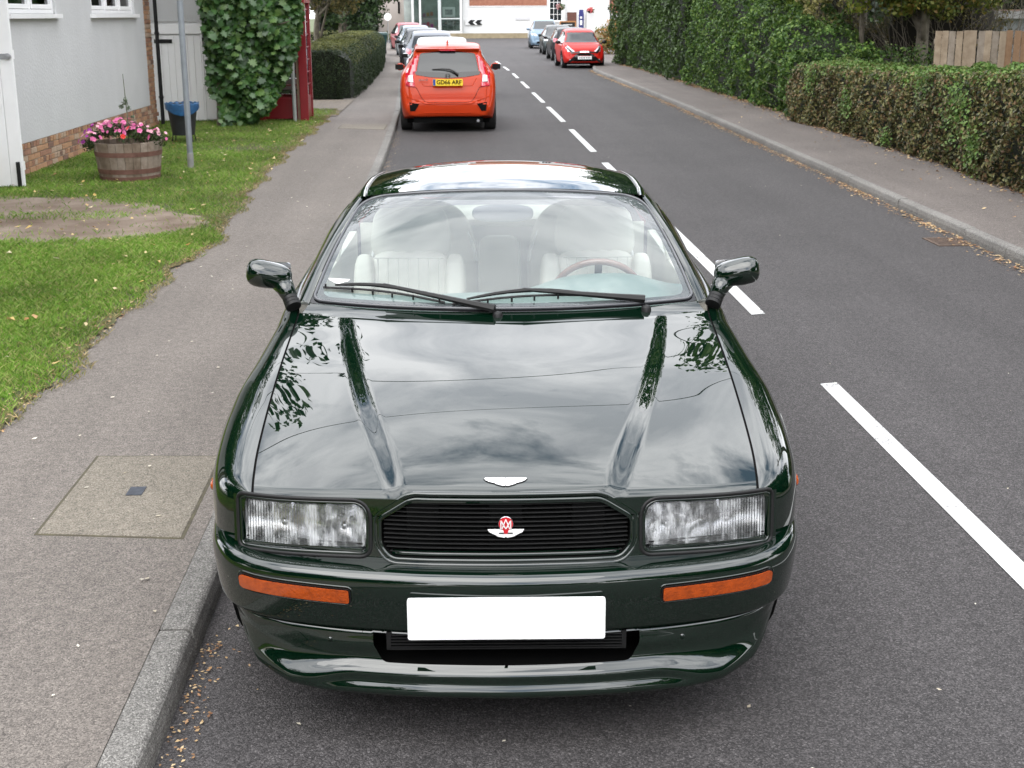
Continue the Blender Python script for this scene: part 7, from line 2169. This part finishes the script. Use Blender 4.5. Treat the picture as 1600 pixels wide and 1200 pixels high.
# black and white chevron sign on its wall
cs = thing("chevron_sign", "black and white chevron direction board on the white inn wall", "road sign", (2.0, 109.90, 1.32))
mb = MB(); mb.box(-.66, .66, -.02, .02, -.225, .225); mb.build("board", WR, cs)
for k in range(2):
    mb = MB(); x = -.20 + k * .62; w_ = .42; mb.prism([(x - .20, 0), (x + .02, .215), (x + .02 + w_, .215), (x - .20 + w_, 0), (x + .02 + w_, -.215), (x + .02, -.215)], -.032, -.022, 'xz'); mb.build("chevron", M['black_trim'], cs)
ns = thing("name_board", "small grey street name board low on the inn wall", "sign", (6.35, 109.94, 1.66))
mb = MB(); mb.box(-.62, .62, -.02, .03, -.14, .14); mb.build("board", pm("board_grey", (.55, .55, .56), .5), ns)
# verge wall at the foot of the inn
vw = thing("low_wall", "low tan stone wall with dry grass along the foot of the white inn", "wall", (6, 108.6, 0))
mb = MB(); mb.box(-8.5, 9, -.25, .25, 0, .42); mb.build("wall", pm("tan_stone", (.22, .18, .11), .9, col2=(.34, .28, .18), scale=3, bump=.8, bscale=8), vw)
for x in (.8, 2.2):
    mb = MB(); mb.box(x - .10, x + .10, -.32, -.26, 0, .62); mb.build("post", WR, vw)
# hanging baskets, A-board, banner
def basket(name, label, x, y, z, cols, seed):
    r = np.random.RandomState(seed); t = thing(name, label, "hanging basket", (x, y, z))
    mb = MB(); mb.lathe([(0, -.30), (.18, -.26), (.26, -.08)], 12); mb.build("bowl", M['black_trim'], t)
    mb = MB(); mb.tube([(0, 0, .5), (0, 0, .1)], .012, 5); mb.tube([(0, .5, .55), (0, 0, .5)], .02, 5); mb.build("chain", M['black_trim'], t)
    for q, (mt, n, sc) in enumerate(cols):
        P, N = clumps(np.array([[sc * .18, 0, .05], [-.1, 0, -.05], [.1, -.1, -.15], [sc * .2, 0, -.1]]), np.array([.28, .26, .22, .22]), n, r, .5); leaf_obj("blooms" if q else "foliage", P, N, .09, mt, t, seed + q)
    return t
bl_r = leaf_mat("basket_red", [(.5, .03, .04), (.7, .08, .08), (.75, .30, .35)], .6, .2); bl_p = leaf_mat("basket_pink", [(.6, .2, .25), (.8, .5, .5)], .6, .2)
basket("hanging_basket", "hanging basket with pink blooms and trailing green beside the lattice window", 9.55, 108.9, 2.62, [(M['leaf_mid'], 600, 1), (bl_p, 200, -1)], 3)
basket("hanging_basket", "hanging basket full of red blooms above the inn porch", 12.1, 108.7, 2.35, [(M['leaf_mid'], 200, 1), (bl_r, 500, 0)], 4)
ab = thing("pavement_board", "orange framed black menu board standing outside the inn door", "sign", (9.6, 102.5, 0))
mb = MB(); of = pm("orange_wood", (.34, .15, .05), .6)
mb.box(-.68, -.58, -.04, .04, 0, 1.45); mb.box(.58, .68, -.04, .04, 0, 1.45); mb.box(-.58, .58, -.04, .04, 1.35, 1.45); mb.box(-.58, .58, -.04, .04, .12, .22); mb.build("frame", of, ab)
mb = MB(); mb.box(-.58, .58, -.02, .02, .22, 1.35); pn = mb.build("panel", M['black_trim'], ab)
for k in range(4):
    mb = MB(); mb.box(-.36 + .04 * (k % 2), .36 - .07 * (k % 3), -.028, -.021, 1.12 - k * .21, 1.19 - k * .21); mb.build("chalk_line", M['line'], pn)
bn_ = thing("feather_flag", "dark blue upright flag with pale lettering beside the inn door", "flag", (11.0, 105.5, 0))
mb = MB(); mb.tube([(.22, 0, 0), (.22, 0, 2.5)], .02, 6); mb.build("pole", M['alloy'], bn_)
mb = MB(); vs = []
for i_, z in enumerate(np.linspace(.75, 2.35, 9)):
    for j_, x in enumerate(np.linspace(-.22, .21, 5)): vs.append((x * (1 - .25 * max(0, (z - 1.9) / .45)), .05 * math.sin(z * 4 + j_), z))
mb.add(vs, [(i_ * 5 + j_, i_ * 5 + j_ + 1, (i_ + 1) * 5 + j_ + 1, (i_ + 1) * 5 + j_) for i_ in range(8) for j_ in range(4)]); mb.build("cloth", pm("navy_cloth", (.03, .035, .16), .8), bn_, smooth=True)
mb = MB(); mb.box(-.12, .08, -.08, -.07, 1.1, 1.5); mb.box(-.10, .06, -.08, -.07, 1.62, 1.8); mb.build("pale_mark", WR, bn_)
# shop with glazed front left of the inn
sh = bldg("glazed_shop", "shop with tall glazed front and a framed picture left of the white inn", -1.0, 109.2)
SF = pm("shop_frame", (.52, .55, .54), .5)
mb = MB(); mb.box(-2.9, 2.12, .35, 6, 0, 6); mb.build("wall", pm("shop_interior", (.26, .29, .27), .8, col2=(.42, .46, .43), scale=1.2), sh)
mb = MB(); mb.box(-2.9, 2.12, -.05, .3, 3.6, 6.0); mb.box(-2.9, 2.12, -.02, .3, 0, .62); mb.build("fascia", WR, sh)
xs_ = [(-2.05, -1.60), (-1.42, .02), (.30, 1.90)]
for (a, b) in ((-2.25, -2.05), (-1.60, -1.42), (.02, .30), (1.90, 2.10)):
    mb = MB(); mb.box(a, b, -.06, .1, .62, 3.6); mb.build("mullion", WR if a > 1.8 or a < -1.5 else SF, sh)
for (a, b) in xs_:
    mb = MB(); mb.box(a, b, .0, .02, .64, 3.6); mb.build("pane", M['side_glass'], sh)
mb = MB(); mb.box(.30, 1.90, -.05, .06, 1.60, 1.70); mb.build("transom", SF, sh)
mb = MB(); mb.box(.40, 1.5, .10, .16, 1.78, 2.62); fp = mb.build("framed_picture", WR, sh)
mb = MB(); mb.box(.62, 1.28, .08, .098, 1.98, 2.42); mb.build("print", pm("print_grey", (.20, .20, .20), .6, col2=(.45, .45, .44), scale=4), fp)
r = np.random.RandomState(3)
for k in range(7):
    mb = MB(); x = -1.3 + (k % 4) * .33; z = 1.0 + (k // 4) * .9 + r.uniform(-.1, .1); mb.box(x, x + .24, .2, .3, z, z + .3); mb.build("display_item", pm("display_%d" % k, tuple(r.uniform(.05, .5, 3)), .6), sh)
for k in range(6):
    mb = MB(); x = .36 + (k % 3) * .52; z = .72 + (k // 3) * .43; mb.box(x, x + .44, .12, .2, z, z + .34); mb.build("notice", pm("notice_%d" % k, (.03, .035, .03), .6, col2=(.30, .34, .30), scale=6), sh)
# pinkish building and dark carport further left
pk = bldg("stone_house", "pale pinkish beige house wall left of the glazed shop", -5.5, 112.0)
mb = MB(); mb.box(-.9, 2.4, 0, 6, 0, 6); mb.build("wall", pm("pink_beige", (.50, .44, .40), .8, var=.04), pk)
mb = MB(); mb.box(1.0, 1.16, -.06, .02, 2.1, 3.1); mb.build("window", M['black_gloss'], pk)
cp_ = bldg("open_barn", "dark open fronted outbuilding in shade past the far left pavement", -8.6, 112)
mb = MB(); mb.box(-3, -2.8, 0, 4, 0, 3); mb.box(1.9, 2.1, 0, 4, 0, 3); mb.box(-3, 2.1, 3.8, 4, 0, 3); mb.build("wall", pm("dark_boards", (.05, .045, .04), .9), cp_)
mb = MB(); mb.box(-3.3, 2.4, -.3, 4.3, 3, 3.25); mb.build("roof", M['bark_d'], cp_)
hedge("far_hedge", "dark ivy hedge at the far end beside the pale house", lambda y: -6.6 + 0 * y, 100, 112, 2.0, -1, lambda y: 3.3 + 0 * y, 0, (M['leaf_dark'], M['leaf_dark']), .2, 120, 57, wob=.2)
hedge("far_hedge", "low pale green bank at the far left bend", lambda y: -5.1 + 0 * y, 103, 106, 8.0, -1, lambda y: .55 + 0 * y, 0, (leaf_mat("bank", [(.10, .12, .04), (.20, .20, .09)], .6, .2),) * 2, .2, 120, 58, wob=.1)
ws_ = thing("round_sign", "small white round sign on a short post at the far left bend", "sign", (-4.36, 90, 0))
mb = MB(); mb.tube([(0, 0, 0), (0, 0, 1.7)], .03, 8); mb.build("post", M['alloy'], ws_)
mb = MB(); mb.lathe([(0, -.05), (.26, -.05), (.26, -.03), (0, -.03)], 24, (0, 0, 1.85), 'y'); mb.build("disc", M['white_paint'], ws_)
# autumn bush in front of the inn porch, behind the red car
tree("autumn_bush", "orange and green garden bush beyond the bright red car", (8.4, 62, 0), .8, .05, (8.0, 61, .9), (.9, 1.5, .7), 30, 3000, .12, leaf_mat("autumn_bush", [(.06, .09, .02), (.12, .14, .03), (.30, .13, .04), (.35, .20, .06)], .5, .2), 91, rmin=.25, rmax=.45, cat="bush")
# wheelie bins on the far pavement
WB = pm("wheelie_green", (.012, .055, .05), .5, var=.15, scale=6)
def wheelie(x, y, label, s=1.0):
    t = thing("wheelie_bin", label, "bin", (x, y, KH), rad(8), "dark green wheelie bins past the yew hedge")
    mb = MB(); vs = []
    for (z, a, b) in ((.06, .20, .24), (.92, .28, .34)): vs += [(-a, -b, z), (a, -b, z), (a, b, z), (-a, b, z)]
    mb.add(vs, [(0, 3, 2, 1), (4, 5, 6, 7), (0, 1, 5, 4), (1, 2, 6, 5), (2, 3, 7, 6), (3, 0, 4, 7)]); mb.build("body", WB, t, bevel=.02)
    mb = MB(); mb.prism([(-.39, .92), (.36, .92), (.40, .97), (.1, 1.06), (-.36, 1.02)], -.30, .30, 'yz'); mb.build("lid", WB, t, bevel=.01)
    for sx in (-1, 1):
        mb = MB(); mb.lathe([(0, -.03), (.10, -.03), (.10, .03), (0, .03)], 14, (sx * .24, .26, .10), 'x'); mb.build("wheel", M['rubber'], t)
    return t
wheelie(-3.42, 63.2, "dark green wheelie bin at the far end of the yew hedge, standing on the pavement")
wheelie(-3.95, 62.2, "dark green wheelie bin tucked behind its twin against the hedge end")
# backdrop woods so that no bare horizon shows
for k, (x, y, sx, lab) in enumerate([(16, 66, 7, "mass of garden trees behind the far right hedge"), (24, 44, 8, "wood of dark trees behind the right hand gardens"), (-16, 78, 8, "mass of trees behind the far left gardens"), (-3, 125, 10, "row of trees behind the shop"), (18, 126, 11, "row of trees behind the inn"), (36, 100, 12, "wood at the far right of the junction"), (-30, 105, 14, "wood at the far left of the junction"), (22, 40, 6, "garden trees behind the flat roofed outbuilding")]):
    r = np.random.RandomState(300 + k)
    C, R_ = crown_points((x, y, 4.2), sx, sx * .55, 4.4, 70, r, 1.2, 2.2)
    P, N = clumps(C, R_, 9000, r, .6); P[:, 2] = np.maximum(P[:, 2], .05)
    o = leaf_obj("woodland", P, N, .42, [M['leaf_dark'], M['leaf_mid']][k % 2], None, 300 + k, kind="stuff"); tag(o, lab, "trees")
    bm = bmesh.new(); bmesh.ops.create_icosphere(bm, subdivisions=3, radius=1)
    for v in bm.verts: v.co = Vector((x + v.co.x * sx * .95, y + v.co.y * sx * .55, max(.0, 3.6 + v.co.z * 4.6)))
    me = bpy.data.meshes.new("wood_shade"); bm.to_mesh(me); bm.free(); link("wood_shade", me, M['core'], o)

# the street goes on behind the camera: unseen trees added to darken bumper reflections
for k, (x, y, sx, sy, lab) in enumerate([(-12, -14, 6, 16, "unseen trees added along the left of the street behind the camera"), (13, -14, 6, 18, "unseen trees added along the right of the street behind the camera"), (1, -62, 20, 8, "unseen trees added to close the street far behind the camera"), (-13, 4, 5, 6, "garden trees left of the verge out of shot"), (13, 7, 4, 6, "garden trees right of the low hedge out of shot")]):
    r = np.random.RandomState(400 + k)
    C, R_ = crown_points((x, y, 4.6), sx, sy, 4.4, 110, r, 1.0, 2.0)
    P, N = clumps(C, R_, 26000, r, .5); P[:, 2] = np.maximum(P[:, 2], .05)
    o = leaf_obj("woodland", P, N, .42, [M['leaf_dark'], M['leaf_mid']][k % 2], None, 400 + k, kind="stuff"); tag(o, lab, "trees")
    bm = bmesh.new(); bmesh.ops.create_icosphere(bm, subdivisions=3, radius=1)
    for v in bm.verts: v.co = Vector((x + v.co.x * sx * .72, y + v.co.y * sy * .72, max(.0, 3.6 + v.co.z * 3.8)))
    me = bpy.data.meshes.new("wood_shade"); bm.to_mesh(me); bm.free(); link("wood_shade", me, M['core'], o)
